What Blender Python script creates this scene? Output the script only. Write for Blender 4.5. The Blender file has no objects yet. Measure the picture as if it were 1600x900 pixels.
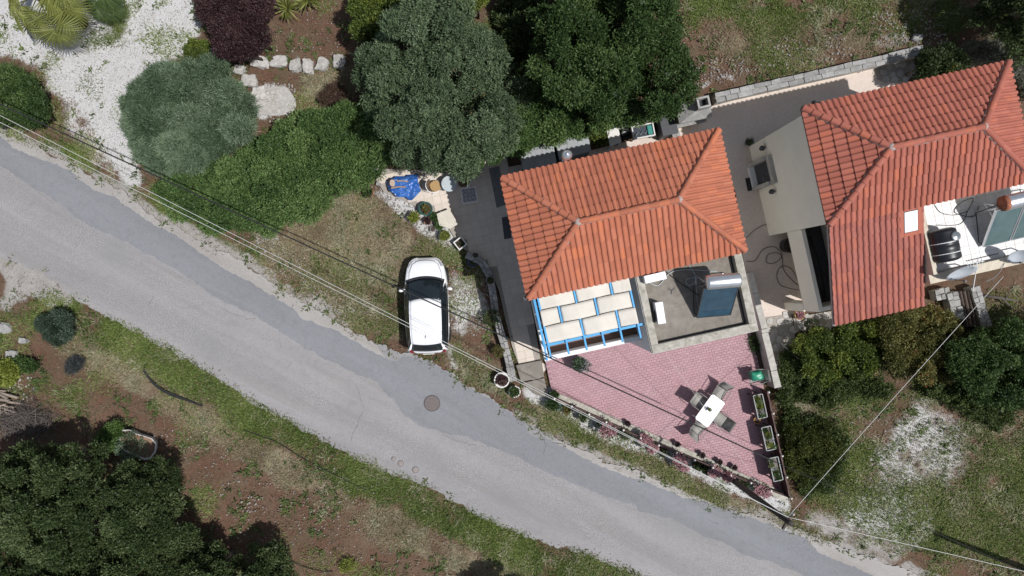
import bpy, bmesh, math, random
import numpy as np
from mathutils import Vector, Matrix, noise as mnoise

random.seed(7)
RNG = np.random.default_rng(11)
SC = bpy.context.scene
COL = SC.collection
R = math.radians

# ------------------------------------------------------------------ camera, sky, sun, exposure
CAM_H = 31.0                      # drone height over the road, metres
FPX = 1085.0                      # focal length in photo pixels (1600 wide)
cam = bpy.data.cameras.new('drone_camera')
cam.sensor_width = 36.0
cam.lens = 36.0 * FPX / 1600.0
cam.clip_start = 0.1
cam.clip_end = 2000.0
cam_o = bpy.data.objects.new('drone_camera', cam)
cam_o.location = (0, 0, CAM_H)
COL.objects.link(cam_o)
SC.camera = cam_o

SUN_OFF = Vector((0.49, -0.192, 1.0))          # direction towards the sun
sun_el = math.atan2(1.0, math.hypot(SUN_OFF.x, SUN_OFF.y))
sun_az = math.atan2(SUN_OFF.x, SUN_OFF.y)      # from +Y clockwise
world = bpy.data.worlds.new('World')
SC.world = world
world.use_nodes = True
wn = world.node_tree
sky = wn.nodes.new('ShaderNodeTexSky')
sky.sky_type = 'NISHITA'
sky.sun_disc = False
sky.sun_elevation = sun_el
sky.sun_rotation = sun_az
hs_ = wn.nodes.new('ShaderNodeHueSaturation'); hs_.inputs['Saturation'].default_value = 0.65     # the camera's white balance
wn.links.new(sky.outputs[0], hs_.inputs['Color'])
wn.links.new(hs_.outputs[0], wn.nodes['Background'].inputs[0])
wn.nodes['Background'].inputs[1].default_value = 0.092
sun = bpy.data.lights.new('sun', 'SUN')
sun.energy = 4.5
sun.angle = R(0.53)
sun.color = (1.0, 0.98, 0.965)
sun_o = bpy.data.objects.new('sun', sun)
sun_o.rotation_euler = (-SUN_OFF).to_track_quat('-Z', 'Y').to_euler()
sun_o.location = (20, -10, 60)
COL.objects.link(sun_o)
vs = SC.view_settings
vs.view_transform = 'Standard'
vs.look = 'None'
vs.exposure = 0.0
vs.gamma = 1.0
vs.use_curve_mapping = False
SC.cycles.max_bounces = 6
SC.cycles.transparent_max_bounces = 6

# ------------------------------------------------------------------ helpers
PXM = FPX / CAM_H                 # 35 px per metre on the ground
def W(px, py, z=0.0):
    """a place seen at photo pixel (px, py) that is z metres above the road"""
    s = (CAM_H - z) / FPX
    return Vector(((px - 800.0) * s, (450.0 - py) * s, z))

def thing(name, label, cat, loc=(0, 0, 0), group=None, rz=0.0):
    o = bpy.data.objects.new(name, None)
    o.empty_display_size = 0.2
    COL.objects.link(o)
    o.location = loc
    o.rotation_euler = (0, 0, rz)
    o['label'] = label; o['category'] = cat
    if group: o['group'] = group
    return o

def tag(o, label, cat, group=None):
    o['label'] = label; o['category'] = cat
    if group: o['group'] = group
    return o

WM = {}                           # world matrix of every parent we made
def wmat(o):
    m = Matrix.LocRotScale(o.location, o.rotation_euler, o.scale)
    return wmat(o.parent) @ m if o.parent else m

class MB:
    """collects shapes; build() links them as one mesh object"""
    def __init__(s): s.v = []; s.f = []; s.a = []
    def add(s, vs_, fs, val=0.0):
        n = len(s.v)
        s.v.extend([tuple(x) for x in vs_]); s.f.extend([tuple(i + n for i in f) for f in fs])
        s.a.extend([val] * len(vs_))
        return s
    def box(s, c, size, rz=0.0, M=None, val=0.0):
        hx, hy, hz = size[0]/2, size[1]/2, size[2]/2
        vv = [Vector((x, y, z)) for z in (-hz, hz) for x, y in ((-hx,-hy),(hx,-hy),(hx,hy),(-hx,hy))]
        m = Matrix.Translation(Vector(c)) @ (M if M is not None else Matrix.Rotation(rz, 4, 'Z'))
        return s.add([m @ p for p in vv], [(3,2,1,0),(4,5,6,7),(0,1,5,4),(1,2,6,5),(2,3,7,6),(3,0,4,7)], val)
    def prism(s, pts, z0, z1, val=0.0):
        """pts = xy outline (ccw or cw), extruded from z0 to z1"""
        pts = [(p[0], p[1]) for p in pts]
        a = sum(pts[i][0]*pts[(i+1) % len(pts)][1] - pts[(i+1) % len(pts)][0]*pts[i][1] for i in range(len(pts)))
        if a < 0: pts = pts[::-1]
        n = len(pts)
        vv = [(x, y, z0) for x, y in pts] + [(x, y, z1) for x, y in pts]
        ff = [tuple(range(n-1, -1, -1)), tuple(range(n, 2*n))]
        ff += [(i, (i+1) % n, (i+1) % n + n, i + n) for i in range(n)]
        return s.add(vv, ff, val)
    def bar(s, a, b, w, h=None, up=(0,0,1), val=0.0):
        """square bar from a to b"""
        a = Vector(a); b = Vector(b); h = w if h is None else h
        d = (b - a); L = d.length
        if L < 1e-6: return s
        d.normalize(); u = Vector(up)
        x = d.cross(u)
        if x.length < 1e-4: x = d.cross(Vector((0, 1, 0)))
        x.normalize(); y = x.cross(d)
        vv = [p + x*i*w/2 + y*j*h/2 for p in (a, b) for i, j in ((-1,-1),(1,-1),(1,1),(-1,1))]
        return s.add(vv, [(0,1,2,3),(7,6,5,4),(0,4,5,1),(1,5,6,2),(2,6,7,3),(3,7,4,0)], val)
    def tube(s, pts, r, n=8, cap=True, val=0.0):
        pts = [Vector(p) for p in pts]
        rs = r if isinstance(r, (list, tuple)) else [r] * len(pts)
        base = len(s.v); prev = None
        for i, p in enumerate(pts):
            d = (pts[min(i+1, len(pts)-1)] - pts[max(i-1, 0)])
            d = d.normalized() if d.length > 1e-9 else Vector((0,0,1))
            if prev is None:
                x = d.cross(Vector((0.13, 0.31, 0.94)))
                if x.length < 1e-3: x = d.cross(Vector((1, 0, 0)))
            else:
                x = prev - d * prev.dot(d)
            x.normalize(); prev = x; y = d.cross(x)
            for k in range(n):
                t = 2*math.pi*k/n
                s.v.append(tuple(p + (x*math.cos(t) + y*math.sin(t)) * rs[i])); s.a.append(val)
        for i in range(len(pts)-1):
            for k in range(n):
                a = base + i*n + k; b = base + i*n + (k+1) % n
                s.f.append((a, b, b+n, a+n))
        if cap:
            s.f.append(tuple(base + k for k in range(n-1, -1, -1)))
            s.f.append(tuple(base + (len(pts)-1)*n + k for k in range(n)))
        return s
    def lathe(s, c, prof, n=16, val=0.0, closed=False):
        """prof = [(r, z)] from bottom to top, around the vertical at c"""
        base = len(s.v); c = Vector(c)
        for r, z in prof:
            for k in range(n):
                t = 2*math.pi*k/n
                s.v.append((c.x + r*math.cos(t), c.y + r*math.sin(t), c.z + z)); s.a.append(val)
        for i in range(len(prof)-1):
            for k in range(n):
                a = base + i*n + k; b = base + i*n + (k+1) % n
                s.f.append((a, b, b+n, a+n))
        if prof[0][0] > 1e-4: s.f.append(tuple(base + k for k in range(n-1, -1, -1)))
        if prof[-1][0] > 1e-4: s.f.append(tuple(base + (len(prof)-1)*n + k for k in range(n)))
        return s
    def xform(s, M):
        s.v = [tuple(M @ Vector(p)) for p in s.v]; return s
    def build(s, name, m, parent=None, smooth=False, bevel=0.0, local=False, attr=False):
        me = bpy.data.meshes.new(name)
        vv = s.v
        if parent is not None and not local:
            inv = wmat(parent).inverted()
            vv = [tuple(inv @ Vector(p)) for p in vv]
        me.from_pydata(vv, [], s.f); me.update()
        if smooth: me.shade_smooth()
        if attr:
            at = me.attributes.new('v', 'FLOAT', 'POINT'); at.data.foreach_set('value', s.a)
        if m is not None: me.materials.append(m)
        o = bpy.data.objects.new(name, me); COL.objects.link(o)
        if parent is not None: o.parent = parent
        if bevel > 0:
            md = o.modifiers.new('bevel', 'BEVEL'); md.width = bevel; md.segments = 2; md.limit_method = 'ANGLE'
        return o

def sub(name, mesh, parent, M):
    """an object that shares mesh data, placed by a world matrix under its parent"""
    o = bpy.data.objects.new(name, mesh); COL.objects.link(o)
    o.parent = parent
    o.matrix_local = wmat(parent).inverted() @ M
    return o

def structure(o):
    o['kind'] = 'structure'; return o
def stuff(o):
    o['kind'] = 'stuff'; return o

# ------------------------------------------------------------------ materials
def _nodes(name):
    m = bpy.data.materials.new(name); m.use_nodes = True
    nt = m.node_tree
    return m, nt, nt.nodes['Principled BSDF']
def N(nt, t, **kw):
    n = nt.nodes.new(t)
    for k, v in kw.items(): setattr(n, k, v)
    return n
def noise(nt, scale, detail=4.0, rough=0.6, vec=None, dist=0.0):
    n = N(nt, 'ShaderNodeTexNoise')
    n.inputs['Scale'].default_value = scale; n.inputs['Detail'].default_value = detail
    n.inputs['Roughness'].default_value = rough; n.inputs['Distortion'].default_value = dist
    if vec is not None: nt.links.new(vec, n.inputs['Vector'])
    return n.outputs[0]
def gpos(nt):
    return N(nt, 'ShaderNodeNewGeometry').outputs['Position']
def math_(nt, op, a, b=0.5, c=None, clamp=False):
    n = N(nt, 'ShaderNodeMath', operation=op, use_clamp=clamp)
    for i, x in enumerate((a, b, c)):
        if x is None: continue
        if isinstance(x, (int, float)): n.inputs[i].default_value = x
        else: nt.links.new(x, n.inputs[i])
    return n.outputs[0]
def ramp(nt, fac, stops):
    n = N(nt, 'ShaderNodeValToRGB')
    e = n.color_ramp.elements
    while len(e) > len(stops): e.remove(e[-1])
    while len(e) < len(stops): e.new(1.0)
    for el, (p, c) in zip(e, stops):
        el.position = p; el.color = (c if isinstance(c, tuple) else (c, c, c)) + (1,)
    nt.links.new(fac, n.inputs[0])
    return n.outputs[0]
def mix(nt, fac, a, b, blend='MIX'):
    n = N(nt, 'ShaderNodeMix', data_type='RGBA', blend_type=blend)
    for i, x in ((0, fac), (6, a), (7, b)):
        if isinstance(x, (int, float)): n.inputs[i].default_value = x
        elif isinstance(x, tuple): n.inputs[i].default_value = x + (1,)
        else: nt.links.new(x, n.inputs[i])
    return n.outputs[2]
def bump(nt, h, bs, strength=0.4, dist=0.02):
    n = N(nt, 'ShaderNodeBump')
    n.inputs['Strength'].default_value = strength; n.inputs['Distance'].default_value = dist
    nt.links.new(h, n.inputs['Height']); nt.links.new(n.outputs[0], bs.inputs['Normal'])

MATS = {}
def plain(name, c, rough=0.6, var=0.18, scale=6.0, bmp=0.15, metal=0.0, dirt=None, dirt_scale=1.5, dirt_amt=0.5, rnd=0.0, spec=0.5):
    """painted / moulded / cast surface: colour with fine variation, optional stains"""
    if name in MATS: return MATS[name]
    m, nt, bs = _nodes(name)
    p = gpos(nt)
    n1 = noise(nt, scale, 5, 0.65, p)
    lo = tuple(x*(1-var) for x in c); hi = tuple(min(1, x*(1+var)) for x in c)
    col = ramp(nt, n1, [(0.3, lo), (0.7, hi)])
    if dirt:
        d = ramp(nt, noise(nt, dirt_scale, 6, 0.7, p, 0.6), [(0.42, 0.0), (0.68, 1.0)])
        d = math_(nt, 'MULTIPLY', d, dirt_amt)
        col = mix(nt, d, col, dirt)
    if rnd:
        oi = N(nt, 'ShaderNodeObjectInfo').outputs['Random']
        at = N(nt, 'ShaderNodeAttribute', attribute_name='v').outputs['Fac']
        f = math_(nt, 'FRACT', math_(nt, 'ADD', oi, at))
        k = math_(nt, 'MULTIPLY_ADD', f, 2*rnd, 1-rnd)
        hs = N(nt, 'ShaderNodeHueSaturation')
        nt.links.new(col, hs.inputs['Color']); nt.links.new(k, hs.inputs['Value'])
        col = hs.outputs[0]
    nt.links.new(col, bs.inputs['Base Color'])
    bs.inputs['Roughness'].default_value = rough
    bs.inputs['Metallic'].default_value = metal
    bs.inputs['Specular IOR Level'].default_value = spec
    if bmp: bump(nt, noise(nt, scale*8, 4, 0.7, p), bs, bmp, 0.01)
    MATS[name] = m
    return m

def leafmat(name, dark, mid, light, trans=0.25, rough=0.55, red=None):
    if name in MATS: return MATS[name]
    m, nt, bs = _nodes(name)
    at = N(nt, 'ShaderNodeAttribute', attribute_name='v').outputs['Fac']
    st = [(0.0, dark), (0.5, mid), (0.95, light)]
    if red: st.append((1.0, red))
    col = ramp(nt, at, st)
    nt.links.new(col, bs.inputs['Base Color'])
    bs.inputs['Roughness'].default_value = rough
    bs.inputs['Specular IOR Level'].default_value = 0.3
    tr = N(nt, 'ShaderNodeBsdfTranslucent'); nt.links.new(col, tr.inputs[0])
    mx = N(nt, 'ShaderNodeMixShader'); mx.inputs[0].default_value = trans
    out = nt.nodes['Material Output']
    nt.links.new(bs.outputs[0], mx.inputs[1]); nt.links.new(tr.outputs[0], mx.inputs[2])
    nt.links.new(mx.outputs[0], out.inputs[0])
    MATS[name] = m
    return m

def glassy(name, c, rough=0.06):
    if name in MATS: return MATS[name]
    m, nt, bs = _nodes(name)
    col = ramp(nt, noise(nt, 2.0, 3, 0.5, gpos(nt)), [(0.3, tuple(x*0.8 for x in c)), (0.7, c)])
    nt.links.new(col, bs.inputs['Base Color'])
    bs.inputs['Roughness'].default_value = rough
    bs.inputs['Coat Weight'].default_value = 0.6; bs.inputs['Coat Roughness'].default_value = 0.03
    MATS[name] = m
    return m

# roof clay: colour differs from tile to tile, lichen spots
def clay(name, c, spots=0.5):
    m, nt, bs = _nodes(name)
    p = gpos(nt)
    oi = N(nt, 'ShaderNodeObjectInfo').outputs['Random']
    at = N(nt, 'ShaderNodeAttribute', attribute_name='v').outputs['Fac']
    f = math_(nt, 'FRACT', math_(nt, 'ADD', math_(nt, 'MULTIPLY', oi, 7.31), at))
    col = ramp(nt, f, [(0.0, tuple(x*0.80 for x in c)), (0.12, tuple(x*0.90 for x in c)), (0.5, c), (0.8, (c[0]*1.1, c[1]*1.2, c[2]*1.3)), (1.0, (c[0]*1.25, c[1]*1.2, c[2]*0.95))])
    st_ = ramp(nt, noise(nt, 1.6, 6, 0.75, p, 1.0), [(0.55, 0.0), (0.75, 0.45)])
    col = mix(nt, st_, col, (c[0]*0.62, c[1]*0.66, c[2]*0.7))
    col = mix(nt, math_(nt, 'MULTIPLY', noise(nt, 0.7, 3, 0.6, p), 0.5), col, (c[0]*0.82, c[1]*0.95, c[2]*1.25))
    fine = noise(nt, 30, 5, 0.7, p)
    col = mix(nt, math_(nt, 'MULTIPLY', fine, 0.30), col, (c[0]*0.55, c[1]*0.6, c[2]*0.7))
    sp = ramp(nt, noise(nt, 9.0, 6, 0.75, p), [(0.66, 0.0), (0.74, 1.0)])
    col = mix(nt, math_(nt, 'MULTIPLY', sp, spots), col, (0.09, 0.075, 0.05))
    nt.links.new(col, bs.inputs['Base Color'])
    bs.inputs['Roughness'].default_value = 0.85
    bump(nt, fine, bs, 0.25, 0.01)
    MATS[name] = m
    return m

clay_a = clay('clay_orange', (0.415, 0.130, 0.066))
clay_b = clay('clay_red', (0.365, 0.108, 0.066), 0.3)
clay_c = clay('clay_dusky', (0.335, 0.105, 0.072), 0.3)
mortar = plain('mortar', (0.33, 0.27, 0.245), 0.95, 0.2, 12, 0.5)
white_wall = plain('white_wall_paint', (0.72, 0.72, 0.72), 0.8, 0.05, 3, 0.1, dirt=(0.55, 0.53, 0.5), dirt_amt=0.35)
cream_wall = plain('cream_wall_paint', (0.86, 0.81, 0.68), 0.85, 0.03, 2, 0.12, dirt=(0.76, 0.71, 0.60), dirt_amt=0.35)
grey_render = plain('grey_render', (0.42, 0.40, 0.36), 0.9, 0.15, 6, 0.3, dirt=(0.2, 0.19, 0.17), dirt_amt=0.6)
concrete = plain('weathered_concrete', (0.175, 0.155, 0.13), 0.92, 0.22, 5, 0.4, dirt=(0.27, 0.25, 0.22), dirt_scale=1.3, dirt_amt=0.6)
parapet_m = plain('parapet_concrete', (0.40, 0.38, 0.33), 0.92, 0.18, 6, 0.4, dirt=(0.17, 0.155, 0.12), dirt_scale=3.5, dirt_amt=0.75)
stone_m = plain('grey_stone', (0.30, 0.295, 0.285), 0.95, 0.25, 8, 0.6, dirt=(0.17, 0.165, 0.15), dirt_scale=4.0, dirt_amt=0.7, rnd=0.18)
pale_stone = plain('pale_limestone', (0.40, 0.385, 0.36), 0.95, 0.22, 6, 0.6, dirt=(0.26, 0.24, 0.22), dirt_scale=5.0, dirt_amt=0.7, rnd=0.2)
blue_paint = plain('blue_paint', (0.045, 0.30, 0.58), 0.5, 0.12, 10, 0.1)
canvas = plain('beige_canvas', (0.60, 0.565, 0.50), 0.9, 0.03, 20, 0.1, dirt=(0.50, 0.46, 0.40), dirt_scale=1.2, dirt_amt=0.5)
white_metal = plain('white_metal', (0.75, 0.75, 0.74), 0.4, 0.05, 6, 0.05)
dark_metal = plain('dark_metal', (0.04, 0.042, 0.048), 0.5, 0.2, 10, 0.1)
black_plastic = plain('black_plastic', (0.012, 0.013, 0.016), 0.4, 0.3, 8, 0.05)
rubber = plain('rubber', (0.015, 0.015, 0.015), 0.8, 0.2, 8, 0.1)
steel = plain('galvanised_steel', (0.62, 0.64, 0.66), 0.32, 0.08, 5, 0.05, metal=0.85)
brown_wood = plain('brown_wood', (0.085, 0.04, 0.032), 0.7, 0.25, 14, 0.3)
pole_wood = plain('pole_wood', (0.045, 0.036, 0.03), 0.85, 0.3, 14, 0.4)
bark = plain('bark', (0.11, 0.085, 0.065), 0.95, 0.3, 9, 0.6)
soil_m = plain('potting_soil', (0.06, 0.04, 0.03), 1.0, 0.35, 30, 0.5)
terracotta = plain('terracotta_pot', (0.30, 0.12, 0.065), 0.8, 0.15, 10, 0.2, dirt=(0.3, 0.24, 0.2), dirt_scale=6)
tile_beige = plain('beige_floor_tile', (0.57, 0.50, 0.425), 0.6, 0.06, 9, 0.08, dirt=(0.45, 0.39, 0.33), dirt_scale=1.0, dirt_amt=0.35, rnd=0.05)
tile_white = plain('white_roof_tile', (0.66, 0.645, 0.63), 0.5, 0.05, 9, 0.06, dirt=(0.5, 0.46, 0.42), dirt_scale=1.4, dirt_amt=0.4, rnd=0.05)
grout = plain('grout', (0.30, 0.27, 0.235), 0.95, 0.15, 15, 0.2)
paver_m = plain('pink_paver', (0.37, 0.222, 0.238), 0.9, 0.10, 14, 0.2, dirt=(0.40, 0.27, 0.29), dirt_scale=0.6, dirt_amt=0.5, rnd=0.08)
paver_joint = plain('paver_joint', (0.27, 0.165, 0.175), 0.95, 0.2, 20, 0.3)
# ================================================================== GROUND
road_top = [(-160,118),(-60,170),(0,204),(13,213),(60,230),(110,257),(153,280),(197,300),(230,333),(287,363),(320,380),(367,403),(400,425),(450,460),(510,493),(550,517),(587,537),(627,550),(667,560),(700,580),(727,600),(767,623),(800,645),(810,656),(877,687),(910,703),(943,720),(977,728),(1013,743),(1060,763),(1100,780),(1133,797),(1167,803),(1200,813),(1267,833),(1333,863),(1387,880),(1433,898),(1500,926),(1600,968),(1760,1035)]
road_bot = [(-160,310),(-60,362),(0,400),(67,427),(117,467),(150,487),(200,513),(250,540),(300,567),(347,597),(400,635),(443,655),(500,687),(550,715),(600,737),(650,755),(690,773),(733,798),(783,825),(833,843),(900,863),(950,880),(987,897),(1050,925),(1200,985),(1400,1065)]
patch_top = [(-160,120),(-60,178),(0,213),(20,230),(50,243),(107,267),(147,297),(187,313),(233,347),(283,372),(333,410),(400,447),(450,477),(473,497),(517,513),(560,537),(607,563),(620,565),(630,556),(667,562),(700,582),(727,602),(767,625),(797,646),(822,662),(828,680),(860,688),(900,707),(927,723),(973,743),(1013,753),(1067,777),(1100,783),(1167,807),(1200,818),(1263,843),(1277,863),(1327,883),(1360,898),(1420,925),(1560,985),(1750,1060)]
patch_bot = [(-160,165),(-60,222),(0,257),(43,287),(67,300),(97,320),(113,337),(150,358),(187,373),(230,397),(280,423),(317,450),(350,473),(400,493),(450,527),(500,557),(543,577),(590,598),(617,627),(633,650),(660,667),(700,678),(733,682),(760,697),(800,709),(843,733),(900,757),(950,777),(990,787),(1000,800),(1050,810),(1100,837),(1143,853),(1160,867),(1200,877),(1240,892),(1290,915),(1420,970),(1560,1040)]

# --- what grows or lies where (photo pixels at ground level), rasterised on a 4 px grid
GX0, GX1, GY0, GY1, GS = -280, 1880, -240, 1140, 4
gxs = np.arange(GX0, GX1 + 1, GS); gys = np.arange(GY0, GY1 + 1, GS)
PXG, PYG = np.meshgrid(gxs, gys)
def raster(poly, warp=False):
    x, y = (PXW, PYW) if warp else (PXG, PYG)
    inside = np.zeros(x.shape, bool)
    n = len(poly)
    for i in range(n):
        x0, y0 = poly[i]; x1, y1 = poly[(i+1) % n]
        if y0 == y1: continue
        c = ((y0 > y) != (y1 > y)) & (x < (x1-x0)*(y-y0)/(y1-y0) + x0)
        inside ^= c
    return inside.astype(np.float32)
def blur(a, r):
    k = max(1, int(r / GS))
    for _ in range(2):
        for ax in (0, 1):
            p = np.pad(a, [(k, k) if i == ax else (0, 0) for i in (0, 1)], mode='edge')
            c = np.cumsum(p, axis=ax); z = np.zeros_like(np.take(c, [0], axis=ax))
            c = np.concatenate([z, c], axis=ax)
            m = 2*k + 1
            a = ((np.take(c, range(m, c.shape[ax]), axis=ax) - np.take(c, range(0, c.shape[ax]-m), axis=ax)) / m).astype(np.float32)
    return a
def nfield(scale, seed):
    """smooth value noise, 0..1, scale in px"""
    g = np.random.default_rng(seed)
    out = np.zeros(PXG.shape, np.float32); amp = 1.0; tot = 0
    for o in range(3):
        s = scale / 2**o
        nx = int((GX1-GX0)/s) + 3; ny = int((GY1-GY0)/s) + 3
        t = g.random((ny, nx)).astype(np.float32)
        fx = (PXG-GX0)/s; fy = (PYG-GY0)/s
        ix = fx.astype(int); iy = fy.astype(int); fx = fx-ix; fy = fy-iy
        fx = fx*fx*(3-2*fx); fy = fy*fy*(3-2*fy)
        v = (t[iy,ix]*(1-fx)+t[iy,ix+1]*fx)*(1-fy) + (t[iy+1,ix]*(1-fx)+t[iy+1,ix+1]*fx)*fy
        out += v*amp; tot += amp; amp *= 0.5
    return out/tot
PXW = PXG + 26*(nfield(40, 31)-0.5) + 16*(nfield(14, 33)-0.5); PYW = PYG + 26*(nfield(40, 32)-0.5) + 16*(nfield(14, 34)-0.5)
CH = {c: np.zeros(PXG.shape, np.float32) for c in ('gravel', 'green', 'dry', 'pale')}
def zone(ch, val, br, poly):
    CH[ch][:] = np.maximum(CH[ch], blur(raster(poly, True), br*0.7)*val)
def cut(ch, val, br, poly):
    CH[ch][:] = CH[ch]*(1 - blur(raster(poly), br)*val)
# white gravel drive
zone('gravel', 1.0, 14, [(-280,60),(0,52),(60,78),(115,70),(150,75),(185,55),(205,-20),(230,-240),(420,-240),(300,-10),(312,55),(285,92),(232,110),(205,150),(195,195),(215,240),(222,288),(192,288),(165,235),(135,190),(115,150),(70,110),(0,92),(-280,110)])
zone('gravel', 0.95, 12, [(-280,-240),(260,-240),(290,60),(200,80),(130,72),(0,95),(-280,95)])
zone('gravel', 0.62, 16, [(60,100),(150,110),(215,240),(225,292),(150,262),(90,200)])
zone('gravel', 0.50, 16, [(688,412),(742,428),(766,480),(764,520),(720,535),(694,505)])
zone('gravel', 0.8, 8, [(572,302),(640,350),(700,395),(722,402),(700,352),(640,302),(600,285)])
zone('gravel', 0.60, 26, [(1300,820),(1330,760),(1370,690),(1400,640),(1440,600),(1530,670),(1520,740),(1470,790),(1460,860),(1400,860)])
zone('gravel', 0.74, 16, [(1430,615),(1455,650),(1512,676),(1500,722),(1470,720),(1448,700),(1442,760),(1445,835),(1392,850),(1318,812),(1345,780),(1392,758),(1380,700),(1412,660)])
zone('gravel', 0.55, 10, [(1278,742),(1325,762),(1330,792),(1286,780)])
zone('gravel', 0.78, 7, [(848,596),(905,632),(1000,676),(1100,716),(1234,778),(1232,806),(1180,792),(1100,752),(1000,712),(940,690),(880,662),(836,640),(800,600)])
zone('gravel', 0.55, 10, [(1085,130),(1150,108),(1160,122),(1100,140)])
zone('gravel', 0.5, 12, [(1350,55),(1400,45),(1440,60),(1400,78),(1350,80)])
zone('gravel', 0.55, 10, [(396,345),(430,360),(452,395),(430,402),(395,380)])
zone('gravel', 0.6, 8, [(505,470),(550,480),(552,494),(515,492)])
zone('gravel', 0.85, 6, [(392,150),(410,128),(445,132),(462,158),(440,182),(400,180)])
zone('gravel', 0.6, 6, [(330,75),(352,85),(362,98),(340,100)])
zone('gravel', 0.7, 8, [(690,520),(700,585),(716,586),(712,540)])
zone('gravel', 0.6, 8, [(0,560),(30,560),(30,590),(0,590)])
zone('gravel', 0.5, 10, [(1570,680),(1590,720),(1585,760),(1560,730)])
# pale, dusty or broken concrete along the road edges
zone('pale', 1.0, 7, [(-160,150)] + [(x, y-16) for x, y in road_top if 0 <= x <= 560] + [(x, y+6) for x, y in reversed(road_top) if 0 <= x <= 560])
zone('pale', 1.0, 8, [(0,385),(40,400),(80,425),(125,455),(135,485),(100,482),(60,470),(30,455),(0,430)])
zone('pale', 0.9, 8, [(x, y-10) for x, y in road_top if 790 <= x <= 1500] + [(x, y+8) for x, y in reversed(road_top) if 790 <= x <= 1500])
zone('pale', 0.7, 10, [(0,425),(40,450),(50,480),(0,490)])
zone('pale', 0.55, 14, [(1240,790),(1400,830),(1460,870),(1380,880),(1260,830)])
# green grass
lo = [(x, y) for x, y in road_bot if 117 <= x <= 1200]
zone('green', 1.0, 10, [(x, y-12) for x, y in lo] + [(x-12, y+44+0.018*max(0, x-400)) for x, y in reversed(lo)])
zone('green', 0.95, 14, [(700,800),(800,838),(1000,905),(1000,1000),(860,1000),(800,900),(730,850)])
zone('green', 0.82, 22, [(1210,610),(1300,600),(1440,610),(1620,560),(1700,900),(1480,870),(1400,850),(1300,800),(1240,760)])
zone('green', 0.9, 18, [(1060,-60),(1330,-60),(1320,40),(1260,90),(1200,110),(1150,80),(1075,60)])
zone('green', 0.9, 16, [(1450,-60),(1700,-60),(1700,100),(1540,80),(1470,50)])
zone('green', 0.55, 20, [(1330,-60),(1450,-60),(1450,50),(1330,50)])
zone('green', 0.75, 12, [(445,425),(520,400),(632,465),(636,545),(600,540),(540,505)])
zone('green', 0.85, 8, [(700,530),(750,560),(785,610),(800,640),(740,600),(705,570)])
zone('green', 0.6, 10, [(640,350),(700,380),(745,410),(700,412),(640,395)])
zone('green', 0.6, 9, [(0,465),(50,465),(85,490),(60,520),(20,500),(0,500)])
zone('green', 0.6, 14, [(60,590),(130,610),(140,660),(80,650)])
zone('green', 0.6, 14, [(130,660),(190,640),(200,700),(140,710)])
zone('green', 0.5, 12, [(70,170),(130,200),(150,260),(90,240)])
zone('green', 0.95, 7, [(125,52),(160,18),(185,0),(205,10),(198,50),(178,78),(145,82)])
zone('green', 0.55, 14, [(75,150),(110,165),(160,250),(140,262),(80,225)])
zone('green', 0.35, 7, [(120,100),(160,120),(155,160),(128,140)])
zone('green', 0.95, 10, [(60,205),(110,225),(200,282),(240,300),(330,360),(420,405),(400,412),(300,365),(215,310),(120,255),(60,225)])
zone('green', 0.7, 8, [(215,285),(240,290),(330,352),(400,385),(395,400),(330,372),(230,320)])
zone('green', 0.4, 20, [(1480,440),(1600,420),(1600,520),(1540,520)])
zone('green', 0.5, 8, [(640,560),(690,562),(690,578),(650,570)])
verge = [(845,632),(890,655),(950,690),(1010,712),(1100,752),(1180,792),(1232,808),(1300,835),(1290,850),(1200,815),(1130,795),(1060,762),(980,728),(880,688),(815,655)]
zone('green', 0.72, 8, verge)
# dry grass
zone('dry', 1.0, 14, [(400,370),(440,330),(520,300),(575,300),(640,345),(720,400),(640,405),(630,470),(560,440),(470,440),(410,425)])
zone('dry', 0.55, 16, [(420,380),(500,400),(636,480),(636,545),(560,520),(440,450)])
zone('dry', 0.75, 8, verge)
zone('dry', 0.85, 14, [(x-14, y+44+0.018*max(0, x-400)) for x, y in lo if x < 1000] + [(x-34, y+80+0.05*max(0, x-400)) for x, y in reversed(lo) if x < 1000])
zone('dry', 0.5, 14, [(695,520),(790,580),(800,640),(700,580)])
zone('dry', 0.45, 20, [(1060,60),(1160,40),(1330,30),(1440,70),(1200,120)])
zone('dry', 0.5, 16, [(90,160),(150,210),(190,290),(120,250)])
zone('dry', 0.55, 20, [(1215,600),(1260,600),(1280,660),(1240,680)])
zone('dry', 0.25, 25, [(1400,680),(1600,640),(1600,900),(1450,850)])
zone('dry', 0.55, 14, [(480,120),(560,110),(560,150),(470,160)])
zone('dry', 0.5, 14, [(150,530),(260,580),(330,640),(260,640),(170,590)])
NF1, NF2, NF3 = nfield(60, 3), nfield(34, 5), nfield(120, 9)
zone('green', 0.85, 14, [(1240,600),(1300,590),(1420,600),(1600,560),(1700,560),(1700,660),(1440,640),(1300,660),(1240,650)])
cut('green', 0.8, 6, [(1095,30),(1150,20),(1170,70),(1110,110)])
for c, nf, k in (('gravel', NF2, 0.5), ('green', NF1, 0.9), ('dry', NF1[::-1, ::-1], 1.1), ('pale', NF2, 0.3)):
    CH[c] = np.clip(CH[c]*(1 + k*(nf-0.5)*2), 0, 1)
# a thin scatter of weeds over everything that is soil
CH['green'] = np.maximum(CH['green'], np.clip((NF1-0.56)*2.2, 0, 0.45)).astype(np.float32)
under_road = raster(road_top + road_bot[::-1])
road_core = (blur(under_road, 10) > 0.80).astype(np.float32)
CH['green'] *= (1 - 0.55*CH['gravel']*(PXG > 1240))
CH['green'] *= (1 - blur(road_core, 4)*0.99); CH['dry'] *= (1 - blur(road_core, 4)*0.99)

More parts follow.
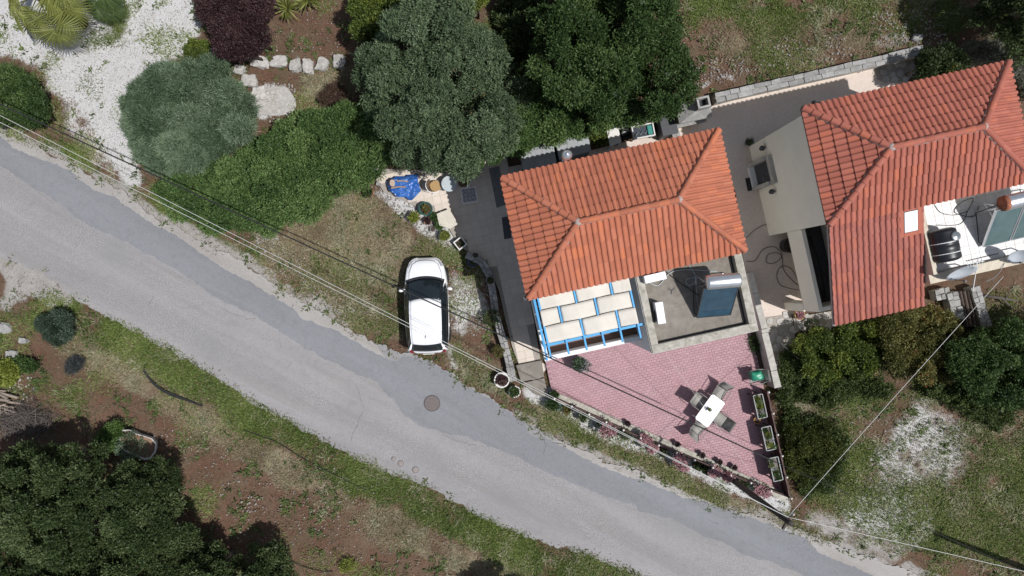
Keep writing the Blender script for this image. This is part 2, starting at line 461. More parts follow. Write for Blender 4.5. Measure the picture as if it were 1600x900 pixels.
def ground_mat():
    m, nt, bs = _nodes('ground_soil_grass')
    p = gpos(nt)
    A = lambda n: N(nt, 'ShaderNodeAttribute', attribute_name=n).outputs['Fac']
    n_big = noise(nt, 0.5, 5, 0.6, p); n_mid = noise(nt, 2.4, 6, 0.7, p, 0.4); n_fine = noise(nt, 14, 5, 0.75, p); n_grit = noise(nt, 45, 3, 0.7, p)
    n_lit = noise(nt, 7.0, 6, 0.8, p, 0.5); n_patch = noise(nt, 1.1, 5, 0.7, p, 0.8)
    soil = ramp(nt, n_big, [(0.25, (0.112, 0.064, 0.043)), (0.5, (0.150, 0.084, 0.055)), (0.75, (0.185, 0.124, 0.088))])
    soil = mix(nt, ramp(nt, n_patch, [(0.42, 0.0), (0.68, 0.75)]), soil, (0.135, 0.112, 0.072))
    soil = mix(nt, ramp(nt, n_lit, [(0.48, 0.0), (0.66, 0.75)]), soil, (0.070, 0.046, 0.034))
    soil = mix(nt, ramp(nt, n_lit, [(0.25, 0.7), (0.38, 0.0)]), soil, (0.21, 0.15, 0.11))
    stones = ramp(nt, n_grit, [(0.64, 0.0), (0.70, 1.0)])
    soil = mix(nt, math_(nt, 'MULTIPLY', stones, 0.5), soil, (0.36, 0.31, 0.27))
    def mask(a, nz, k, lo_, hi_):
        t = math_(nt, 'ADD', a, math_(nt, 'MULTIPLY', math_(nt, 'SUBTRACT', nz, 0.5), k))
        return ramp(nt, t, [(lo_, 0.0), (hi_, 1.0)])
    both = math_(nt, 'ADD', math_(nt, 'MULTIPLY', n_mid, 0.55), math_(nt, 'MULTIPLY', n_fine, 0.45))
    dryc = ramp(nt, n_fine, [(0.3, (0.16, 0.125, 0.078)), (0.55, (0.28, 0.235, 0.155)), (0.75, (0.40, 0.355, 0.26))])
    dryc = mix(nt, ramp(nt, n_patch, [(0.4, 0.0), (0.65, 0.6)]), dryc, (0.17, 0.16, 0.09))
    col = mix(nt, mask(A('dry'), both, 1.5, 0.35, 0.75), soil, dryc)
    pal = ramp(nt, n_mid, [(0.3, (0.30, 0.275, 0.25)), (0.7, (0.44, 0.42, 0.395))])
    pal = mix(nt, ramp(nt, n_grit, [(0.4, 0.0), (0.7, 0.35)]), pal, (0.20, 0.18, 0.16))
    col = mix(nt, mask(A('pale'), both, 0.9, 0.35, 0.6), col, pal)
    grv = ramp(nt, n_grit, [(0.3, (0.40, 0.39, 0.375)), (0.5, (0.58, 0.57, 0.56)), (0.7, (0.70, 0.70, 0.69))])
    grv = mix(nt, ramp(nt, n_mid, [(0.45, 0.0), (0.7, 0.35)]), grv, (0.42, 0.38, 0.33))
    col = mix(nt, mask(A('gravel'), both, 1.5, 0.38, 0.62), col, grv)
    grn = ramp(nt, n_fine, [(0.3, (0.040, 0.058, 0.015)), (0.55, (0.085, 0.112, 0.030)), (0.75, (0.14, 0.165, 0.055))])
    grn = mix(nt, ramp(nt, n_big, [(0.35, 0.0), (0.7, 0.55)]), grn, (0.13, 0.12, 0.05))
    col = mix(nt, mask(A('green'), both, 1.8, 0.55, 0.95), col, grn)
    nt.links.new(col, bs.inputs['Base Color'])
    bs.inputs['Roughness'].default_value = 0.95; bs.inputs['Specular IOR Level'].default_value = 0.15
    h = math_(nt, 'ADD', math_(nt, 'MULTIPLY', n_fine, 0.6), math_(nt, 'MULTIPLY', n_grit, 0.4))
    bump(nt, math_(nt, 'ADD', h, math_(nt, 'MULTIPLY', n_lit, 1.2)), bs, 1.0, 0.06)
    return m

def build_ground():
    s = 1.0 / PXM
    far = [60, 120, 260, 600]
    xs = np.concatenate([[-f - 35 for f in reversed(far)], (gxs-800)*s, [f + 35 for f in far]])
    ysv = np.concatenate([[f + 25 for f in reversed(far)], (450-gys)*s, [-f - 25 for f in far]])
    nx, ny = len(xs), len(ysv); k = len(far)
    X, Y = np.meshgrid(xs, ysv)
    def padf(a): return np.pad(a, k, mode='edge')
    Z = padf((NF2-0.5)*0.10 + (NF1-0.5)*0.08 + CH['green']*0.02)
    flat = padf(blur(under_road, 8)); Z = Z*(1-flat) - 0.05
    Z = Z - 0.02
    co = np.stack([X, Y, Z], -1).reshape(-1, 3).astype(np.float32)
    idx = np.arange(nx*ny).reshape(ny, nx)
    q = np.stack([idx[:-1,:-1], idx[1:,:-1], idx[1:,1:], idx[:-1,1:]], -1).reshape(-1, 4)
    me = mesh_np('ground', co, q)
    for c in CH:
        a = me.attributes.new(c, 'FLOAT', 'POINT'); a.data.foreach_set('value', padf(CH[c]).ravel().astype(np.float32))
    me.materials.append(ground_mat()); me.shade_smooth()
    o = bpy.data.objects.new('ground', me); COL.objects.link(o)
    return structure(o)

def mesh_np(name, co, quads):
    me = bpy.data.meshes.new(name)
    n = len(co); k = quads.shape[1]; f = len(quads)
    me.vertices.add(n); me.vertices.foreach_set('co', np.ascontiguousarray(co, np.float32).ravel())
    me.loops.add(f*k); me.loops.foreach_set('vertex_index', np.ascontiguousarray(quads, np.int32).ravel())
    me.polygons.add(f)
    me.polygons.foreach_set('loop_start', np.arange(0, f*k, k, dtype=np.int32))
    me.polygons.foreach_set('loop_total', np.full(f, k, dtype=np.int32))
    me.update(calc_edges=True); me.validate()
    return me
build_ground()

# --- the road: old pale asphalt with ragged edges, a darker resurfaced strip, cracks
def ragged(pts, amp, seed, step=4):
    out = []
    for (x0, y0), (x1, y1) in zip(pts[:-1], pts[1:]):
        L = math.hypot(x1-x0, y1-y0); n = max(1, int(L/step))
        for i in range(n):
            t = i/n
            x, y = x0+(x1-x0)*t, y0+(y1-y0)*t
            d = mnoise.noise(Vector((x*0.06, y*0.06, seed)))*amp + mnoise.noise(Vector((x*0.21, y*0.21, seed+9)))*amp*0.7 + mnoise.noise(Vector((x*0.6, y*0.6, seed+5)))*amp*0.45
            nx_, ny_ = -(y1-y0)/L, (x1-x0)/L
            out.append((x+nx_*d, y+ny_*d))
    out.append(pts[-1])
    return out
def strip_sheet(name, top, bot, z, m, seed, amp=4.0, parent=None, thick=0.03):
    """sheet between two ragged lines, with a visible edge thickness"""
    poly = ragged(top, amp, seed) + ragged(bot, amp, seed+3)[::-1]
    bm = bmesh.new()
    vs_ = [bm.verts.new(W(x, y, 0) + Vector((0, 0, z))) for x, y in poly]
    f = bm.faces.new(vs_)
    if f.normal.z < 0: f.normal_flip()
    bm.normal_update()
    r = bmesh.ops.extrude_face_region(bm, geom=[f])
    for g in r['geom']:
        if isinstance(g, bmesh.types.BMVert): g.co.z -= thick
    bmesh.ops.triangulate(bm, faces=[x for x in bm.faces if len(x.verts) > 4])
    bmesh.ops.recalc_face_normals(bm, faces=bm.faces)
    me = bpy.data.meshes.new(name); bm.to_mesh(me); bm.free()
    me.materials.append(m)
    o = bpy.data.objects.new(name, me); COL.objects.link(o)
    if parent: o.parent = parent
    return o
def asphalt(name, c, spread, crack=0.8, tint=None):
    m, nt, bs = _nodes(name)
    p = gpos(nt)
    agg = noise(nt, 17, 4, 0.9, p); fine = noise(nt, 5, 6, 0.75, p); big = noise(nt, 0.35, 4, 0.6, p)
    col = ramp(nt, agg, [(0.36, tuple(x*(1-spread) for x in c)), (0.5, c), (0.62, tuple(x*(1+spread) for x in c))])
    col = mix(nt, ramp(nt, big, [(0.35, 0.0), (0.65, 0.8)]), col, tint or tuple(x*0.85 for x in c))
    # wheel wear, lengthwise streaks along the road (about 27 degrees below x)
    mr = N(nt, 'ShaderNodeMapping'); mr.inputs['Rotation'].default_value = (0, 0, R(28)); nt.links.new(p, mr.inputs['Vector'])
    mp = N(nt, 'ShaderNodeMapping'); mp.inputs['Scale'].default_value = (0.045, 0.55, 1); nt.links.new(mr.outputs[0], mp.inputs['Vector'])
    col = mix(nt, ramp(nt, noise(nt, 1.6, 3, 0.5, mp.outputs[0]), [(0.42, 0.0), (0.64, 0.5)]), col, tuple(min(1, x*1.24) for x in c))
    col = mix(nt, ramp(nt, noise(nt, 2.9, 4, 0.6, mp.outputs[0], 0.4), [(0.5, 0.0), (0.68, 0.4)]), col, (c[0]*0.82, c[1]*0.79, c[2]*0.76))
    blot = noise(nt, 1.7, 7, 0.8, p, 1.2)
    col = mix(nt, ramp(nt, blot, [(0.5, 0.0), (0.72, 0.5)]), col, tuple(x*0.74 for x in c))
    col = mix(nt, ramp(nt, blot, [(0.25, 0.45), (0.42, 0.0)]), col, tuple(min(1, x*1.28) for x in c))
    col = mix(nt, ramp(nt, fine, [(0.5, 0.0), (0.8, 0.5)]), col, tuple(x*0.72 for x in c))
    nt.links.new(col, bs.inputs['Base Color'])
    bs.inputs['Roughness'].default_value = 0.92; bs.inputs['Specular IOR Level'].default_value = 0.25
    bump(nt, math_(nt, 'ADD', agg, fine), bs, 0.5, 0.012)
    return m
road_m = asphalt('old_pale_asphalt', (0.252, 0.243, 0.240), 0.46, tint=(0.222, 0.220, 0.225))
patch_m = asphalt('resurfaced_asphalt', (0.192, 0.196, 0.208), 0.22, crack=0.3, tint=(0.20, 0.205, 0.215))
road = structure(strip_sheet('road', road_top, road_bot, 0.0, road_m, 1.0, 5.0, thick=0.06))
patch = structure(strip_sheet('road_resurfacing', patch_top, patch_bot, 0.006, patch_m, 5.0, 3.0, thick=0.01))
shoulder_m = asphalt('pale_concrete_edge', (0.32, 0.305, 0.29), 0.34, tint=(0.27, 0.25, 0.235))
sh_a = structure(strip_sheet('road_shoulder', [q for q in road_top if -200 < q[0] < 620], [(x, y+5) for x, y in patch_top if -200 < x < 615], 0.003, shoulder_m, 1.0, 5.0, thick=0.02))
sh_b = structure(strip_sheet('road_shoulder', [q for q in road_top if q[0] > 815], [(x, y+5) for x, y in patch_top if x > 822], 0.003, shoulder_m, 1.0, 5.0, thick=0.02))
# cracks
crack_m = plain('crack_fill', (0.12, 0.11, 0.105), 0.95, 0.2, 20, 0)
def crack(pts, w, z=0.004):
    pts = ragged(pts, 3.0, random.random()*50, 4)
    mb = MB()
    for (x0, y0), (x1, y1) in zip(pts[:-1], pts[1:]):
        a, b = W(x0, y0), W(x1, y1); d = (b-a)
        if d.length < 1e-5: continue
        n = Vector((-d.y, d.x, 0)).normalized()*w*random.uniform(0.25, 0.7)
        zz = Vector((0, 0, z))
        mb.add([a-n+zz, b-n*0.9+zz, b+n*0.9+zz, a+n+zz], [(0, 1, 2, 3)])
    return mb
ck = MB()
for pts, w in (([(555,600),(568,635),(548,690)], 0.018), ([(238,462),(232,480)], 0.016), ([(60,300),(85,318)], 0.016), ([(690,680),(720,690),(760,700)], 0.012), ([(345,480),(385,500),(400,498)], 0.014)):
    c = crack(pts, w); ck.add(c.v, c.f)
structure(ck.build('road_cracks', crack_m))
ck = MB()
for pts, w in (([(846,680),(853,695),(850,712)], 0.02), ([(1105,812),(1122,818)], 0.018)):
    c = crack(pts, w, 0.011); ck.add(c.v, c.f)
structure(ck.build('resurfacing_cracks', crack_m))

# ================================================================== FOLIAGE TOOLS
def quads_from(P, D, S, L, Wd, v, name, m, parent=None, bend=0.0):
    """one leaf-shaped quad per row: base P, direction D, side S, lengths L, widths Wd"""
    n = len(P)
    L = np.broadcast_to(L, (n,))[:, None]; Wd = np.broadcast_to(Wd, (n,))[:, None]
    a = P; b = P + D*L*0.5 + S*Wd*0.5; c = P + D*L; d = P + D*L*0.5 - S*Wd*0.5
    if bend: c = c - np.array([0, 0, 1])*L*bend
    co = np.stack([a, b, c, d], 1).reshape(-1, 3)
    if parent is not None:
        co = co - np.array(wmat(parent).translation)
    q = np.arange(4*n).reshape(n, 4)
    me = mesh_np(name, co, q)
    at = me.attributes.new('v', 'FLOAT', 'POINT')
    at.data.foreach_set('value', np.repeat(np.clip(v, 0, 1), 4).astype(np.float32))
    me.materials.append(m)
    o = bpy.data.objects.new(name, me); COL.objects.link(o)
    if parent is not None: o.parent = parent
    return o
def unit(a): return a/np.maximum(np.linalg.norm(a, axis=1, keepdims=True), 1e-9)

def foliage(name, clumps, m, parent, tufts, per=8, L=0.13, Wd=0.05, jit=0.12, up=0.25, rnd=0.75, core=0.8, seed=1, zmin=0.05, vbias=0.0, shell=0.13):
    """leaf tufts spread over the surfaces of overlapping clumps (x, y, z, rx, ry, rz)"""
    g = np.random.default_rng(seed)
    C = np.array(clumps, float)
    wgt = C[:, 3]*C[:, 4]*(C[:, 6] if C.shape[1] > 6 else 1.0); wgt /= wgt.sum()
    if tufts > 300: tufts = int(tufts*1.7); L, Wd = L*1.12, Wd*1.2
    ci = g.choice(len(C), tufts, p=wgt)
    u = g.normal(size=(tufts, 3)); u[:, 2] = np.abs(u[:, 2])*1.0 - 0.35*(g.random(tufts) < 0.35)
    u = unit(u)
    r = 1 - np.abs(g.normal(0, shell, tufts)) + 0.05*g.random(tufts) + (g.random(tufts) < 0.10)*g.random(tufts)*0.32
    P = C[ci, :3] + u*r[:, None]*C[ci, 3:6]
    keep = P[:, 2] > zmin
    for k in range(len(C)):
        d = (((P - C[k, :3])/C[k, 3:6])**2).sum(1)
        keep &= ~((d < core*core*0.72) & (ci != k))
    P, u, ci = P[keep], u[keep], ci[keep]
    out = unit(u / C[ci, 3:6])
    cv = g.random(len(C))*0.46 - 0.06
    tv = cv[ci] + g.random(len(P))*0.28
    n = len(P)*per
    P2 = np.repeat(P, per, 0) + g.normal(0, jit*0.45, (n, 3))
    D = unit(np.repeat(out, per, 0)*0.75 + g.normal(0, rnd, (n, 3)) + np.array([0, 0, up]))
    S = unit(np.cross(D, g.normal(size=(n, 3))))
    v = np.repeat(tv, per) + g.random(n)*0.42 + vbias
    Ls, Ws = L*g.uniform(0.6, 1.25, n), Wd*g.uniform(0.7, 1.25, n)
    if tufts > 300:
        # the deeper, larger leaves that close each clump, kept to the darker tints
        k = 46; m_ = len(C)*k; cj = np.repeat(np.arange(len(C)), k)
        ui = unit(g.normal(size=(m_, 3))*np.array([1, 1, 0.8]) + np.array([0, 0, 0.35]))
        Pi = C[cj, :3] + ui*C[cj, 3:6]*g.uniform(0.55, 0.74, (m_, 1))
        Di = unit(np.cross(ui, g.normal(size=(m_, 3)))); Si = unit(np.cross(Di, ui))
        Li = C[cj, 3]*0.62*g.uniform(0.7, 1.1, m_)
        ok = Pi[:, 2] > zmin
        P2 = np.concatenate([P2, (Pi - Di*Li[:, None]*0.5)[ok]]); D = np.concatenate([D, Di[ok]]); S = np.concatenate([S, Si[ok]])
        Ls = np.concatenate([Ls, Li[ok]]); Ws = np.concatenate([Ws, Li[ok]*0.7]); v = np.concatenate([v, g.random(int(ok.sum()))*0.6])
    return quads_from(P2, D, S, Ls, Ws, v, name, m, parent)

def dome(cx, cy, z0, rx, ry, h, n, cr, seed, flat=0.75, inner=True):
    """clumps filling a dome-like crown that is irregular in outline"""
    g = np.random.default_rng(seed)
    out = []
    tries = 0
    while len(out) < n and tries < n*150:
        tries += 1
        a = g.random()*2*math.pi; rr = math.sqrt(g.random())
        k = 1 + 0.16*math.sin(2*a+seed) + 0.10*math.sin(3*a+2.3*seed) + 0.07*math.sin(5*a+seed*0.7)
        x, y = math.cos(a)*rr*k, math.sin(a)*rr*k
        r = cr*g.uniform(0.62, 1.02)
        z = z0 + h*math.sqrt(max(0.02, 1 - min(0.98, rr*rr)))*g.uniform(0.58, 1.1) - r*0.6
        X, Y = cx + x*max(0.1, rx - r*0.55), cy + y*max(0.1, ry - r*0.55)
        if any((X-o[0])**2 + (Y-o[1])**2 + (z-o[2])**2 < (1.22*cr)**2 for o in out): continue
        out.append((X, Y, z, r, r*g.uniform(0.85, 1.15), r*flat))
    return out

def trunk_mb(base, top, r, limbs, seed):
    g = random.Random(seed)
    mb = MB()
    base = Vector(base); top = Vector(top)
    mid = base.lerp(top, 0.5) + Vector((g.uniform(-.12, .12), g.uniform(-.12, .12), 0))
    mb.tube([base - Vector((0, 0, 0.1)), base + Vector((0, 0, 0.15)), mid, top], [r*1.5, r*1.1, r*0.85, r*0.6], 8)
    for e in limbs:
        e = Vector(e); st = base.lerp(top, g.uniform(0.55, 0.95))
        m_ = st.lerp(e, 0.5) + Vector((g.uniform(-.15, .15), g.uniform(-.15, .15), g.uniform(-0.1, .15)))
        mb.tube([st, m_, e], [r*0.5, r*0.33, r*0.12], 6)
    return mb

def tree(name, label, cat, px, py, zc, rx, ry, h, m, tufts, per=8, cr=0.7, n=40, L=0.13, Wd=0.05, seed=1, group=None, z0=None, trunk_r=0.14, **kw):
    """px, py = crown centre as seen at height zc; rx, ry, h in metres; crown sits on z0"""
    c = W(px, py, zc)
    z0 = zc - h*0.4 if z0 is None else z0
    t = thing(name, label, cat, (c.x, c.y, 0), group)
    cl = dome(c.x, c.y, z0, rx, ry, h, n, cr, seed)
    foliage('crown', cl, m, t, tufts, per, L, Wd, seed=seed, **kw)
    pick = random.Random(seed).sample(cl, min(9, len(cl)))
    trunk_mb((c.x, c.y, 0), (c.x, c.y, z0 + h*0.45), trunk_r, [(k[0], k[1], k[2]) for k in pick], seed).build('trunk', bark, t, smooth=True)
    return t

def inpoly(x, y, poly):
    c = False; n = len(poly)
    for i in range(n):
        x0, y0 = poly[i]; x1, y1 = poly[(i+1) % n]
        if (y0 > y) != (y1 > y) and x < (x1-x0)*(y-y0)/(y1-y0)+x0: c = not c
    return c
def edge_dist(x, y, poly):
    best = 1e9
    for (x0, y0), (x1, y1) in zip(poly, poly[1:] + poly[:1]):
        dx, dy = x1-x0, y1-y0; t = max(0, min(1, ((x-x0)*dx+(y-y0)*dy)/(dx*dx+dy*dy+1e-9)))
        best = min(best, math.hypot(x-x0-dx*t, y-y0-dy*t))
    return best
def polymass(name, label, cat, poly, ztop, cr, m, tufts, per=8, L=0.12, Wd=0.05, seed=1, n=60, group=None, stem=True, relief=0.62, **kw):
    """a bush or hedge grown over an outline (photo pixels seen at about its top height)"""
    g = np.random.default_rng(seed)
    xs = [p[0] for p in poly]; ys = [p[1] for p in poly]
    cl = []; tries = 0
    ce = W(sum(xs)/len(xs), sum(ys)/len(ys), ztop*0.7)
    n = n*6
    while len(cl) < n and tries < n*25:
        tries += 1
        x = g.uniform(min(xs), max(xs)); y = g.uniform(min(ys), max(ys))
        if not inpoly(x, y, poly): continue
        r = cr*g.uniform(0.65, 1.12)
        if edge_dist(x, y, poly) < 0.62*r*36: continue
        z = max(r*0.3, ztop*g.uniform(relief, 1.06) - r*0.8)
        p = W(x, y, z + r*0.5)
        if any((p.x-o[0])**2 + (p.y-o[1])**2 < (0.98*cr)**2 for o in cl[::2]): continue
        cl.append((p.x, p.y, z, r, r*g.uniform(0.85, 1.15), r*0.85, 1.0))
        cl.append((p.x, p.y, max(0.25, z-r*0.9), r*1.0, r*1.0, r*0.9, 0.12))
    t = thing(name, label, cat, (ce.x, ce.y, 0), group)
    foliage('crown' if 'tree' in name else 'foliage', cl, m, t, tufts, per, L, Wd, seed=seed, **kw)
    if stem:
        gg = random.Random(seed)
        for k in gg.sample(cl, min(10, len(cl))):
            mb = MB(); mb.tube([(k[0]*0.9+ce.x*0.1, k[1]*0.9+ce.y*0.1, -0.1), (k[0], k[1], k[2]*0.6), (k[0], k[1], k[2]+0.1)], [0.06, 0.045, 0.015], 6)
            mb.build('stem', bark, t, smooth=True)
    return t

olive_leaf = leafmat('olive_leaf', (0.040, 0.064, 0.030), (0.104, 0.152, 0.076), (0.210, 0.270, 0.158))
green_leaf = leafmat('green_leaf', (0.018, 0.040, 0.011), (0.050, 0.092, 0.025), (0.118, 0.175, 0.056))
hedge_leaf = leafmat('hedge_leaf', (0.030, 0.060, 0.018), (0.086, 0.150, 0.044), (0.185, 0.262, 0.090))
dark_leaf = leafmat('dark_leaf', (0.018, 0.032, 0.010), (0.052, 0.080, 0.026), (0.130, 0.170, 0.070))
grey_leaf = leafmat('grey_green_leaf', (0.036, 0.062, 0.032), (0.105, 0.158, 0.090), (0.215, 0.280, 0.180))
purple_leaf = leafmat('purple_leaf', (0.020, 0.010, 0.012), (0.055, 0.028, 0.031), (0.115, 0.064, 0.064))
citrus_leaf = leafmat('citrus_leaf', (0.030, 0.048, 0.012), (0.083, 0.120, 0.024), (0.203, 0.247, 0.045), red=(0.450, 0.380, 0.040))
rust_leaf = leafmat('rusty_leaf', (0.042, 0.051, 0.015), (0.112, 0.112, 0.033), (0.225, 0.210, 0.068), red=(0.240, 0.075, 0.030))
lime_leaf = leafmat('lime_leaf', (0.068, 0.090, 0.015), (0.180, 0.217, 0.036), (0.345, 0.375, 0.090))
pink_petal = leafmat('pink_petal', (0.22, 0.10, 0.11), (0.52, 0.28, 0.31), (0.78, 0.55, 0.55))
dead_twig = plain('dead_twigs', (0.085, 0.070, 0.062), 0.95, 0.3, 12, 0.3, rnd=0.3)
# ================================================================== ROOFS
TW, TL, TO = 0.2135, 0.415, 0.05        # tile spacing, exposed length, overlap
def tile_profile():
    pts = []
    bw = 0.150
    for k in range(7):
        t = math.pi*k/6
        pts.append((bw/2 - math.cos(t)*bw/2, 0.068*math.sin(t)**0.8 if 0 < k < 6 else 0.0))
    pts += [(0.168, 0.006), (TW-0.004, 0.010)]
    return pts
def tile_mb():
    pr = tile_profile(); n = len(pr)
    mb = MB()
    low = [(s, 0.0, h + 0.048) for s, h in pr]; high = [(s, TL+TO, h*0.92 + 0.004) for s, h in pr]
    lip = [(s, 0.0, h + 0.020) for s, h in pr]
    mb.add(low + high + low + lip, [(i, i+1, n+i+1, n+i) for i in range(n-1)] + [(3*n+i, 3*n+i+1, 2*n+i+1, 2*n+i) for i in range(n-1)])
    return mb
def tile_mesh(m):
    mb = tile_mb(); me = bpy.data.meshes.new('tile')
    me.from_pydata(mb.v, [], mb.f); me.update(); me.shade_smooth()
    me.materials.append(m)
    return me

class Slope:
    """a roof plane: eave A to B (left to right seen from outside), rising to the ridge points"""
    def __init__(s, A, B, C, D, m):
        s.A, s.B, s.C, s.D, s.m = [Vector(p) for p in (A, B, C, D)] + [m]   # A,B eave; C above B; D above A
        s.u = (s.B-s.A).normalized()
        nrm = s.u.cross((s.D-s.A) if (s.D-s.A).cross(s.u).length > 1e-6 else (s.C-s.A)).normalized()
        if nrm.z < 0: nrm = -nrm
        s.n = nrm; s.t = s.n.cross(s.u).normalized()
        if s.t.z < 0: s.t = -s.t
        s.M = Matrix((( s.u.x, s.t.x, s.n.x, s.A.x), (s.u.y, s.t.y, s.n.y, s.A.y), (s.u.z, s.t.z, s.n.z, s.A.z), (0,0,0,1)))
        inv = s.M.inverted()
        s.p = [inv @ q for q in (s.A, s.B, s.C, s.D)]
    def tiles(s):
        L = s.p[1].x; H = max(s.p[2].y, s.p[3].y)
        cols = int(L/TW) + 1; rows = int(H/TL) + 1
        full, part = [], []
        off = (L - cols*TW)/2
        def inside(x, y):
            # left boundary A->D, right boundary B->C
            if y > H + 1e-6: return False
            xl = s.p[0].x + (s.p[3].x - s.p[0].x)*(y/max(s.p[3].y, 1e-6)); xr = s.p[1].x + (s.p[2].x-s.p[1].x)*(y/max(s.p[2].y, 1e-6))
            return xl - 1e-4 <= x <= xr + 1e-4
        for j in range(rows):
            for i in range(cols):
                x0, y0 = off + i*TW, j*TL - 0.05
                cs = [(x0, max(0, y0)), (x0+TW, max(0, y0)), (x0+TW, y0+TL+TO), (x0, y0+TL+TO)]
                ins = [inside(*c) for c in cs]
                if all(ins): full.append((x0, y0))
                elif any(ins): part.append((x0, y0))
        return full, part
    def clipped(s, x0, y0):
        """tile cut along the hips and the ridge, in slope coordinates"""
        mb = tile_mb()
        bm = bmesh.new()
        vv = [bm.verts.new((x+x0, y+y0, z)) for x, y, z in mb.v]
        for f in mb.f: bm.faces.new([vv[i] for i in f])
        H = max(s.p[2].y, s.p[3].y)
        cuts = [((0, H, 0), (0, 1, 0))]
        dl = s.p[3]-s.p[0]; cuts.append(((0, 0, 0), (-dl.y, dl.x, 0)))
        dr = s.p[2]-s.p[1]; cuts.append((tuple(s.p[1]), (dr.y, -dr.x, 0)))
        for co, no in cuts:
            bmesh.ops.bisect_plane(bm, geom=bm.verts[:] + bm.edges[:] + bm.faces[:], plane_co=co, plane_no=no, clear_outer=True)
        v = [tuple(x.co) for x in bm.verts]
        bm.verts.index_update()
        f = [tuple(x.index for x in q.verts) for q in bm.faces]
        bm.free()
        return v, f

def seen_size(M, x, y):
    p = M @ Vector((x + TW/2, y + TL/2, 0.05))
    n = Vector((M[0][2], M[1][2], M[2][2])); d = Vector((0, 0, CAM_H)) - p
    px = 800 + p.x*FPX/(CAM_H-p.z); py = 450 - p.y*FPX/(CAM_H-p.z)
    inn = (-20 < px < 1620) and (-20 < py < 920)
    return n.dot(d.normalized())/d.length**2*(1 if inn else 0.01)

def roof_tiles(roof, slopes, limit=300, skip=None):
    """the whole tiles one by one up to the limit, the cut ones and the rest joined as one part"""
    allf = []; joined = {}
    for s in slopes:
        full, part = s.tiles()
        for x, y in full: allf.append((seen_size(s.M, x, y), s, x, y))
        for x, y in part: joined.setdefault(s.m.name, (s.m, []))[1].append((s, x, y))
    allf = [a for a in allf if not (skip and skip(a[1].M @ Vector((a[2]+TW/2, a[3]+TL/2, 0))))]
    allf.sort(key=lambda a: -a[0])
    meshes = {}
    for _, s, x, y in allf[:limit]:
        if s.m.name not in meshes: meshes[s.m.name] = tile_mesh(s.m)
        wob = Matrix.Rotation(random.uniform(-0.012, 0.012), 4, 'Z') @ Matrix.Rotation(random.uniform(-0.01, 0.01), 4, 'X')
        sub('tile', meshes[s.m.name], roof, s.M @ Matrix.Translation((x, y, random.uniform(0, 0.006))) @ wob)
    for _, s, x, y in allf[limit:]: joined.setdefault(s.m.name, (s.m, []))[1].append((s, x, y))
    for m, lst in joined.values():
        mb = MB()
        for s, x, y in lst:
            p = s.M @ Vector((x+TW/2, y+TL/2, 0))
            if skip and skip(p): continue
            v, f = s.clipped(x, y)
            if f: mb.add([s.M @ Vector(q) for q in v], f, random.random())
        o = mb.build('tile_field', m, roof, smooth=True, attr=True); stuff(o)

def ridge_mesh(m, L=0.42, r=0.105):
    mb = MB(); n = 8
    for x, rr in ((0.0, r*1.20), (L, r*0.88)):
        for k in range(n+1):
            t = math.pi*k/n
            mb.v.append((x, -math.cos(t)*rr, math.sin(t)*rr*0.85)); mb.a.append(0)
    mb.f = [(k, k+1, n+1+k+1, n+1+k) for k in range(n)]
    base = len(mb.v)
    for rr, in ((r*1.20,), (r*0.98,)):
        for k in range(n+1):
            t = math.pi*k/n
            mb.v.append((0, -math.cos(t)*rr, math.sin(t)*rr*0.85)); mb.a.append(0)
    mb.f += [(base+n+1+k, base+n+1+k+1, base+k+1, base+k) for k in range(n)]
    me = bpy.data.meshes.new('ridge_tile'); me.from_pydata(mb.v, [], [tuple(reversed(f)) for f in mb.f]); me.update(); me.shade_smooth(); me.materials.append(m)
    return me
def ridge_line(roof, a, b, me, step=0.37, lift=0.03):
    """ridge tiles from the low end a to the high end b"""
    a = Vector(a); b = Vector(b); d = (b-a); n = max(1, round(d.length/step)); st = d.length/n
    d.normalize(); y = Vector((0, 0, 1)).cross(d).normalized(); z = d.cross(y)
    for i in range(n):
        p = a + d*st*i + z*(lift + random.uniform(0, 0.008))
        M = Matrix(((d.x, y.x, z.x, p.x), (d.y, y.y, z.y, p.y), (d.z, y.z, z.z, p.z), (0, 0, 0, 1))) @ Matrix.Rotation(0.035, 4, 'Y') @ Matrix.Rotation(random.uniform(-.02, .02), 4, 'Z')
        sub('ridge_tile', me, roof, M)
def mortar_line(a, b, mb, w=0.26):
    a = Vector(a); b = Vector(b); n = max(2, int((b-a).length/0.12))
    pts = [a.lerp(b, i/n) + Vector((0, 0, 0.012)) for i in range(n+1)]
    mb.tube(pts, [w/2*random.uniform(0.88, 1.06) for _ in pts], 8)

class Frame:
    def __init__(s, o, deg):
        s.o = Vector((o[0], o[1], 0)); s.deg = deg
        s.u = Vector((math.cos(R(deg)), math.sin(R(deg)), 0)); s.v = Vector((-s.u.y, s.u.x, 0))
    def __call__(s, a, b, z=0.0): return s.o + s.u*a + s.v*b + Vector((0, 0, z))
    def rect(s, a0, a1, b0, b1): return [s(a0, b0), s(a1, b0), s(a1, b1), s(a0, b1)]
    def ab(s, p): d = Vector((p[0], p[1], 0)) - s.o; return d.dot(s.u), d.dot(s.v)
def fbox(mb, F, a0, a1, b0, b1, z0, z1, val=0.0): return mb.prism(F.rect(a0, a1, b0, b1), z0, z1, val)

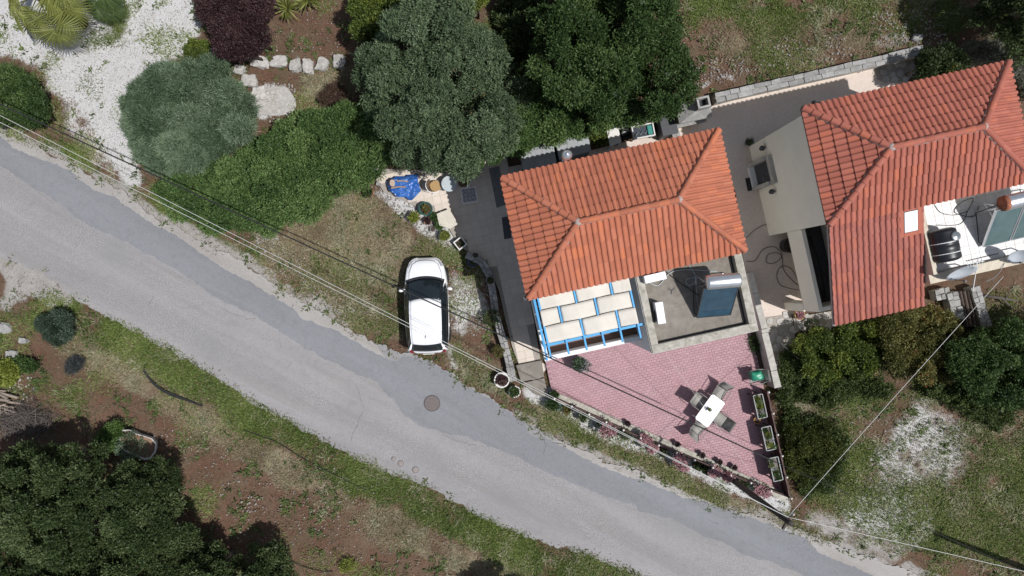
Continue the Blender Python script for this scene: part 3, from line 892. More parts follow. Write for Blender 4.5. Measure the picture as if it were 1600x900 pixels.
def hip_roof(house, F, L, Dp, ze, rise, m, deck_m, extra=None, skip=None, limit=300, rm=None):
    h = Dp/2
    A, B, C, D_ = F(0, 0, ze), F(L, 0, ze), F(L, Dp, ze), F(0, Dp, ze)
    E, G = F(h, h, ze+rise), F(L-h, h, ze+rise)
    mb = MB()
    # deck: a closed shell under the tiles
    top = [A, B, C, D_, E, G]; low = [p - Vector((0, 0, 0.14)) for p in (A, B, C, D_)]
    mb.add(top + low, [(0, 1, 5, 4), (1, 2, 5), (2, 3, 4, 5), (3, 0, 4), (0, 6, 7, 1), (1, 7, 8, 2), (2, 8, 9, 3), (3, 9, 6, 0), (9, 8, 7, 6)])
    roof = mb.build('roof', deck_m, house)
    sl = [Slope(A, B, G, E, m), Slope(B, C, G, G, m), Slope(C, D_, E, G, m), Slope(D_, A, E, E, m)]
    roof_tiles(roof, sl + (extra or []), limit, skip)
    rme = ridge_mesh(rm or m)
    mo = MB()
    for a in (A, D_): mortar_line(a, E, mo)
    for a in (B, C): mortar_line(a, G, mo)
    mortar_line(E, G, mo)
    mo.build('ridge_mortar', mortar, roof, smooth=True)
    for a in (A, D_): ridge_line(roof, a.lerp(E, 0.01), E, rme, lift=0.09)
    for a in (B, C): ridge_line(roof, a.lerp(G, 0.01), G, rme, lift=0.09)
    ridge_line(roof, G, E, rme, lift=0.10)
    for p in (E, G):
        k = MB(); k.lathe(p + Vector((0, 0, 0.10)), [(0.15, -0.02), (0.13, 0.035), (0.07, 0.07), (0.0, 0.075)], 7)
        k.build('ridge_cap', mortar, roof, smooth=True)
    return roof, (A, B, C, D_, E, G)

# ================================================================== NEAR HOUSE (hip roof, flat roof box, balcony)
HA = Frame((0.613, -0.378), 12.5)
ZE = 5.4
ha = thing('tiled_house', 'cream house with orange hip tiled roof and flat concrete roof terrace, beside the pink patio', 'house', HA(4, 2, 0))
wa = MB(); fbox(wa, HA, 0.32, 7.86, 0.05, 4.24, 0.0, ZE-0.15)
wa.build('wall', white_wall, ha)
roof_a, RA = hip_roof(ha, HA, 8.16, 4.54, ZE, 1.08, clay_a, mortar)
# white painted fascia and gutters under the tile ends
fa = MB()
fbox(fa, HA, 0.02, 4.0, -0.05, -0.005, ZE-0.16, ZE-0.01)
fa.build('fascia', white_metal, ha)
gt = MB()
gt.tube([HA(-0.03, 0, ZE-0.02), HA(-0.03, 4.54, ZE-0.02)], 0.045, 8)
gt.tube([HA(-0.03, 4.57, ZE-0.02), HA(8.16, 4.57, ZE-0.02)], 0.045, 8)
gt.build('gutter', dark_metal, ha, smooth=True)
dp = MB(); dp.tube([HA(-0.1, 0.05, ZE-0.1), HA(-0.1, 0.05, 4.9), HA(0.2, 0.1, 4.7), HA(0.25, 0.02, 0.1)], 0.05, 8)
dp.box(HA(-0.1, 0.02, ZE-0.12), (0.16, 0.16, 0.2), R(12.5)); dp.build('downpipe', dark_metal, ha)
# windows and doors of the west and north walls (seen from a step aside)
def opening(F, side, pos, w, z0, z1, house, frame_m, glass_m, d=0.0, name='window'):
    """an opening on side 'w','n','e' of a wall at offset d"""
    fr = MB(); t = 0.06
    def P(k, out, z):
        return {'w': F(d-out, k, z), 'n': F(k, d+out, z), 'e': F(d+out, k, z), 's': F(k, d-out, z)}[side]
    def slab(k0, k1, o0, o1, zz0, zz1, mb):
        pts = [P(k0, o0, 0), P(k1, o0, 0), P(k1, o1, 0), P(k0, o1, 0)]
        mb.prism([(p.x, p.y) for p in pts], zz0, zz1)
    slab(pos-w/2-t, pos-w/2, 0.004, 0.07, z0, z1, fr); slab(pos+w/2, pos+w/2+t, 0.004, 0.07, z0, z1, fr)
    slab(pos-w/2-t, pos+w/2+t, 0.004, 0.07, z1, z1+t, fr); slab(pos-w/2-t-0.04, pos+w/2+t+0.04, 0.004, 0.12, z0-t, z0, fr)
    slab(pos-0.025, pos+0.025, 0.006, 0.05, z0, z1, fr)
    o = fr.build(name, frame_m, house)
    for k in (-1, 1):
        gl = MB(); slab(pos+min(0, k)*w/2+0.01, pos+max(0, k)*w/2-0.01, 0.003, 0.025, z0, z1, gl); gl.build('pane', glass_m, o)
win_glass = glassy('window_glass', (0.02, 0.025, 0.03))
opening(HA, 'w', 1.4, 1.0, 1.0, 2.1, ha, white_metal, win_glass, 0.32)
opening(HA, 'w', 3.2, 1.0, 3.7, 4.7, ha, white_metal, win_glass, 0.32)
opening(HA, 'n', 2.2, 1.0, 1.0, 2.1, ha, white_metal, win_glass, 4.24)
opening(HA, 'n', 5.6, 1.2, 3.6, 4.7, ha, white_metal, win_glass, 4.24)
opening(HA, 's', 1.3, 1.5, 2.9, 4.8, ha, white_metal, win_glass, 0.05, 'balcony_door')
# the flat roof box
bx = MB(); fbox(bx, HA, 4.06, 8.04, -2.99, 0.05, 0.0, 4.90); bx.build('annex_wall', white_wall, ha)
opening(HA, 's', 5.4, 1.4, 0.25, 2.2, ha, blue_paint, win_glass, -2.99, 'patio_door')
opening(HA, 's', 6.4, 1.3, 3.3, 4.3, ha, blue_paint, win_glass, -2.99)
opening(HA, 's', 2.0, 1.5, 0.25, 2.2, ha, blue_paint, win_glass, -2.55, 'patio_door')
opening(HA, 'e', -1.4, 1.0, 3.3, 4.3, ha, blue_paint, win_glass, 8.04)
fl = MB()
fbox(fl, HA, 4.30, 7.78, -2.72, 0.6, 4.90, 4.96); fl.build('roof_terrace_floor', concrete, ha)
for nm, a0, a1, b0, b1 in (('w', 4.05, 4.33, -2.7, -0.02), ('e', 7.77, 8.05, -2.7, 0.0), ('s', 4.05, 8.05, -3.0, -2.7)):
    p = MB(); fbox(p, HA, a0, a1, b0, b1, 4.88, 5.27)
    p.build('parapet', parapet_m, ha, bevel=0.02)
ed = MB()
for a0, a1, b0, b1 in ((4.02, 4.05, -3.03, 0.0), (8.05, 8.08, -3.03, 0.0), (4.05, 8.05, -3.03, -3.0)): fbox(ed, HA, a0, a1, b0, b1, 5.14, 5.22)
ed.build('parapet_edge', grey_render, ha)
# dark line along the inner foot of the south and east parapets
dr = MB(); fbox(dr, HA, 4.34, 7.76, -2.695, -2.655, 4.961, 4.972); fbox(dr, HA, 7.725, 7.765, -2.65, 0.1, 4.961, 4.972); dr.build('parapet_foot_line', black_plastic, ha)
# balcony
bal = MB(); fbox(bal, HA, 0.12, 4.04, -2.60, 0.03, 2.55, 2.75); bal.build('balcony_slab', white_wall, ha)
brown_tile = plain('brown_balcony_tile', (0.16, 0.095, 0.07), 0.6, 0.15, 8, 0.1)
bf = MB(); fbox(bf, HA, 0.30, 4.03, -2.42, 0.03, 2.754, 2.78); bf.build('balcony_floor', brown_tile, ha)
for a0, a1, b0, b1, z1 in ((0.12, 4.04, -2.60, -2.42, 3.65), (0.12, 0.30, -2.42, 0.03, 3.65)):
    p = MB(); fbox(p, HA, a0, a1, b0, b1, 2.75, z1); p.build('balcony_parapet', white_wall, ha, bevel=0.015)
bb = MB(); fbox(bb, HA, 0.42, 3.3, -1.98, -1.55, 2.79, 3.9); bb.build('balcony_bench', white_wall, ha, bevel=0.02)
gs = MB(); fbox(gs, HA, 0.25, 4.05, -2.55, -2.35, 0.0, 2.54); gs.build('ground_floor_wall', white_wall, ha)

# ---- blue pergola with woven canvas
pg = thing('pergola', 'blue wooden pergola woven with beige canvas strips over the balcony', 'pergola', HA(2, -1.2, 2.8))
ZP = 5.12
RX = [0.34 + 0.686*i for i in range(6)]
for i, a in enumerate(RX):
    r_ = MB(); r_.bar(HA(a, -0.02, ZP), HA(a+0.0, -2.36, ZP-0.03), 0.07, 0.11); r_.build('rafter', blue_paint, pg, bevel=0.008)
sb = MB(); sb.bar(HA(0.18, -1.87, ZP-0.12), HA(4.0, -1.87, ZP-0.12), 0.10, 0.13); sb.build('cross_beam', blue_paint, pg, bevel=0.008)
sb = MB(); sb.bar(HA(0.20, -0.05, ZP-0.12), HA(0.20, -2.0, ZP-0.12), 0.09, 0.12); sb.build('cross_beam', blue_paint, pg, bevel=0.008)
for a, b in ((0.2, -1.87), (0.2, -0.95)):
    p = MB(); p.bar(HA(a, b, 3.64), HA(a, b, ZP-0.18), 0.09); p.build('post', blue_paint, pg)
rl = MB(); rl.bar(HA(0.21, -0.05, 4.25), HA(0.21, -2.5, 4.25), 0.06); rl.bar(HA(0.21, -0.05, 3.95), HA(0.21, -2.5, 3.95), 0.05); rl.bar(HA(0.2, -2.52, 4.05), HA(0.2, -2.52, 3.6), 0.06)
rl.build('side_rail', blue_paint, pg)
def canvas_panel(a0, a1, b0, b1, hid):
    """a strip that passes under the rafters at its ends and over the hidden one in the middle"""
    mb = MB(); na, nb = 16, 5
    for j in range(nb+1):
        for i in range(na+1):
            a = a0 + (a1-a0)*i/na; b = b0 + (b1-b0)*j/nb
            z = ZP + 0.062
            if hid is not None:
                span = max(abs(a0-hid), abs(a1-hid))
                t = abs(a-hid)/span
                z = ZP + 0.072 - 0.085*t**1.3
            z += 0.008*math.sin(a*9+b*5) + 0.006*random.uniform(-1, 1)
            edge = 0.012*math.sin(a*3.1+b)*(1 if j in (0, nb) else 0)
            mb.v.append(tuple(HA(a, b+edge, z))); mb.a.append(0)
    for j in range(nb):
        for i in range(na):
            k = j*(na+1)+i
            mb.f.append((k, k+1, k+na+2, k+na+1))
    o = mb.build('canvas_strip', canvas, pg, smooth=True)
    md = o.modifiers.new('thick', 'SOLIDIFY'); md.thickness = 0.006
    return o
rows = [(-0.53, -0.02), (-1.15, -0.56), (-1.80, -1.18)]
g_ = 0.055
canvas_panel(RX[0]-0.03, RX[2]-g_, *rows[0], RX[1]); canvas_panel(RX[2]+g_, RX[4]-g_, *rows[0], RX[3]); canvas_panel(RX[4]+g_, RX[5]+0.03, *rows[0], RX[5])
canvas_panel(RX[0]-0.03, RX[1]-g_, *rows[1], RX[0]); canvas_panel(RX[1]+g_, RX[3]-g_, *rows[1], RX[2]); canvas_panel(RX[3]+g_, RX[5]-g_, *rows[1], RX[4])
canvas_panel(RX[0]-0.03, RX[2]-g_, *rows[2], RX[1]); canvas_panel(RX[2]+g_, RX[4]-g_, *rows[2], RX[3]); canvas_panel(RX[4]+g_, RX[5]+0.03, *rows[2], RX[5])

# ================================================================== FAR HOUSE (right edge)
HB = Frame((11.40, 2.26), 12.6)
ZB = 6.0
hb = thing('tiled_house', 'cream house with red hip roof, skylight and white tiled roof terrace at the right edge', 'house', HB(3.5, 1, 0))
wb = MB(); fbox(wb, HB, 0.08, 7.3, 0.05, 4.12, 0.0, ZB-0.14); wb.build('wall', cream_wall, hb)
# lower wing under the lean-to roof
LW = 3.52
lo_t0, lo_t1 = 0.0, -3.72
wl = MB(); wl.prism(HB.rect(1.45, LW-0.02, lo_t1+0.3, 0.05), 0.0, 4.6); wl.build('wing_wall', cream_wall, hb)
zl0, zl1 = ZB-0.05, 4.62
s_low = Slope(HB(0.0, lo_t1, zl1), HB(LW, lo_t1, zl1), HB(LW, lo_t0, zl0), HB(0.0, lo_t0, zl0), clay_c)
sky_c = HB(2.98, -0.45, 0)
def skip_b(p):
    a, b = HB.ab(p)
    return (2.62 < a < 3.38 and -0.98 < b < 0.02) 
roof_b, RB = hip_roof(hb, HB, 7.55, 4.31, ZB, 1.1, clay_b, mortar, extra=[s_low], skip=skip_b, limit=300)
dk = MB(); dk.add([HB(0, lo_t1, zl1), HB(LW, lo_t1, zl1), HB(LW, lo_t0, zl0), HB(0, lo_t0, zl0)] + [HB(0, lo_t1, zl1-.12), HB(LW, lo_t1, zl1-.12), HB(LW, lo_t0, zl0-.12), HB(0, lo_t0, zl0-.12)],
        [(0,1,2,3), (7,6,5,4), (0,4,5,1), (1,5,6,2), (2,6,7,3), (3,7,4,0)]); dk.build('lean_to_deck', mortar, hb)
gb = MB(); gb.tube([HB(-0.03, 0, ZB-0.03), HB(-0.03, 4.31, ZB-0.03)], 0.045, 8); gb.tube([HB(0, 4.34, ZB-0.03), HB(7.5, 4.34, ZB-0.03)], 0.04, 8)
gb.build('gutter', dark_metal, hb, smooth=True)
gb = MB(); fbox(gb, HB, 0.0, LW, lo_t1-0.07, lo_t1-0.01, zl1-0.10, zl1+0.0); gb.build('eave_board', white_metal, hb)
# skylight in the lean-to
slope_z = lambda b: zl0 + (zl1-zl0)*(b/lo_t1)
skl = MB()
Ms = s_low.M
def on_low(a, b, h): 
    p = HB(a, b, slope_z(b)); return p + s_low.n*h
fr = MB()
for a0, a1, b0, b1 in ((2.60, 2.74, -1.0, 0.03), (3.26, 3.40, -1.0, 0.03), (2.74, 3.26, -1.0, -0.86), (2.74, 3.26, -0.1, 0.03)):
    q = [on_low(a, b, h) for h in (0.0, 0.10) for a, b in ((a0, b0), (a1, b0), (a1, b1), (a0, b1))]
    fr.add(q, [(3,2,1,0),(4,5,6,7),(0,1,5,4),(1,2,6,5),(2,3,7,6),(3,0,4,7)])
frame_o = fr.build('skylight', clay_c, hb, bevel=0.01)
pane_m = plain('white_acrylic', (0.80, 0.82, 0.83), 0.15, 0.08, 3, 0.0, dirt=(0.55, 0.58, 0.56), dirt_scale=2.5, dirt_amt=0.4)
q = [on_low(a, b, h) for h in (0.03, 0.115) for a, b in ((2.76, -0.84), (3.24, -0.84), (3.24, -0.12), (2.76, -0.12))]
pn = MB(); pn.add(q, [(3,2,1,0),(4,5,6,7),(0,1,5,4),(1,2,6,5),(2,3,7,6),(3,0,4,7)]); pn.build('pane', pane_m, frame_o)
# white tiled roof terrace
ZT = 5.0
tw_ = MB(); fbox(tw_, HB, LW+0.03, 8.2, -2.75, 0.05, 0.0, ZT-0.02); tw_.build('terrace_wall', cream_wall, hb)
tf = MB(); fbox(tf, HB, LW+0.15, 8.1, -2.62, 0.25, ZT-0.02, ZT+0.03); tfo = tf.build('terrace_floor', plain('pale_grout', (0.46, 0.44, 0.42), 0.9, 0.1, 10, 0.1), hb)
tme = MB(); tme.box((0, 0, 0.006), (0.325, 0.325, 0.012)); tmesh = bpy.data.meshes.new('tile'); tmesh.from_pydata(tme.v, [], tme.f); tmesh.materials.append(tile_white)
for i in range(13):
    for j in range(8):
        a, b = LW+0.36+0.337*i, -2.4+0.337*j
        sub('tile', tmesh, tfo, Matrix.Translation(HB(a, b, ZT+0.03+random.uniform(0, 0.002))) @ Matrix.Rotation(R(12.6), 4, 'Z'))
cream_par = plain('cream_parapet', (0.56, 0.50, 0.40), 0.9, 0.1, 5, 0.3, dirt=(0.36, 0.30, 0.22), dirt_scale=2.5, dirt_amt=0.5)
p = MB(); fbox(p, HB, LW+0.02, 8.2, -2.96, -2.62, 4.6, ZT+0.28); p.build('parapet', cream_par, hb, bevel=0.015)
p = MB(); fbox(p, HB, LW+0.02, LW+0.2, -2.62, 0.02, 4.3, ZT+0.60); p.build('parapet', cream_par, hb, bevel=0.015)
# west wall: door in a deep frame, two lamps
wx = 0.08
def wslab(b0, b1, z0, z1, o0, o1, mb): return mb.prism(HB.rect(wx-o1, wx-o0, b0, b1), z0, z1)
dfr = MB(); wslab(2.15, 3.35, 1.95, 2.25, 0.004, 0.16, dfr); wslab(2.15, 2.30, 0.0, 1.95, 0.004, 0.30, dfr); wslab(3.20, 3.35, 0.0, 1.95, 0.004, 0.30, dfr)
do = dfr.build('door', grey_render, hb)
th = MB(); wslab(2.30, 3.20, 0.0, 0.16, 0.004, 0.28, th); th.build('doorstep', white_wall, do)
dl = MB(); wslab(2.32, 3.18, 0.16, 1.94, 0.004, 0.04, dl); dl.build('door_leaf', dark_metal, do)
dh = MB(); dh.bar(HB(wx-0.09, 2.42, 1.05), HB(wx-0.09, 2.56, 1.05), 0.03); dh.bar(HB(wx-0.09, 2.42, 1.05), HB(wx-0.03, 2.42, 1.05), 0.03); dh.build('handle', steel, do)
for b in (3.72, 1.85):
    l = MB(); c = HB(wx-0.16, b, 1.65); l.lathe(c, [(0.03, 0), (0.10, 0.05), (0.12, 0.2), (0.05, 0.27), (0.02, 0.3)], 6); l.bar(HB(wx-0.005, b, 1.85), c + Vector((0, 0, 0.28)), 0.03)
    l.build('wall_lamp', dark_metal, hb)
# upper balcony of the wing: floor, parapet, end pillar
bs_ = MB(); fbox(bs_, HB, 0.1, 1.44, -3.30, 0.04, 2.0, 2.15); bs_.build('balcony_slab', cream_wall, hb)
bd = MB(); fbox(bd, HB, 0.26, 1.44, -3.12, 0.04, 2.153, 2.17); bd.build('balcony_floor', dark_metal, hb)  # dark floor colour stands in for the shade inside the balcony
bp = MB(); fbox(bp, HB, 0.08, 0.24, -3.32, 0.04, 2.1, 3.45); bp.build('balcony_parapet', cream_wall, hb, bevel=0.012)
bp = MB(); fbox(bp, HB, 0.24, 1.44, -3.32, -3.16, 2.1, 3.40); bp.build('balcony_parapet', cream_wall, hb, bevel=0.012)
pl_ = MB(); fbox(pl_, HB, 0.06, 0.62, -3.34, -3.0, 0.0, 2.0); pl_.build('pillar', cream_wall, hb, bevel=0.012)
rb = MB(); rb.tube([HB(0.7, -0.3, 2.35), HB(0.75, -1.2, 2.4), HB(0.8, -2.2, 2.35), HB(0.75, -2.9, 2.35)], 0.18, 10); tag(rb.build('rolled_tarpaulin', black_plastic, None, smooth=True), 'black rolled tarpaulin lying in the dark balcony under the red roof', 'tarpaulin')
def wall_px(pts, w, h, name, m, parent=None, z0=0.0, bevel=0.02, rough=0.0, close=False):
    """a wall along ground pixels (base centre line)"""
    P_ = [W(x, y, 0) for x, y in pts]
    L_, R_ = [], []
    for i, p in enumerate(P_):
        d = (P_[min(i+1, len(P_)-1)] - P_[max(i-1, 0)]).normalized(); n = Vector((-d.y, d.x, 0))
        j = 1 + rough*random.uniform(-1, 1)
        L_.append(p + n*w/2*j); R_.append(p - n*w/2*j)
    mb = MB(); mb.prism([(p.x, p.y) for p in L_ + R_[::-1]], z0, h)
    return mb.build(name, m, parent, bevel=bevel)
# ================================================================== PAVED AREAS AND WALLS
def clip_rect(rect, poly):
    """Sutherland-Hodgman clip of a small ccw polygon against a convex-ish polygon's edges is not needed: keep if the centre is inside"""
    return None
def sheet(name, px_poly, z, m, thick=0.12):
    mb = MB(); mb.prism([W(x, y, 0) for x, y in px_poly], z-thick, z)
    return structure(mb.build(name, m))
# pink patio
ZPAT = 0.14
patio_px = [(850,556),(861,608),(950,648),(1080,706),(1229,771),(1200,640),(1172,520),(1150,420),(1010,450),(980,500)]
patio = sheet('patio', patio_px, ZPAT, paver_joint, 0.25)
pv = MB(); cnt = 0
pw, ph = 0.215, 0.112
for j in range(-100, 40):
    for i in range(-5, 50):
        c = HA(i*pw + (pw/2 if j % 2 else 0), j*ph)
        px, py = 800 + c.x*PXM, 450 - c.y*PXM
        if not inpoly(px, py, patio_px): continue
        if not all(inpoly(px+dx, py+dy, patio_px) for dx, dy in ((-3,0),(3,0),(0,2),(0,-2))): continue
        a, b = HA.ab(c)
        if b > -1.5 and a < 7.6: continue
        z = ZPAT + 0.012 + random.uniform(-0.002, 0.003)
        hw, hh = pw/2-0.007, ph/2-0.007
        q = [HA(a+sx*hw, b+sy*hh, 0) for sx, sy in ((-1,-1),(1,-1),(1,1),(-1,1))]
        pv.add([(p.x, p.y, ZPAT-0.01) for p in q] + [(p.x, p.y, z) for p in q], [(4,5,6,7),(0,1,5,4),(1,2,6,5),(2,3,7,6),(3,0,4,7)], random.random()**1.0)
        cnt += 1
stuff(pv.build('paver', paver_m, patio, attr=True))
# beige tiled yard west of the house, with single tiles
yard_px = [(575,262),(640,266),(700,262),(790,225),(800,300),(845,565),(856,572),(838,600),(812,574),(800,540),(790,500),(780,455),(768,425),(740,402),(716,380),(694,345),(640,318),(600,300)]
yard = sheet('courtyard', yard_px, 0.04, grout, 0.1)
FY = Frame((-1.0, 0.0), 12.5)
yme = MB(); yme.box((0, 0, 0.005), (0.353, 0.353, 0.010)); ymesh = bpy.data.meshes.new('tile'); ymesh.from_pydata(yme.v, [], yme.f); ymesh.materials.append(tile_beige)
for i in range(-18, 12):
    for j in range(-14, 20):
        c = FY(i*0.36, j*0.36)
        px, py = 800 + c.x*PXM, 450 - c.y*PXM
        if all(inpoly(px+dx, py+dy, yard_px) for dx, dy in ((-5,-5),(5,-5),(5,5),(-5,5))) and not (px > 830 and py < 440):
            sub('tile', ymesh, yard, Matrix.Translation((c.x, c.y, 0.04+random.uniform(0, 0.002))) @ Matrix.Rotation(R(12.5), 4, 'Z'))
# yard between and behind the houses
mid_px = [(790,262),(920,236),(1040,206),(1100,186),(1112,166),(1400,94),(1420,130),(1500,160),(1330,360),(1265,480),(1236,492),(1180,498),(1165,440),(1150,300),(1100,220),(950,255),(800,300)]
mid = sheet('back_courtyard', mid_px, 0.03, plain('back_yard_floor', (0.56, 0.475, 0.41), 0.7, 0.10, 9, 0.15, dirt=(0.44, 0.37, 0.32), dirt_scale=0.8, dirt_amt=0.4), 0.1)
gr = MB()
# stepping path south of the stair wall
walk_px = [(1180,498),(1236,490),(1246,560),(1244,606),(1214,608),(1205,560),(1192,530)]
walk = sheet('stone_walk', walk_px, 0.05, grout, 0.12)
def crazy(parent, poly, z, m, cell, seed, name='paving_stone', h=0.025, gap=0.82):
    """irregular flat stones covering an outline"""
    g = random.Random(seed)
    xs = [p[0] for p in poly]; ys = [p[1] for p in poly]
    y = min(ys); r = 0
    while y < max(ys):
        x = min(xs) + (cell*0.5 if r % 2 else 0)
        while x < max(xs):
            cx, cy = x+g.uniform(-.22, .22)*cell, y+g.uniform(-.22, .22)*cell
            if inpoly(cx, cy, poly):
                n = g.randint(5, 7); a0 = g.random()*6
                rr = cell*0.5*gap*g.uniform(0.9, 1.2)
                pts = [W(cx+math.cos(a0+2*math.pi*k/n)*rr*g.uniform(.85, 1.15), cy+math.sin(a0+2*math.pi*k/n)*rr*g.uniform(.85, 1.15)) for k in range(n)]
                mb = MB(); mb.prism(pts, z-0.02, z+h+g.uniform(-.006, .006))
                mb.build(name, m, parent)
            x += cell
        y += cell*0.9; r += 1
crazy(walk, walk_px, 0.05, pale_stone, 15, 4)
ledge_px = [(1238,492),(1262,492),(1310,484),(1312,508),(1270,518),(1240,516)]
ledge = sheet('stone_ledge', ledge_px, 0.10, grout, 0.2)
crazy(ledge, ledge_px, 0.10, pale_stone, 14, 9)

def rubble_wall(name, label, pts, w, h, m, seed, step=0.36, z0=0.0, group=None, rows=2):
    """a wall of rough coping stones laid along ground pixels; the core and each stone are parts"""
    g = random.Random(seed)
    P_ = [W(x, y, h) for x, y in pts]
    P_ = [Vector((p.x, p.y, 0)) for p in P_]
    t = thing(name, label, 'wall', P_[0], group)
    for a, b in zip(P_[:-1], P_[1:]):
        d = b-a; L = d.length; d.normalize(); n = Vector((-d.y, d.x, 0))
        core = MB(); core.prism([a+n*w*.44, b+n*w*.44, b-n*w*.44, a-n*w*.44], z0, h-0.08); core.build('core', grey_render, t)
        for r in range(rows):
            s = 0
            while s < L:
                l = min(step*g.uniform(0.7, 1.5), L-s)
                if l < 0.08: break
                o0 = -w/2 + w*r/rows; o1 = o0 + w/rows
                j = lambda: g.uniform(-0.02, 0.02)
                q = [a+d*(s+0.008+j()*.3)+n*(o0+0.006+j()), a+d*(s+l-0.008)+n*(o0+0.006+j()), a+d*(s+l-0.008)+n*(o1-0.006+j()), a+d*(s+0.008)+n*(o1-0.006+j())]
                mb = MB(); zt = h + g.uniform(-0.025, 0.03)
                mb.add([(p.x, p.y, h-0.09) for p in q] + [(p.x, p.y, zt+g.uniform(-.012, .012)) for p in q], [(4,5,6,7),(0,1,5,4),(1,2,6,5),(2,3,7,6),(3,0,4,7),(3,2,1,0)])
                mb.build('stone', m, t, bevel=0.012)
                s += l
    return t
rubble_wall('stone_wall', 'long grey stone boundary wall behind the back courtyard, below the rough field', [(1118,153),(1390,91),(1444,77)], 0.44, 0.55, stone_m, 3, step=0.5)
rubble_wall('stone_wall', 'low stone wall beside the parked white car and the shaded courtyard', [(728,398),(752,408),(766,432),(774,490),(790,545),(802,596)], 0.34, 0.4, stone_m, 5, step=0.34)
rubble_wall('stone_wall', 'stone wall on the left of the dark log store at the right house', [(1488,457),(1500,500)], 0.50, 0.55, stone_m, 6, step=0.24)
rubble_wall('stone_wall', 'stone wall on the right of the dark log store at the right house', [(1524,448),(1543,512)], 0.44, 0.55, stone_m, 8, step=0.24)
rubble_wall('stone_wall', 'short stone kerb under the terrace corner of the right house', [(1462,462),(1486,456)], 0.5, 0.45, stone_m, 12, step=0.22)
rubble_wall('garden_wall', 'grey concrete wall along the right side of the pink patio', [(1172,425),(1196,520),(1216,606)], 0.30, 1.0, grey_render, 14, step=1.2, rows=1)
rubble_wall('kerb', 'low rough stone kerb behind the sheds under the green tree', [(945,200),(1020,180)], 0.45, 0.35, stone_m, 15)
# small concrete blocks at the foot of the yard
for k, (poly, z, lab) in enumerate([([(806,570),(846,562),(850,588),(814,596)], 0.22, 'grey concrete step at the lower end of the west courtyard'), ([(816,598),(850,590),(858,622),(836,616)], 0.12, 'lower grey concrete step above the patio corner')]):
    mb = MB(); mb.prism([W(x, y) for x, y in poly], -0.05, z); tag(mb.build('concrete_step', concrete, bevel=0.02), lab, 'step')
# planting bed strip right of the annex
bed = MB(); bed.prism([W(x, y) for x, y in [(1170,505),(1184,500),(1200,575),(1186,580)]], -0.02, 0.17); structure(bed.build('planting_bed', soil_m))

# ---- patio fences (dark boards) with festoon lights
def fence(label, pts, h, group):
    P_ = [W(x, y, h) for x, y in pts]; P_ = [Vector((p.x, p.y, 0)) for p in P_]
    t = thing('board_fence', label, 'fence', P_[0], group)
    for a, b in zip(P_[:-1], P_[1:]):
        d = b-a; L = d.length; d.normalize(); n = max(1, round(L/0.95))
        for i in range(n+1):
            p = a + d*(L*i/n); mb = MB(); mb.box(p + Vector((0, 0, h/2)), (0.06, 0.06, h+0.06), math.atan2(d.y, d.x)); mb.build('post', brown_wood, t)
        k = 0; z = 0.06
        while z < h-0.02:
            mb = MB(); mb.bar(a + Vector((0, 0, z+0.06)), b + Vector((0, 0, z+0.06)), 0.022, 0.125); mb.build('board', brown_wood, t); z += 0.14
        mb = MB(); mb.bar(a + Vector((0, 0, h+0.02)), b + Vector((0, 0, h+0.02)), 0.07, 0.03); mb.build('top_rail', brown_wood, t)
    return t, P_
f1, FP1 = fence('dark brown board fence along the road side of the pink patio', [(866,622),(1000,683),(1140,741),(1234,777)], 0.72, None)
f2, FP2 = fence('dark brown board fence along the grassy side of the pink patio', [(1199,612),(1234,777)], 0.90, None)
bulb_m, nt_, bs_b = _nodes('bulb_glass')
bs_b.inputs['Base Color'].default_value = (0.82, 0.8, 0.74, 1); bs_b.inputs['Roughness'].default_value = 0.25
def festoon(label, P_, h, step):
    t = thing('festoon_light', label, 'string lights', P_[0] + Vector((0, 0, h)))
    pts = []; bulbs = []
    for a, b in zip(P_[:-1], P_[1:]):
        L = (b-a).length; n = max(1, round(L/step))
        for i in range(n):
            for k in range(6):
                s = (i+k/6)/n
                pts.append(a.lerp(b, s) + Vector((0, 0, h+0.20-0.12*math.sin(math.pi*k/6))))
            bulbs.append(a.lerp(b, i/n) + Vector((0, 0, h+0.17)))
    pts.append(P_[-1] + Vector((0, 0, h+0.2))); bulbs.append(P_[-1] + Vector((0, 0, h+0.17)))
    mb = MB(); mb.tube(pts, 0.009, 5); mb.build('flex', rubber, t)
    for p in bulbs:
        mb = MB(); mb.lathe(p, [(0.0, -0.085), (0.04, -0.07), (0.055, -0.03), (0.04, 0.02), (0.02, 0.05), (0.0, 0.055)], 8); mb.build('bulb', bulb_m, t, smooth=True)
    return t
festoon('string of small round bulbs on the road-side patio fence', FP1, 0.74, 0.86)
festoon('string of small round bulbs on the grassy-side patio fence', FP2, 0.92, 0.9)
# raised grey planting ledge inside the road fence
lp = [W(x, y) for x, y in [(862,609),(1000,668),(1228,769),(1224,782),(1000,684),(866,624)]]
lg = MB(); lg.prism(lp, 0.0, 0.26); structure(lg.build('patio_ledge', parapet_m))

# ================================================================== ROAD FITTINGS, ROCKS
mh = thing('manhole_cover', 'round rusty brown manhole cover in the dark road strip', 'manhole cover', W(675, 630, 0.01))
rust = plain('rusty_iron', (0.14, 0.118, 0.112), 0.8, 0.2, 20, 0.5)
k = MB(); k.lathe(W(675, 630, 0.006), [(0.37, 0), (0.37, 0.012), (0.335, 0.013)], 28); k.build('rim', plain('dark_iron', (0.07, 0.06, 0.058), 0.8, 0.2, 20, 0.3), mh)
k = MB(); k.lathe(W(675, 630, 0.018), [(0.33, 0), (0.33, 0.008), (0.31, 0.01)], 28)
k.build('lid', rust, mh)
for i in range(-3, 4):
    k = MB(); hw = math.sqrt(max(0.01, 0.29**2-(i*0.08)**2)); c = W(675, 630, 0.031); k.bar(c+Vector((-hw, i*0.08, 0)), c+Vector((hw, i*0.08, 0)), 0.025, 0.008); k.build('rib', rust, mh)
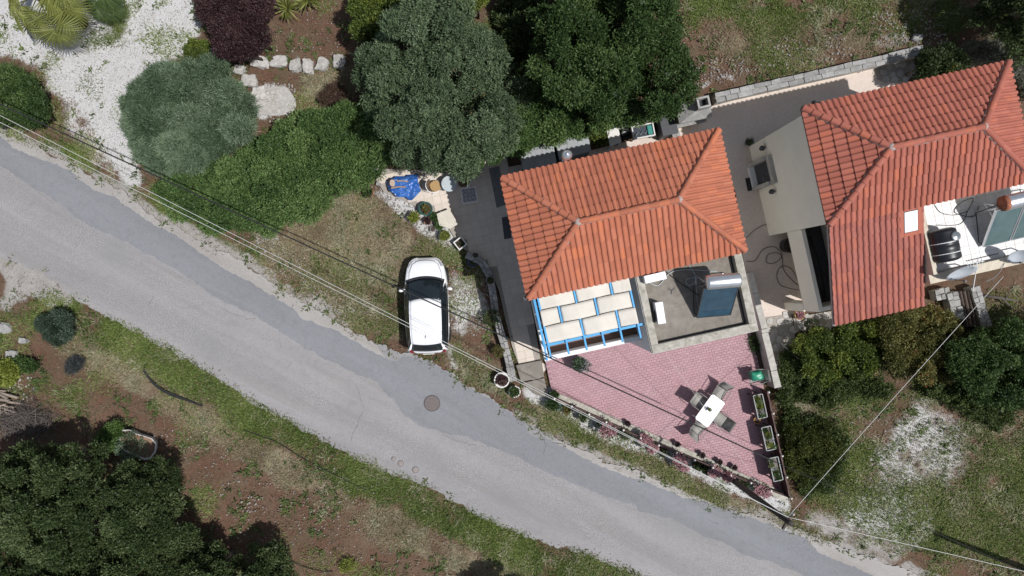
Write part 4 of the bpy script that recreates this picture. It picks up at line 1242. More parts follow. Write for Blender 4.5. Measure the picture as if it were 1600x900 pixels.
pale_cap = plain('pale_cap', (0.24, 0.215, 0.20), 0.9, 0.2, 12, 0.3)
for i, (x, y, r) in enumerate([(615, 717, 0.10), (626, 724, 0.13), (649, 734, 0.14)]):
    t = thing('valve_cover', ['smallest round pale valve cover in the road, leftmost of three', 'middle round pale valve cover of three in the road', 'largest round pale valve cover in the road, rightmost of three'][i], 'valve cover', W(x, y, 0.004), 'valve covers set in the road')
    k = MB(); k.lathe(W(x, y, 0.003), [(r*1.12, 0), (r*1.08, 0.006), (r, 0.007)], 18); k.build('collar', rust, t)
    k = MB(); k.lathe(W(x, y, 0.008), [(r*.95, 0), (r*.9, 0.012), (r*.5, 0.018), (0, 0.02)], 18); k.build('lid', pale_cap, t, smooth=True)

def rock_mb(c, rx, ry, h, seed, flat=0.65):
    g = random.Random(seed)
    bm = bmesh.new(); bmesh.ops.create_cube(bm, size=2.0)
    bmesh.ops.subdivide_edges(bm, edges=bm.edges[:], cuts=4, use_grid_fill=True)
    off = Vector((seed*1.7, seed*0.9, seed*2.3)); rz = g.uniform(-.35, .35)
    M = Matrix.Rotation(rz, 3, 'Z'); sk = g.uniform(-.25, .25); tp_ = g.uniform(-.2, .2)
    mb = MB()
    for v in bm.verts:
        q = v.co.copy(); s_ = q.normalized()
        q = q.lerp(s_*1.25, 0.42)
        q *= 0.78*(1 + 0.30*mnoise.noise(q*1.1+off) + 0.16*mnoise.noise(q*3.1+off))
        q.x += sk*q.y; q.y *= 1+tp_*q.x
        q.z = min(q.z, flat + 0.12*mnoise.noise(q*2.2+off))
        q = M @ q
        mb.v.append((c[0]+q.x*rx, c[1]+q.y*ry, c[2]+q.z*h)); mb.a.append(0)
    mb.f = [tuple(v.index for v in f.verts) for f in bm.faces]
    bm.free(); return mb
rocks = [(376,110,.30,.24,'upper left end of the curved stone row'),(406,97,.48,.30,'wide flat stone beside the dark purple bush'),(437,97,.42,.30,'second wide stone of the row'),(462,103,.30,.32,'squat stone in the middle of the row'),(482,105,.28,.36,'brightest white upright stone of the row'),(505,102,.32,.34,'square stone third from the olive tree'),(531,97,.32,.36,'square stone nearest the olive tree'),(391,127,.38,.32,'stone beside the grey-green bush'),
         (405,146,.36,.34,'flat stone at the left of the white stone circle'),(385,195,.22,.2,'lone tan stone under the grey-green bush'),(340,85,.5,.4,'pale rock under the purple bush')]
for i, (x, y, rx, ry, lab) in enumerate(rocks):
    c = W(x, y, 0)
    o = rock_mb((c.x, c.y, 0.02), rx, ry, 0.28, i+3).build('rock', pale_stone, bevel=0)
    tag(o, 'rough pale limestone rock, ' + lab, 'rock', 'garden stones')
# white stone disc and pebbles
k = MB()
pts = [W(428+math.cos(a)*(34+3*math.sin(3*a)), 158+math.sin(a)*(26+3*math.cos(2*a))) for a in [2*math.pi*i/26 for i in range(26)]]
k.prism(pts, -0.05, 0.02); ob = k.build('stone_circle', pale_stone, bevel=0.02); tag(ob, 'round pale limestone slab ringed with pebbles in the red soil', 'stone slab')
# pebbles: loose stones scattered where the photo shows them
def pebbles(name, label, zones, m, seed):
    g = np.random.default_rng(seed); co = []; fs = []
    base = np.array([(1,0,0),(0,1,0),(-1,0,0),(0,-1,0),(0,0,1),(0,0,-1)], float)
    fb = [(0,1,4),(1,2,4),(2,3,4),(3,0,4),(1,0,5),(2,1,5),(3,2,5),(0,3,5)]
    for (poly, n, r) in zones:
        xs = [p[0] for p in poly]; ys = [p[1] for p in poly]; k = 0; t = 0
        while k < n and t < n*20:
            t += 1
            x, y = g.uniform(min(xs), max(xs)), g.uniform(min(ys), max(ys))
            if not inpoly(x, y, poly): continue
            k += 1; p = W(x, y, 0); s = r*g.uniform(0.5, 1.5)
            b = base*np.array([s, s*g.uniform(.6, 1), s*0.6])*g.uniform(0.75, 1.2, (6, 1)); a = g.random()*6.28
            rot = np.array([[math.cos(a), -math.sin(a), 0], [math.sin(a), math.cos(a), 0], [0, 0, 1]])
            n0 = len(co); co.extend((b @ rot.T + np.array([p.x, p.y, 0.0])).tolist()); fs.extend([(i+n0, j+n0, l+n0) for i, j, l in fb])
    me = bpy.data.meshes.new(name); me.from_pydata(co, [], fs); me.materials.append(m)
    o = bpy.data.objects.new(name, me); COL.objects.link(o); stuff(o); o['label'] = label; o['category'] = 'stones'
pebbles('pebbles', 'loose pale stones scattered on the soil', [
    ([(1075,95),(1160,85),(1180,115),(1085,140)], 240, 0.032), ([(1350,20),(1480,10),(1480,70),(1390,80)], 260, 0.04), ([(1180,60),(1330,50),(1330,90),(1180,110)], 200, 0.04),
    ([(395,130),(460,130),(465,190),(380,190)], 160, 0.05), ([(380,0),(540,0),(540,110),(380,100)], 160, 0.03), ([(1330,640),(1520,660),(1450,850),(1310,810)], 700, 0.03),
    ([(690,400),(770,430),(770,530),(690,520)], 420, 0.03), ([(575,290),(640,300),(720,400),(640,350)], 260, 0.035), ([(850,610),(1230,780),(1225,805),(840,640)], 600, 0.028),
    ([(230,660),(640,760),(680,880),(330,880)], 420, 0.03), ([(375,765),(405,775),(400,805),(376,800)], 22, 0.045), ([(0,560),(40,560),(60,620),(0,640)], 80, 0.05), ([(0,50),(300,0),(220,290),(150,230)], 2600, 0.022), ([(400,350),(560,480),(540,500),(400,400)], 300, 0.03)], pale_stone, 21)
for i, (x, y, s, lab) in enumerate([(20, 553, .28, 'tan boulder at the left edge beside the lime green plant'), (38, 532, .22, 'pink-grey broken rock near the round dark bush'), (6, 512, .38, 'grey slab rock at the left edge of the picture'), (1432, 60, .26, 'white block of stone in the rubble behind the right house'), (548, 237, .2, 'white stone by the blue tarpaulin'), (592, 288, .13, 'small white stone at the corner of the blue tarpaulin')]):
    c = W(x, y, 0); tag(rock_mb((c.x, c.y, 0.03), s, s*0.7, 0.22, 40+i).build('rock', stone_m), lab, 'rock')
# ================================================================== CAR
grey_alu_c = plain('seam_grey', (0.45, 0.45, 0.46), 0.6, 0.05, 8, 0)
def car():
    c = W(666.5, 477.5, 0.85)
    t = thing('parked_car', 'white five-door hatchback parked on the grass beside the road', 'car', (c.x, c.y, 0.0), rz=R(2.2))
    paint, nt, bs = _nodes('white_car_paint')
    bs.inputs['Base Color'].default_value = (0.74, 0.745, 0.76, 1); bs.inputs['Roughness'].default_value = 0.28; bs.inputs['Coat Weight'].default_value = 0.6; bs.inputs['Coat Roughness'].default_value = 0.05
    cn = ramp(nt, noise(nt, 3.0, 4, 0.6, gpos(nt)), [(0.3, (0.77, 0.775, 0.785)), (0.7, (0.81, 0.815, 0.825))]); nt.links.new(cn, bs.inputs['Base Color'])
    glass = glassy('car_glass', (0.012, 0.018, 0.022), 0.04)
    M0 = wmat(t)
    def hw(y):                         # half width in plan
        f = max(0.0, 1-abs(y/2.10)**(3.6 if y > 0 else 5.0))
        return 0.33 + 0.615*f**0.45
    def deck(y):                       # height of bonnet / waist on the centre line
        if y > 1.15: return 0.98 - 0.26*((y-1.15)/0.95)**1.6
        return 0.98 + 0.02*min(1, (1.15-y))
    ST = [2.10, 2.08, 2.02, 1.92, 1.78, 1.6, 1.4, 1.2, 1.0, 0.7, 0.3, -0.2, -0.7, -1.2, -1.5, -1.75, -1.92, -2.02, -2.07, -2.10]
    rows_ = []
    for y in ST:
        w = hw(y); d = deck(y); e = min(1, (2.10-abs(y))/0.16)
        nose = 0.55 + (d-0.55)*e**0.5
        low = 0.30 - 0.0*e
        half = [(w*0.93, low), (w*0.985, 0.45), (w, 0.62), (w*0.985, min(nose, 0.80)), (w*0.955, min(nose, d-0.07)), (w*0.90, min(nose, d-0.025)), (w*0.72, min(nose, d+0.0)), (w*0.40, nose+0.025*e), (0, nose+0.035*e)]
        rows_.append([(-x, y, z) for x, z in half] + [(x, y, z) for x, z in reversed(half[:-1])])
    mb = MB(); n = len(rows_[0])
    for r_ in rows_:
        for p in r_: mb.v.append(p); mb.a.append(0)
    for i in range(len(ST)-1):
        for k in range(n-1): mb.f.append((i*n+k, i*n+k+1, (i+1)*n+k+1, (i+1)*n+k))
        mb.f.append((i*n+n-1, i*n, (i+1)*n, (i+1)*n+n-1))
    mb.f.append(tuple(range(n-1, -1, -1))); mb.f.append(tuple((len(ST)-1)*n+k for k in range(n)))
    body = mb.build('body', paint, t, smooth=True, local=True)
    # roof and pillars
    def grid(name, f, nu, nv, m, parent=t, thick=0.012):
        g = MB()
        for j in range(nv+1):
            for i in range(nu+1): g.v.append(f(i/nu, j/nv)); g.a.append(0)
        for j in range(nv):
            for i in range(nu):
                k = j*(nu+1)+i; g.f.append((k, k+1, k+nu+2, k+nu+1))
        o = g.build(name, m, parent, smooth=True, local=True)
        md = o.modifiers.new('s', 'SOLIDIFY'); md.thickness = thick; md.offset = -1
        return o
    yf = lambda s: 0.22 + 0.10*(1-s*s)       # roof front edge, s in -1..1
    yr = lambda s: -1.60 - 0.06*(1-s*s)
    def zroof(s, v): return 1.475 + 0.02*math.sin(math.pi*min(1, max(0, v))) - 0.055*s*s - 0.04*max(0, v-0.75)/0.25 - 0.05*max(0, 0.2-v)/0.2
    wr = lambda v: 0.655 + 0.02*math.sin(math.pi*v) - 0.03*v
    grid('roof', lambda u, v: ((2*u-1)*wr(v), yf(2*u-1)*(1-v)+yr(2*u-1)*v, zroof(2*u-1, v)), 12, 14, paint)
    # windscreen
    def ws(u, v):
        s = 2*u-1
        top = Vector((s*wr(0)*1.0, yf(s)-0.002, zroof(s, 0)-0.004)); bot = Vector((s*0.82, 1.02+0.16*(1-s*s), 0.985+0.02*(1-s*s)))
        p = bot.lerp(top, v); p.z += 0.03*math.sin(math.pi*v); return tuple(p)
    grid('windscreen', ws, 12, 8, glass)
    # black cowl
    grid('cowl', lambda u, v: ((2*u-1)*(0.84-0.02*v), 1.03+0.17*(1-(2*u-1)**2)+0.10*(1-v)-0.02, 1.004-0.0*v+0.012*(1-(2*u-1)**2)), 12, 2, black_plastic)
    def rw(u, v):
        s = 2*u-1
        top = Vector((s*(wr(1)+0.0), yr(s)+0.002, zroof(s, 1)-0.004)); bot = Vector((s*0.66, -1.93-0.045*(1-s*s), 1.10))
        return tuple(bot.lerp(top, v))
    grid('rear_window', rw, 10, 5, glass)
    tg = MB()
    for sx in (-1, 1):
        # side glass from the waist to the roof rail
        def sg(u, v, sx=sx):
            y0 = 0.98*(1-u) + -1.86*u; y1 = 0.24*(1-u) + -1.60*u
            xb = 0.922 - 0.06*u*u - 0.07*max(0, 0.12-u)/0.12; xt = wr(u) + 0.004
            b = Vector((sx*xb, y0, 0.955+0.03*u)); tt = Vector((sx*xt, y1, zroof(1, u)-0.006))
            p = b.lerp(tt, v); p.x += sx*0.02*math.sin(math.pi*v); return tuple(p)
        grid('side_window', sg, 14, 4, glass)
        rl_ = MB(); rl_.tube([(sx*(wr(v)+0.008), 0.24*(1-v)-1.60*v, zroof(1, v)-0.002) for v in [i/8 for i in range(9)]], 0.02, 6); rl_.build('roof_rail', paint, t, smooth=True, local=True)
        rp = MB(); rp.tube([(sx*0.84, -1.90, 1.0), (sx*0.72, -1.82, 1.22), (sx*0.635, -1.61, 1.385)], [0.07, 0.06, 0.03], 6); rp.build('rear_pillar', paint, t, smooth=True, local=True)
        mi = MB(); mi.lathe((0, 0, 0), [(0, -0.08), (0.075, -0.06), (0.095, 0.0), (0.075, 0.06), (0, 0.085)], 10)
        mi.xform(Matrix.Translation((sx*1.045, 0.70, 1.0)) @ Matrix.Rotation(R(-12*sx), 4, 'Z') @ Matrix.Diagonal((1.35, 0.8, 0.9, 1))); mi.bar((sx*0.90, 0.74, 0.96), (sx*1.0, 0.71, 0.97), 0.05)
        mo_ = mi.build('wing_mirror', paint, t, smooth=True, local=True)
        for yy in (0.02, -0.78):
            dh_ = MB(); dh_.bar((sx*0.945, yy, 0.80), (sx*0.945, yy-0.17, 0.80), 0.03, 0.035); dh_.build('door_handle', paint, t, local=True, bevel=0.01)
        hl = MB(); hl.tube([(sx*0.40, 2.01, 0.66), (sx*0.58, 1.90, 0.73), (sx*0.70, 1.72, 0.79), (sx*0.735, 1.58, 0.825)], [0.03, 0.065, 0.075, 0.02], 8)
        hl.build('headlight', glassy('headlight_glass', (0.35, 0.37, 0.39)), t, smooth=True, local=True)
        tl = MB(); tl.tube([(sx*0.60, -2.03, 0.80), (sx*0.71, -1.965, 0.90), (sx*0.78, -1.86, 0.965), (sx*0.80, -1.74, 0.97)], [0.03, 0.085, 0.085, 0.03], 8)
        tl.build('tail_light', glassy('tail_light_red', (0.20, 0.008, 0.01)), t, smooth=True, local=True)
        for yy in (1.30, -1.28):
            wh = MB(); wh.lathe((0, 0, 0), [(0.16, -0.10), (0.29, -0.105), (0.315, -0.08), (0.315, 0.08), (0.29, 0.105), (0.16, 0.10)], 20)
            wh.xform(Matrix.Translation((sx*0.84, yy, 0.315)) @ Matrix.Rotation(R(90), 4, 'Y'))
            wo_ = wh.build('wheel', rubber, t, smooth=True, local=True)
            ri = MB(); ri.lathe((0, 0, 0), [(0.0, -0.085), (0.19, -0.09), (0.2, 0.09), (0.0, 0.085)], 14); ri.xform(Matrix.Translation((sx*0.84, yy, 0.315)) @ Matrix.Rotation(R(90), 4, 'Y')); ri.build('rim', steel, wo_, local=True)
    an = MB(); an.tube([(0.0, -1.22, 1.49), (0.0, -1.38, 1.62)], 0.012, 6); an.build('aerial', black_plastic, t, local=True)
    for sx, a in ((-0.35, 0.5), (0.28, 0.45)):
        wp = MB(); wp.tube([(sx, 1.12, 1.03), (sx+0.2, 1.04, 1.06), (sx+a, 0.98, 1.055)], 0.012, 5); wp.build('wiper', rubber, t, local=True)
    # panel gaps: bonnet edge lines
    bl = MB()
    for sx in (-1, 1): bl.tube([(sx*0.71, 1.12, 0.975), (sx*0.69, 1.45, 0.945), (sx*0.56, 1.80, 0.862), (sx*0.40, 1.90, 0.835)], 0.009, 5)
    bl.tube([(-0.42, 1.92, 0.822), (-0.2, 1.965, 0.818), (0, 1.975, 0.818), (0.2, 1.965, 0.818), (0.42, 1.92, 0.822)], 0.010, 5)
    bl.build('bonnet_gap', dark_metal, t, local=True)
    for yy in (-1.30,):
        rg = MB(); rg.tube([(x_, yy-0.05*(1-(x_/0.65)**2), zroof(x_/0.65, 0.83)+0.003) for x_ in [-.6+.1*i for i in range(13)]], 0.006, 4); rg.build('roof_seam', grey_alu_c, t, local=True)
    for sx in (-1, 1):
        wt2 = MB(); wt2.tube([(sx*0.935, 0.9, 0.93), (sx*0.938, 0.0, 0.945), (sx*0.91, -1.2, 0.965), (sx*0.86, -1.8, 0.985)], 0.012, 5); wt2.build('window_trim', black_plastic, t, local=True)
    dsb = MB(); dsb.box((0.0, 0.75, 0.97), (1.3, 0.35, 0.03)); dsb.build('dashboard', dark_metal, t, local=True)
    np_ = MB(); np_.box((0, -2.115, 0.70), (0.5, 0.02, 0.11)); np_.build('number_plate', white_metal, t, local=True)
    return t
car()

# ================================================================== PATIO FURNITURE
taupe = plain('taupe_mesh', (0.27, 0.26, 0.235), 0.8, 0.08, 25, 0.2)
grey_alu = plain('grey_frame', (0.20, 0.19, 0.18), 0.45, 0.1, 10, 0.05)
def patio_chair(px, py, face, label):
    """face = direction the sitter looks (degrees, world)"""
    c = W(px, py, 0.45); z0 = ZPAT + 0.012
    t = thing('patio_chair', label, 'chair', (c.x, c.y, z0), 'sling chairs round the patio table', R(face-90))
    # local: +y forward
    s = MB(); nn_ = 6
    for i in range(nn_+1):
        y = 0.24 - 0.48*i/nn_; z = 0.43 - 0.03*math.sin(math.pi*i/nn_) - 0.03*i/nn_
        s.v += [(-0.24, y, z), (0.24, y, z)]; s.a += [0, 0]
    s.f = [(2*i, 2*i+2, 2*i+3, 2*i+1) for i in range(nn_)]
    o = s.build('seat', taupe, t, smooth=True, local=True); o.modifiers.new('s', 'SOLIDIFY').thickness = 0.012
    b = MB()
    for i in range(nn_+1):
        k = i/nn_; y = -0.24 - 0.26*k - 0.03*math.sin(math.pi*k); z = 0.41 + 0.50*k
        b.v += [(-0.24, y, z), (0.24, y, z)]; b.a += [0, 0]
    b.f = [(2*i, 2*i+1, 2*i+3, 2*i+2) for i in range(nn_)]
    o = b.build('backrest', taupe, t, smooth=True, local=True); o.modifiers.new('s', 'SOLIDIFY').thickness = 0.012
    for sx in (-1, 1):
        f_ = MB(); f_.tube([(sx*0.255, 0.24, 0.43), (sx*0.255, -0.24, 0.40), (sx*0.255, -0.38, 0.66), (sx*0.255, -0.50, 0.92)], 0.014, 6); f_.build('side_rail', grey_alu, t, smooth=True, local=True)
        a = MB(); a.tube([(sx*0.27, 0.22, 0.42), (sx*0.30, 0.22, 0.58), (sx*0.32, 0.14, 0.64), (sx*0.32, -0.20, 0.66), (sx*0.28, -0.38, 0.70)], 0.016, 6); a.build('armrest', grey_alu, t, smooth=True, local=True)
        for yy in (0.22, -0.26):
            l = MB(); l.tube([(sx*0.26, yy, 0.42), (sx*0.28, yy*1.15, 0.0)], 0.014, 6); l.build('leg', grey_alu, t, local=True)
    tb = MB(); tb.tube([(-0.255, -0.50, 0.92), (0.255, -0.50, 0.92)], 0.014, 6); tb.build('top_rail', grey_alu, t, local=True)
    return t
TA = 54.3
tc = W(1108, 641, 0.74)
def along(d, s): return (tc.x + math.cos(R(TA))*d - math.sin(R(TA))*s, tc.y + math.sin(R(TA))*d + math.cos(R(TA))*s)
def px_of(p, z): return 800 + p[0]*FPX/(CAM_H-z), 450 - p[1]*FPX/(CAM_H-z)
patio_chair(1123, 613, 180+TA+4, 'grey sling chair at the house end of the white patio table')
patio_chair(1090, 668, TA-6, 'grey sling chair at the road end of the white patio table')
patio_chair(1092, 627, TA-90, 'grey sling chair on the left long side of the white patio table')
patio_chair(1124, 654, TA+90, 'grey sling chair tucked under the right long side of the white patio table')
tt = thing('patio_table', 'white rectangular patio table with rounded corners and a small vase', 'table', (tc.x, tc.y, ZPAT+0.012), None, R(TA))
mb = MB()
def rrect(l, w, r, n=6):
    pts = []
    for cx, cy, a0 in ((l/2-r, w/2-r, 0), (-l/2+r, w/2-r, 90), (-l/2+r, -w/2+r, 180), (l/2-r, -w/2+r, 270)):
        for k in range(n+1): a = R(a0+90*k/n); pts.append((cx+math.cos(a)*r, cy+math.sin(a)*r))
    return pts
mb.prism(rrect(1.32, 0.70, 0.10), 0.70, 0.735); mb.build('table_top', plain('white_table', (0.68, 0.69, 0.69), 0.35, 0.05, 5, 0.03), tt, local=True, bevel=0.008)
for x in (-1, 1):
    for y in (-1, 1):
        l = MB(); l.bar((x*0.56, y*0.26, 0.70), (x*0.60, y*0.29, 0.0), 0.04); l.build('leg', white_metal, tt, local=True)
ap = MB(); ap.bar((-0.56, 0.26, 0.67), (0.56, 0.26, 0.67), 0.03, 0.06); ap.bar((-0.56, -0.26, 0.67), (0.56, -0.26, 0.67), 0.03, 0.06); ap.build('apron', white_metal, tt, local=True)
def plant_tuft(name, c, r, h, m, n, L, Wd, parent, seed, up=0.4, rnd=0.8):
    cl = [(c.x, c.y, c.z+h*0.4, r, r, h*0.6)]
    return foliage(name, cl, m, parent, n, 6, L, Wd, jit=0.05, up=up, rnd=rnd, seed=seed, zmin=c.z-0.05, shell=0.3)
va = W(1107.5, 639, 0.92)
v_ = thing('vase', 'small dark vase with yellow flowers on the white patio table', 'vase', (va.x, va.y, ZPAT+0.747))
k = MB(); k.lathe((0, 0, 0), [(0.04, 0), (0.07, 0.05), (0.06, 0.12), (0.045, 0.15)], 12); k.build('body', black_plastic, v_, smooth=True, local=True)
plant_tuft('flowers', Vector((va.x, va.y, ZPAT+0.88)), 0.07, 0.12, citrus_leaf, 20, 0.05, 0.03, v_, 3)

# pots: shape, soil, plant
green_glaze = plain('green_glaze', (0.02, 0.09, 0.07), 0.3, 0.15, 6, 0.05)
white_pot = plain('white_pot', (0.62, 0.60, 0.57), 0.6, 0.08, 8, 0.1)
grey_pot = plain('grey_pot', (0.22, 0.21, 0.21), 0.7, 0.15, 8, 0.1)
blue_glaze = plain('blue_glaze', (0.02, 0.04, 0.18), 0.3, 0.15, 6, 0.05)
black_pot = plain('black_pot', (0.02, 0.02, 0.022), 0.5, 0.2, 8, 0.1)
def pot(px, py, r, h, m, leaf, label, z=0.0, seed=1, pr=None, ph=None, n=90, L=0.09, Wd=0.045, group=None, name='potted_plant', up=0.4):
    c = W(px, py, z+h); c.z = z
    t = thing(name, label, 'potted plant', c, group)
    k = MB(); k.lathe(c, [(r*0.70, 0), (r*0.80, h*0.4), (r*0.95, h*0.88), (r*1.04, h*0.9), (r*1.04, h), (r*0.88, h), (r*0.86, h*0.85), (0, h*0.84)], 18); k.build('pot', m, t, smooth=False)
    s = MB(); s.lathe(c + Vector((0, 0, h*0.845)), [(r*0.85, 0), (r*0.5, 0.02), (0, 0.025)], 14); s.build('soil', soil_m, t)
    if leaf: plant_tuft('foliage', c + Vector((0, 0, h*0.9)), pr or r*0.9, ph or r*1.1, leaf, n, L, Wd, t, seed, up)
    return t
GP = 'pots at the courtyard edge'
pot(665, 326, 0.30, 0.42, green_glaze, rust_leaf, 'large dark green glazed pot beside the blue tarpaulin', 0.05, 1, 0.2, 0.2, 40, group=GP)
pot(647, 340, 0.20, 0.26, terracotta, lime_leaf, 'pot with a round yellow-green plant, leftmost of the courtyard pots', 0.0, 2, 0.22, 0.32, 110, group=GP)
pot(668, 345, 0.17, 0.22, terracotta, purple_leaf, 'pinkish clay pot under the large green glazed pot', 0.0, 3, 0.13, 0.1, 30, group=GP)
pot(680, 340, 0.17, 0.24, black_pot, green_leaf, 'small leafy green pot touching the cream slab', 0.0, 4, 0.18, 0.2, 60, group=GP)
pot(687, 352, 0.18, 0.24, black_pot, hedge_leaf, 'small leafy green pot below the cream slab edge', 0.0, 5, 0.19, 0.2, 60, group=GP)
pot(676, 358, 0.12, 0.16, grey_pot, None, 'tiny empty grey pot in the gravel among the courtyard pots', 0.0, 6, group=GP)
pot(695, 368, 0.21, 0.34, black_pot, lime_leaf, 'black pot with a bright green cushion plant near the car', 0.0, 7, 0.22, 0.26, 120, 0.06, 0.03, group=GP)
pot(576, 301, 0.22, 0.24, terracotta, green_leaf, 'clay pot with a spiky green plant left of the blue tarpaulin', 0.0, 8, 0.2, 0.22, 50, group=GP)
pot(784, 594, 0.33, 0.40, white_pot, purple_leaf, 'large round white pot with a dark plant by the roadside', 0.0, 9, 0.22, 0.2, 60)
pot(804, 612, 0.26, 0.34, white_pot, green_leaf, 'smaller round white pot with green leaves by the roadside', 0.0, 10, 0.2, 0.25, 70)
pot(778, 549, 0.20, 0.30, terracotta, rust_leaf, 'pot with a round orange-green bush by the low stone wall', 0.0, 11, 0.26, 0.36, 140, 0.07, 0.03)
pot(768, 497, 0.20, 0.30, terracotta, dark_leaf, 'clay pot with a dark straggly plant on the low stone wall', 0.1, 12, 0.34, 0.36, 120, 0.12, 0.03)
pot(766, 438, 0.19, 0.26, grey_pot, dark_leaf, 'shaded grey round pot on the stone wall near the car', 0.4, 13, 0.1, 0.1, 16)
pot(743, 399, 0.11, 0.16, black_pot, None, 'tiny dark pot on the end of the low stone wall', 0.4, 14)
pot(738, 410, 0.20, 0.22, blue_glaze, dark_leaf, 'dark blue glazed pot in the house shadow', 0.0, 15, 0.1, 0.1, 14)
pot(883-16, 616, 0.14, 0.18, terracotta, green_leaf, 'clay pot with leaves on the ledge at the left patio corner', 0.26, 16, 0.16, 0.2, 50, group='pots on the patio ledge')
for i, (x, y) in enumerate([(896, 637), (981, 662), (1058, 694), (1098, 711), (1125, 722), (1148, 731)]):
    pot(x, y, 0.13, 0.17, black_pot, purple_leaf, ['first', 'second', 'third', 'fourth', 'fifth', 'sixth'][i] + ' small dark pot on the patio ledge counted from the left', 0.26, 20+i, 0.09, 0.08, 14, group='pots on the patio ledge')
pot(862, 631, 0.17, 0.26, black_pot, green_leaf, 'leafy dark pot outside the left end of the road fence', 0.0, 31, 0.28, 0.35, 110)
pot(873, 636, 0.13, 0.2, plain('pale_blue_pot', (0.25, 0.45, 0.6), 0.4, 0.1, 6), white_pot and grey_leaf, 'pale blue pot outside the left end of the road fence', 0.0, 32, 0.1, 0.12, 24)
pot(886, 640, 0.14, 0.2, black_pot, rust_leaf, 'round dark bush pot second from the pale blue pot', 0.0, 33, 0.16, 0.2, 60)
pot(911, 650, 0.18, 0.28, white_pot, dark_leaf, 'white rimmed pot with a drooping dark plant outside the road fence', 0.0, 34, 0.22, 0.3, 70)
pot(1250, 492, 0.22, 0.34, plain('yellow_clay', (0.34, 0.21, 0.09), 0.8, 0.15, 8, 0.2), pink_petal, 'round ochre clay pot with pale flowers at the stair wall corner', 0.1, 35, 0.14, 0.14, 30)
pot(1268, 508, 0.15, 0.22, black_pot, dark_leaf, 'black pot with a straggly plant on the stone ledge', 0.1, 36, 0.3, 0.2, 50)
pot(1183, 657, 0.14, 0.22, plain('orange_clay', (0.45, 0.22, 0.05), 0.7, 0.12, 8, 0.1), None, 'small orange clay pot between the rectangular planters', ZPAT+0.01, 37)
# tall dark pot with silvery plant on the patio
pt = pot(905, 569, 0.33, 0.62, black_pot, grey_leaf, 'big dark round pot with a silvery plant beside the balcony', ZPAT+0.01, 38, 0.28, 0.25, 60, 0.14, 0.04)
plant_tuft('silver_foliage', W(914, 572, 0.75), 0.26, 0.22, leafmat('silver_leaf', (0.12, 0.13, 0.12), (0.3, 0.32, 0.31), (0.5, 0.52, 0.52)), 60, 0.10, 0.04, pt, 39)
# square white tub in the shade
sq = thing('square_planter', 'square white-rimmed planter at the corner of the shaded courtyard', 'planter', W(720, 381, 0.0), None, R(38))
k = MB(); [k.box((x, y, 0.19), (sx, sy, 0.38)) for x, y, sx, sy in ((0.2, 0, 0.05, 0.45), (-0.2, 0, 0.05, 0.45), (0, 0.2, 0.35, 0.05), (0, -0.2, 0.35, 0.05))]
k.build('tub', white_pot, sq, local=True); k = MB(); k.box((0, 0, 0.14), (0.36, 0.36, 0.28)); k.build('soil', soil_m, sq, local=True)
plant_tuft('foliage', W(720, 381, 0) + Vector((0, 0, 0.28)), 0.14, 0.12, dark_leaf, 20, 0.07, 0.03, sq, 5)

# three long box planters on legs along the grassy fence
box_m = plain('dark_box_wood', (0.045, 0.042, 0.042), 0.7, 0.2, 10, 0.1)
alu = plain('pale_rim', (0.17, 0.185, 0.185), 0.5, 0.1, 10, 0.05)
def box_planter(px, py, label, seed):
    z = ZPAT+0.01; H = 0.80; c = W(px, py, z+H); c.z = z
    t = thing('box_planter', label, 'planter', c, 'box planters along the patio fence', R(12.5))
    l, w = 1.02, 0.40                       # long in y
    for x, y, sx, sy in ((w/2, 0, 0.03, l), (-w/2, 0, 0.03, l), (0, l/2, w-0.03, 0.03), (0, -l/2, w-0.03, 0.03)):
        k = MB(); k.box((x, y, H-0.20), (sx, sy, 0.38)); k.build('side_board', box_m, t, local=True)
        k = MB(); k.box((x, y, H), (sx+0.005, sy+0.005, 0.02)); k.build('rim', alu, t, local=True)
    k = MB(); k.box((0, 0, H-0.24), (w-0.03, l-0.03, 0.30)); k.build('soil', plain('dry_soil', (0.16, 0.14, 0.125), 1.0, 0.3, 30, 0.5), t, local=True)
    for x in (-1, 1):
        for y in (-1, 1):
            k = MB(); k.box((x*(w/2-0.03), y*(l/2-0.03), (H-0.4)/2), (0.05, 0.05, H-0.4)); k.build('leg', box_m, t, local=True)
    g = random.Random(seed)
    for i in range(6):
        a = (-0.42+0.165*i); p = wmat(t) @ Vector((g.uniform(-.09, .09), a, H-0.10))
        plant_tuft('plant', p, 0.11, 0.14, [hedge_leaf, lime_leaf, green_leaf][g.randrange(3)] if i != seed % 6 else leafmat('white_flower', (0.2, 0.22, 0.18), (0.5, 0.5, 0.48), (0.75, 0.75, 0.74)), 26, 0.07, 0.035, t, seed*10+i)
    return t
box_planter(1188, 635, 'long dark box planter of green seedlings nearest the house', 1)
box_planter(1201, 685, 'middle long dark box planter with one white flower', 2)
box_planter(1212.5, 733, 'long dark box planter nearest the road corner of the patio', 3)
# garden chair with a green bag
gcx = patio_chair(1177, 588, 192, 'grey garden chair piled with a green plastic bag by the patio edge')
gcx['group'] = 'sling chairs round the patio table'
bgm = rock_mb((0, 0, 0), 0.30, 0.24, 0.26, 77, 0.9); cb = W(1182, 587, 0.75); bgm.xform(Matrix.Translation((cb.x, cb.y, ZPAT+0.58)))
tag(bgm.build('plastic_bag', plain('green_plastic', (0.02, 0.22, 0.13), 0.35, 0.3, 9, 0.3), smooth=True), 'crumpled bright green plastic bag on the garden chair', 'bag')
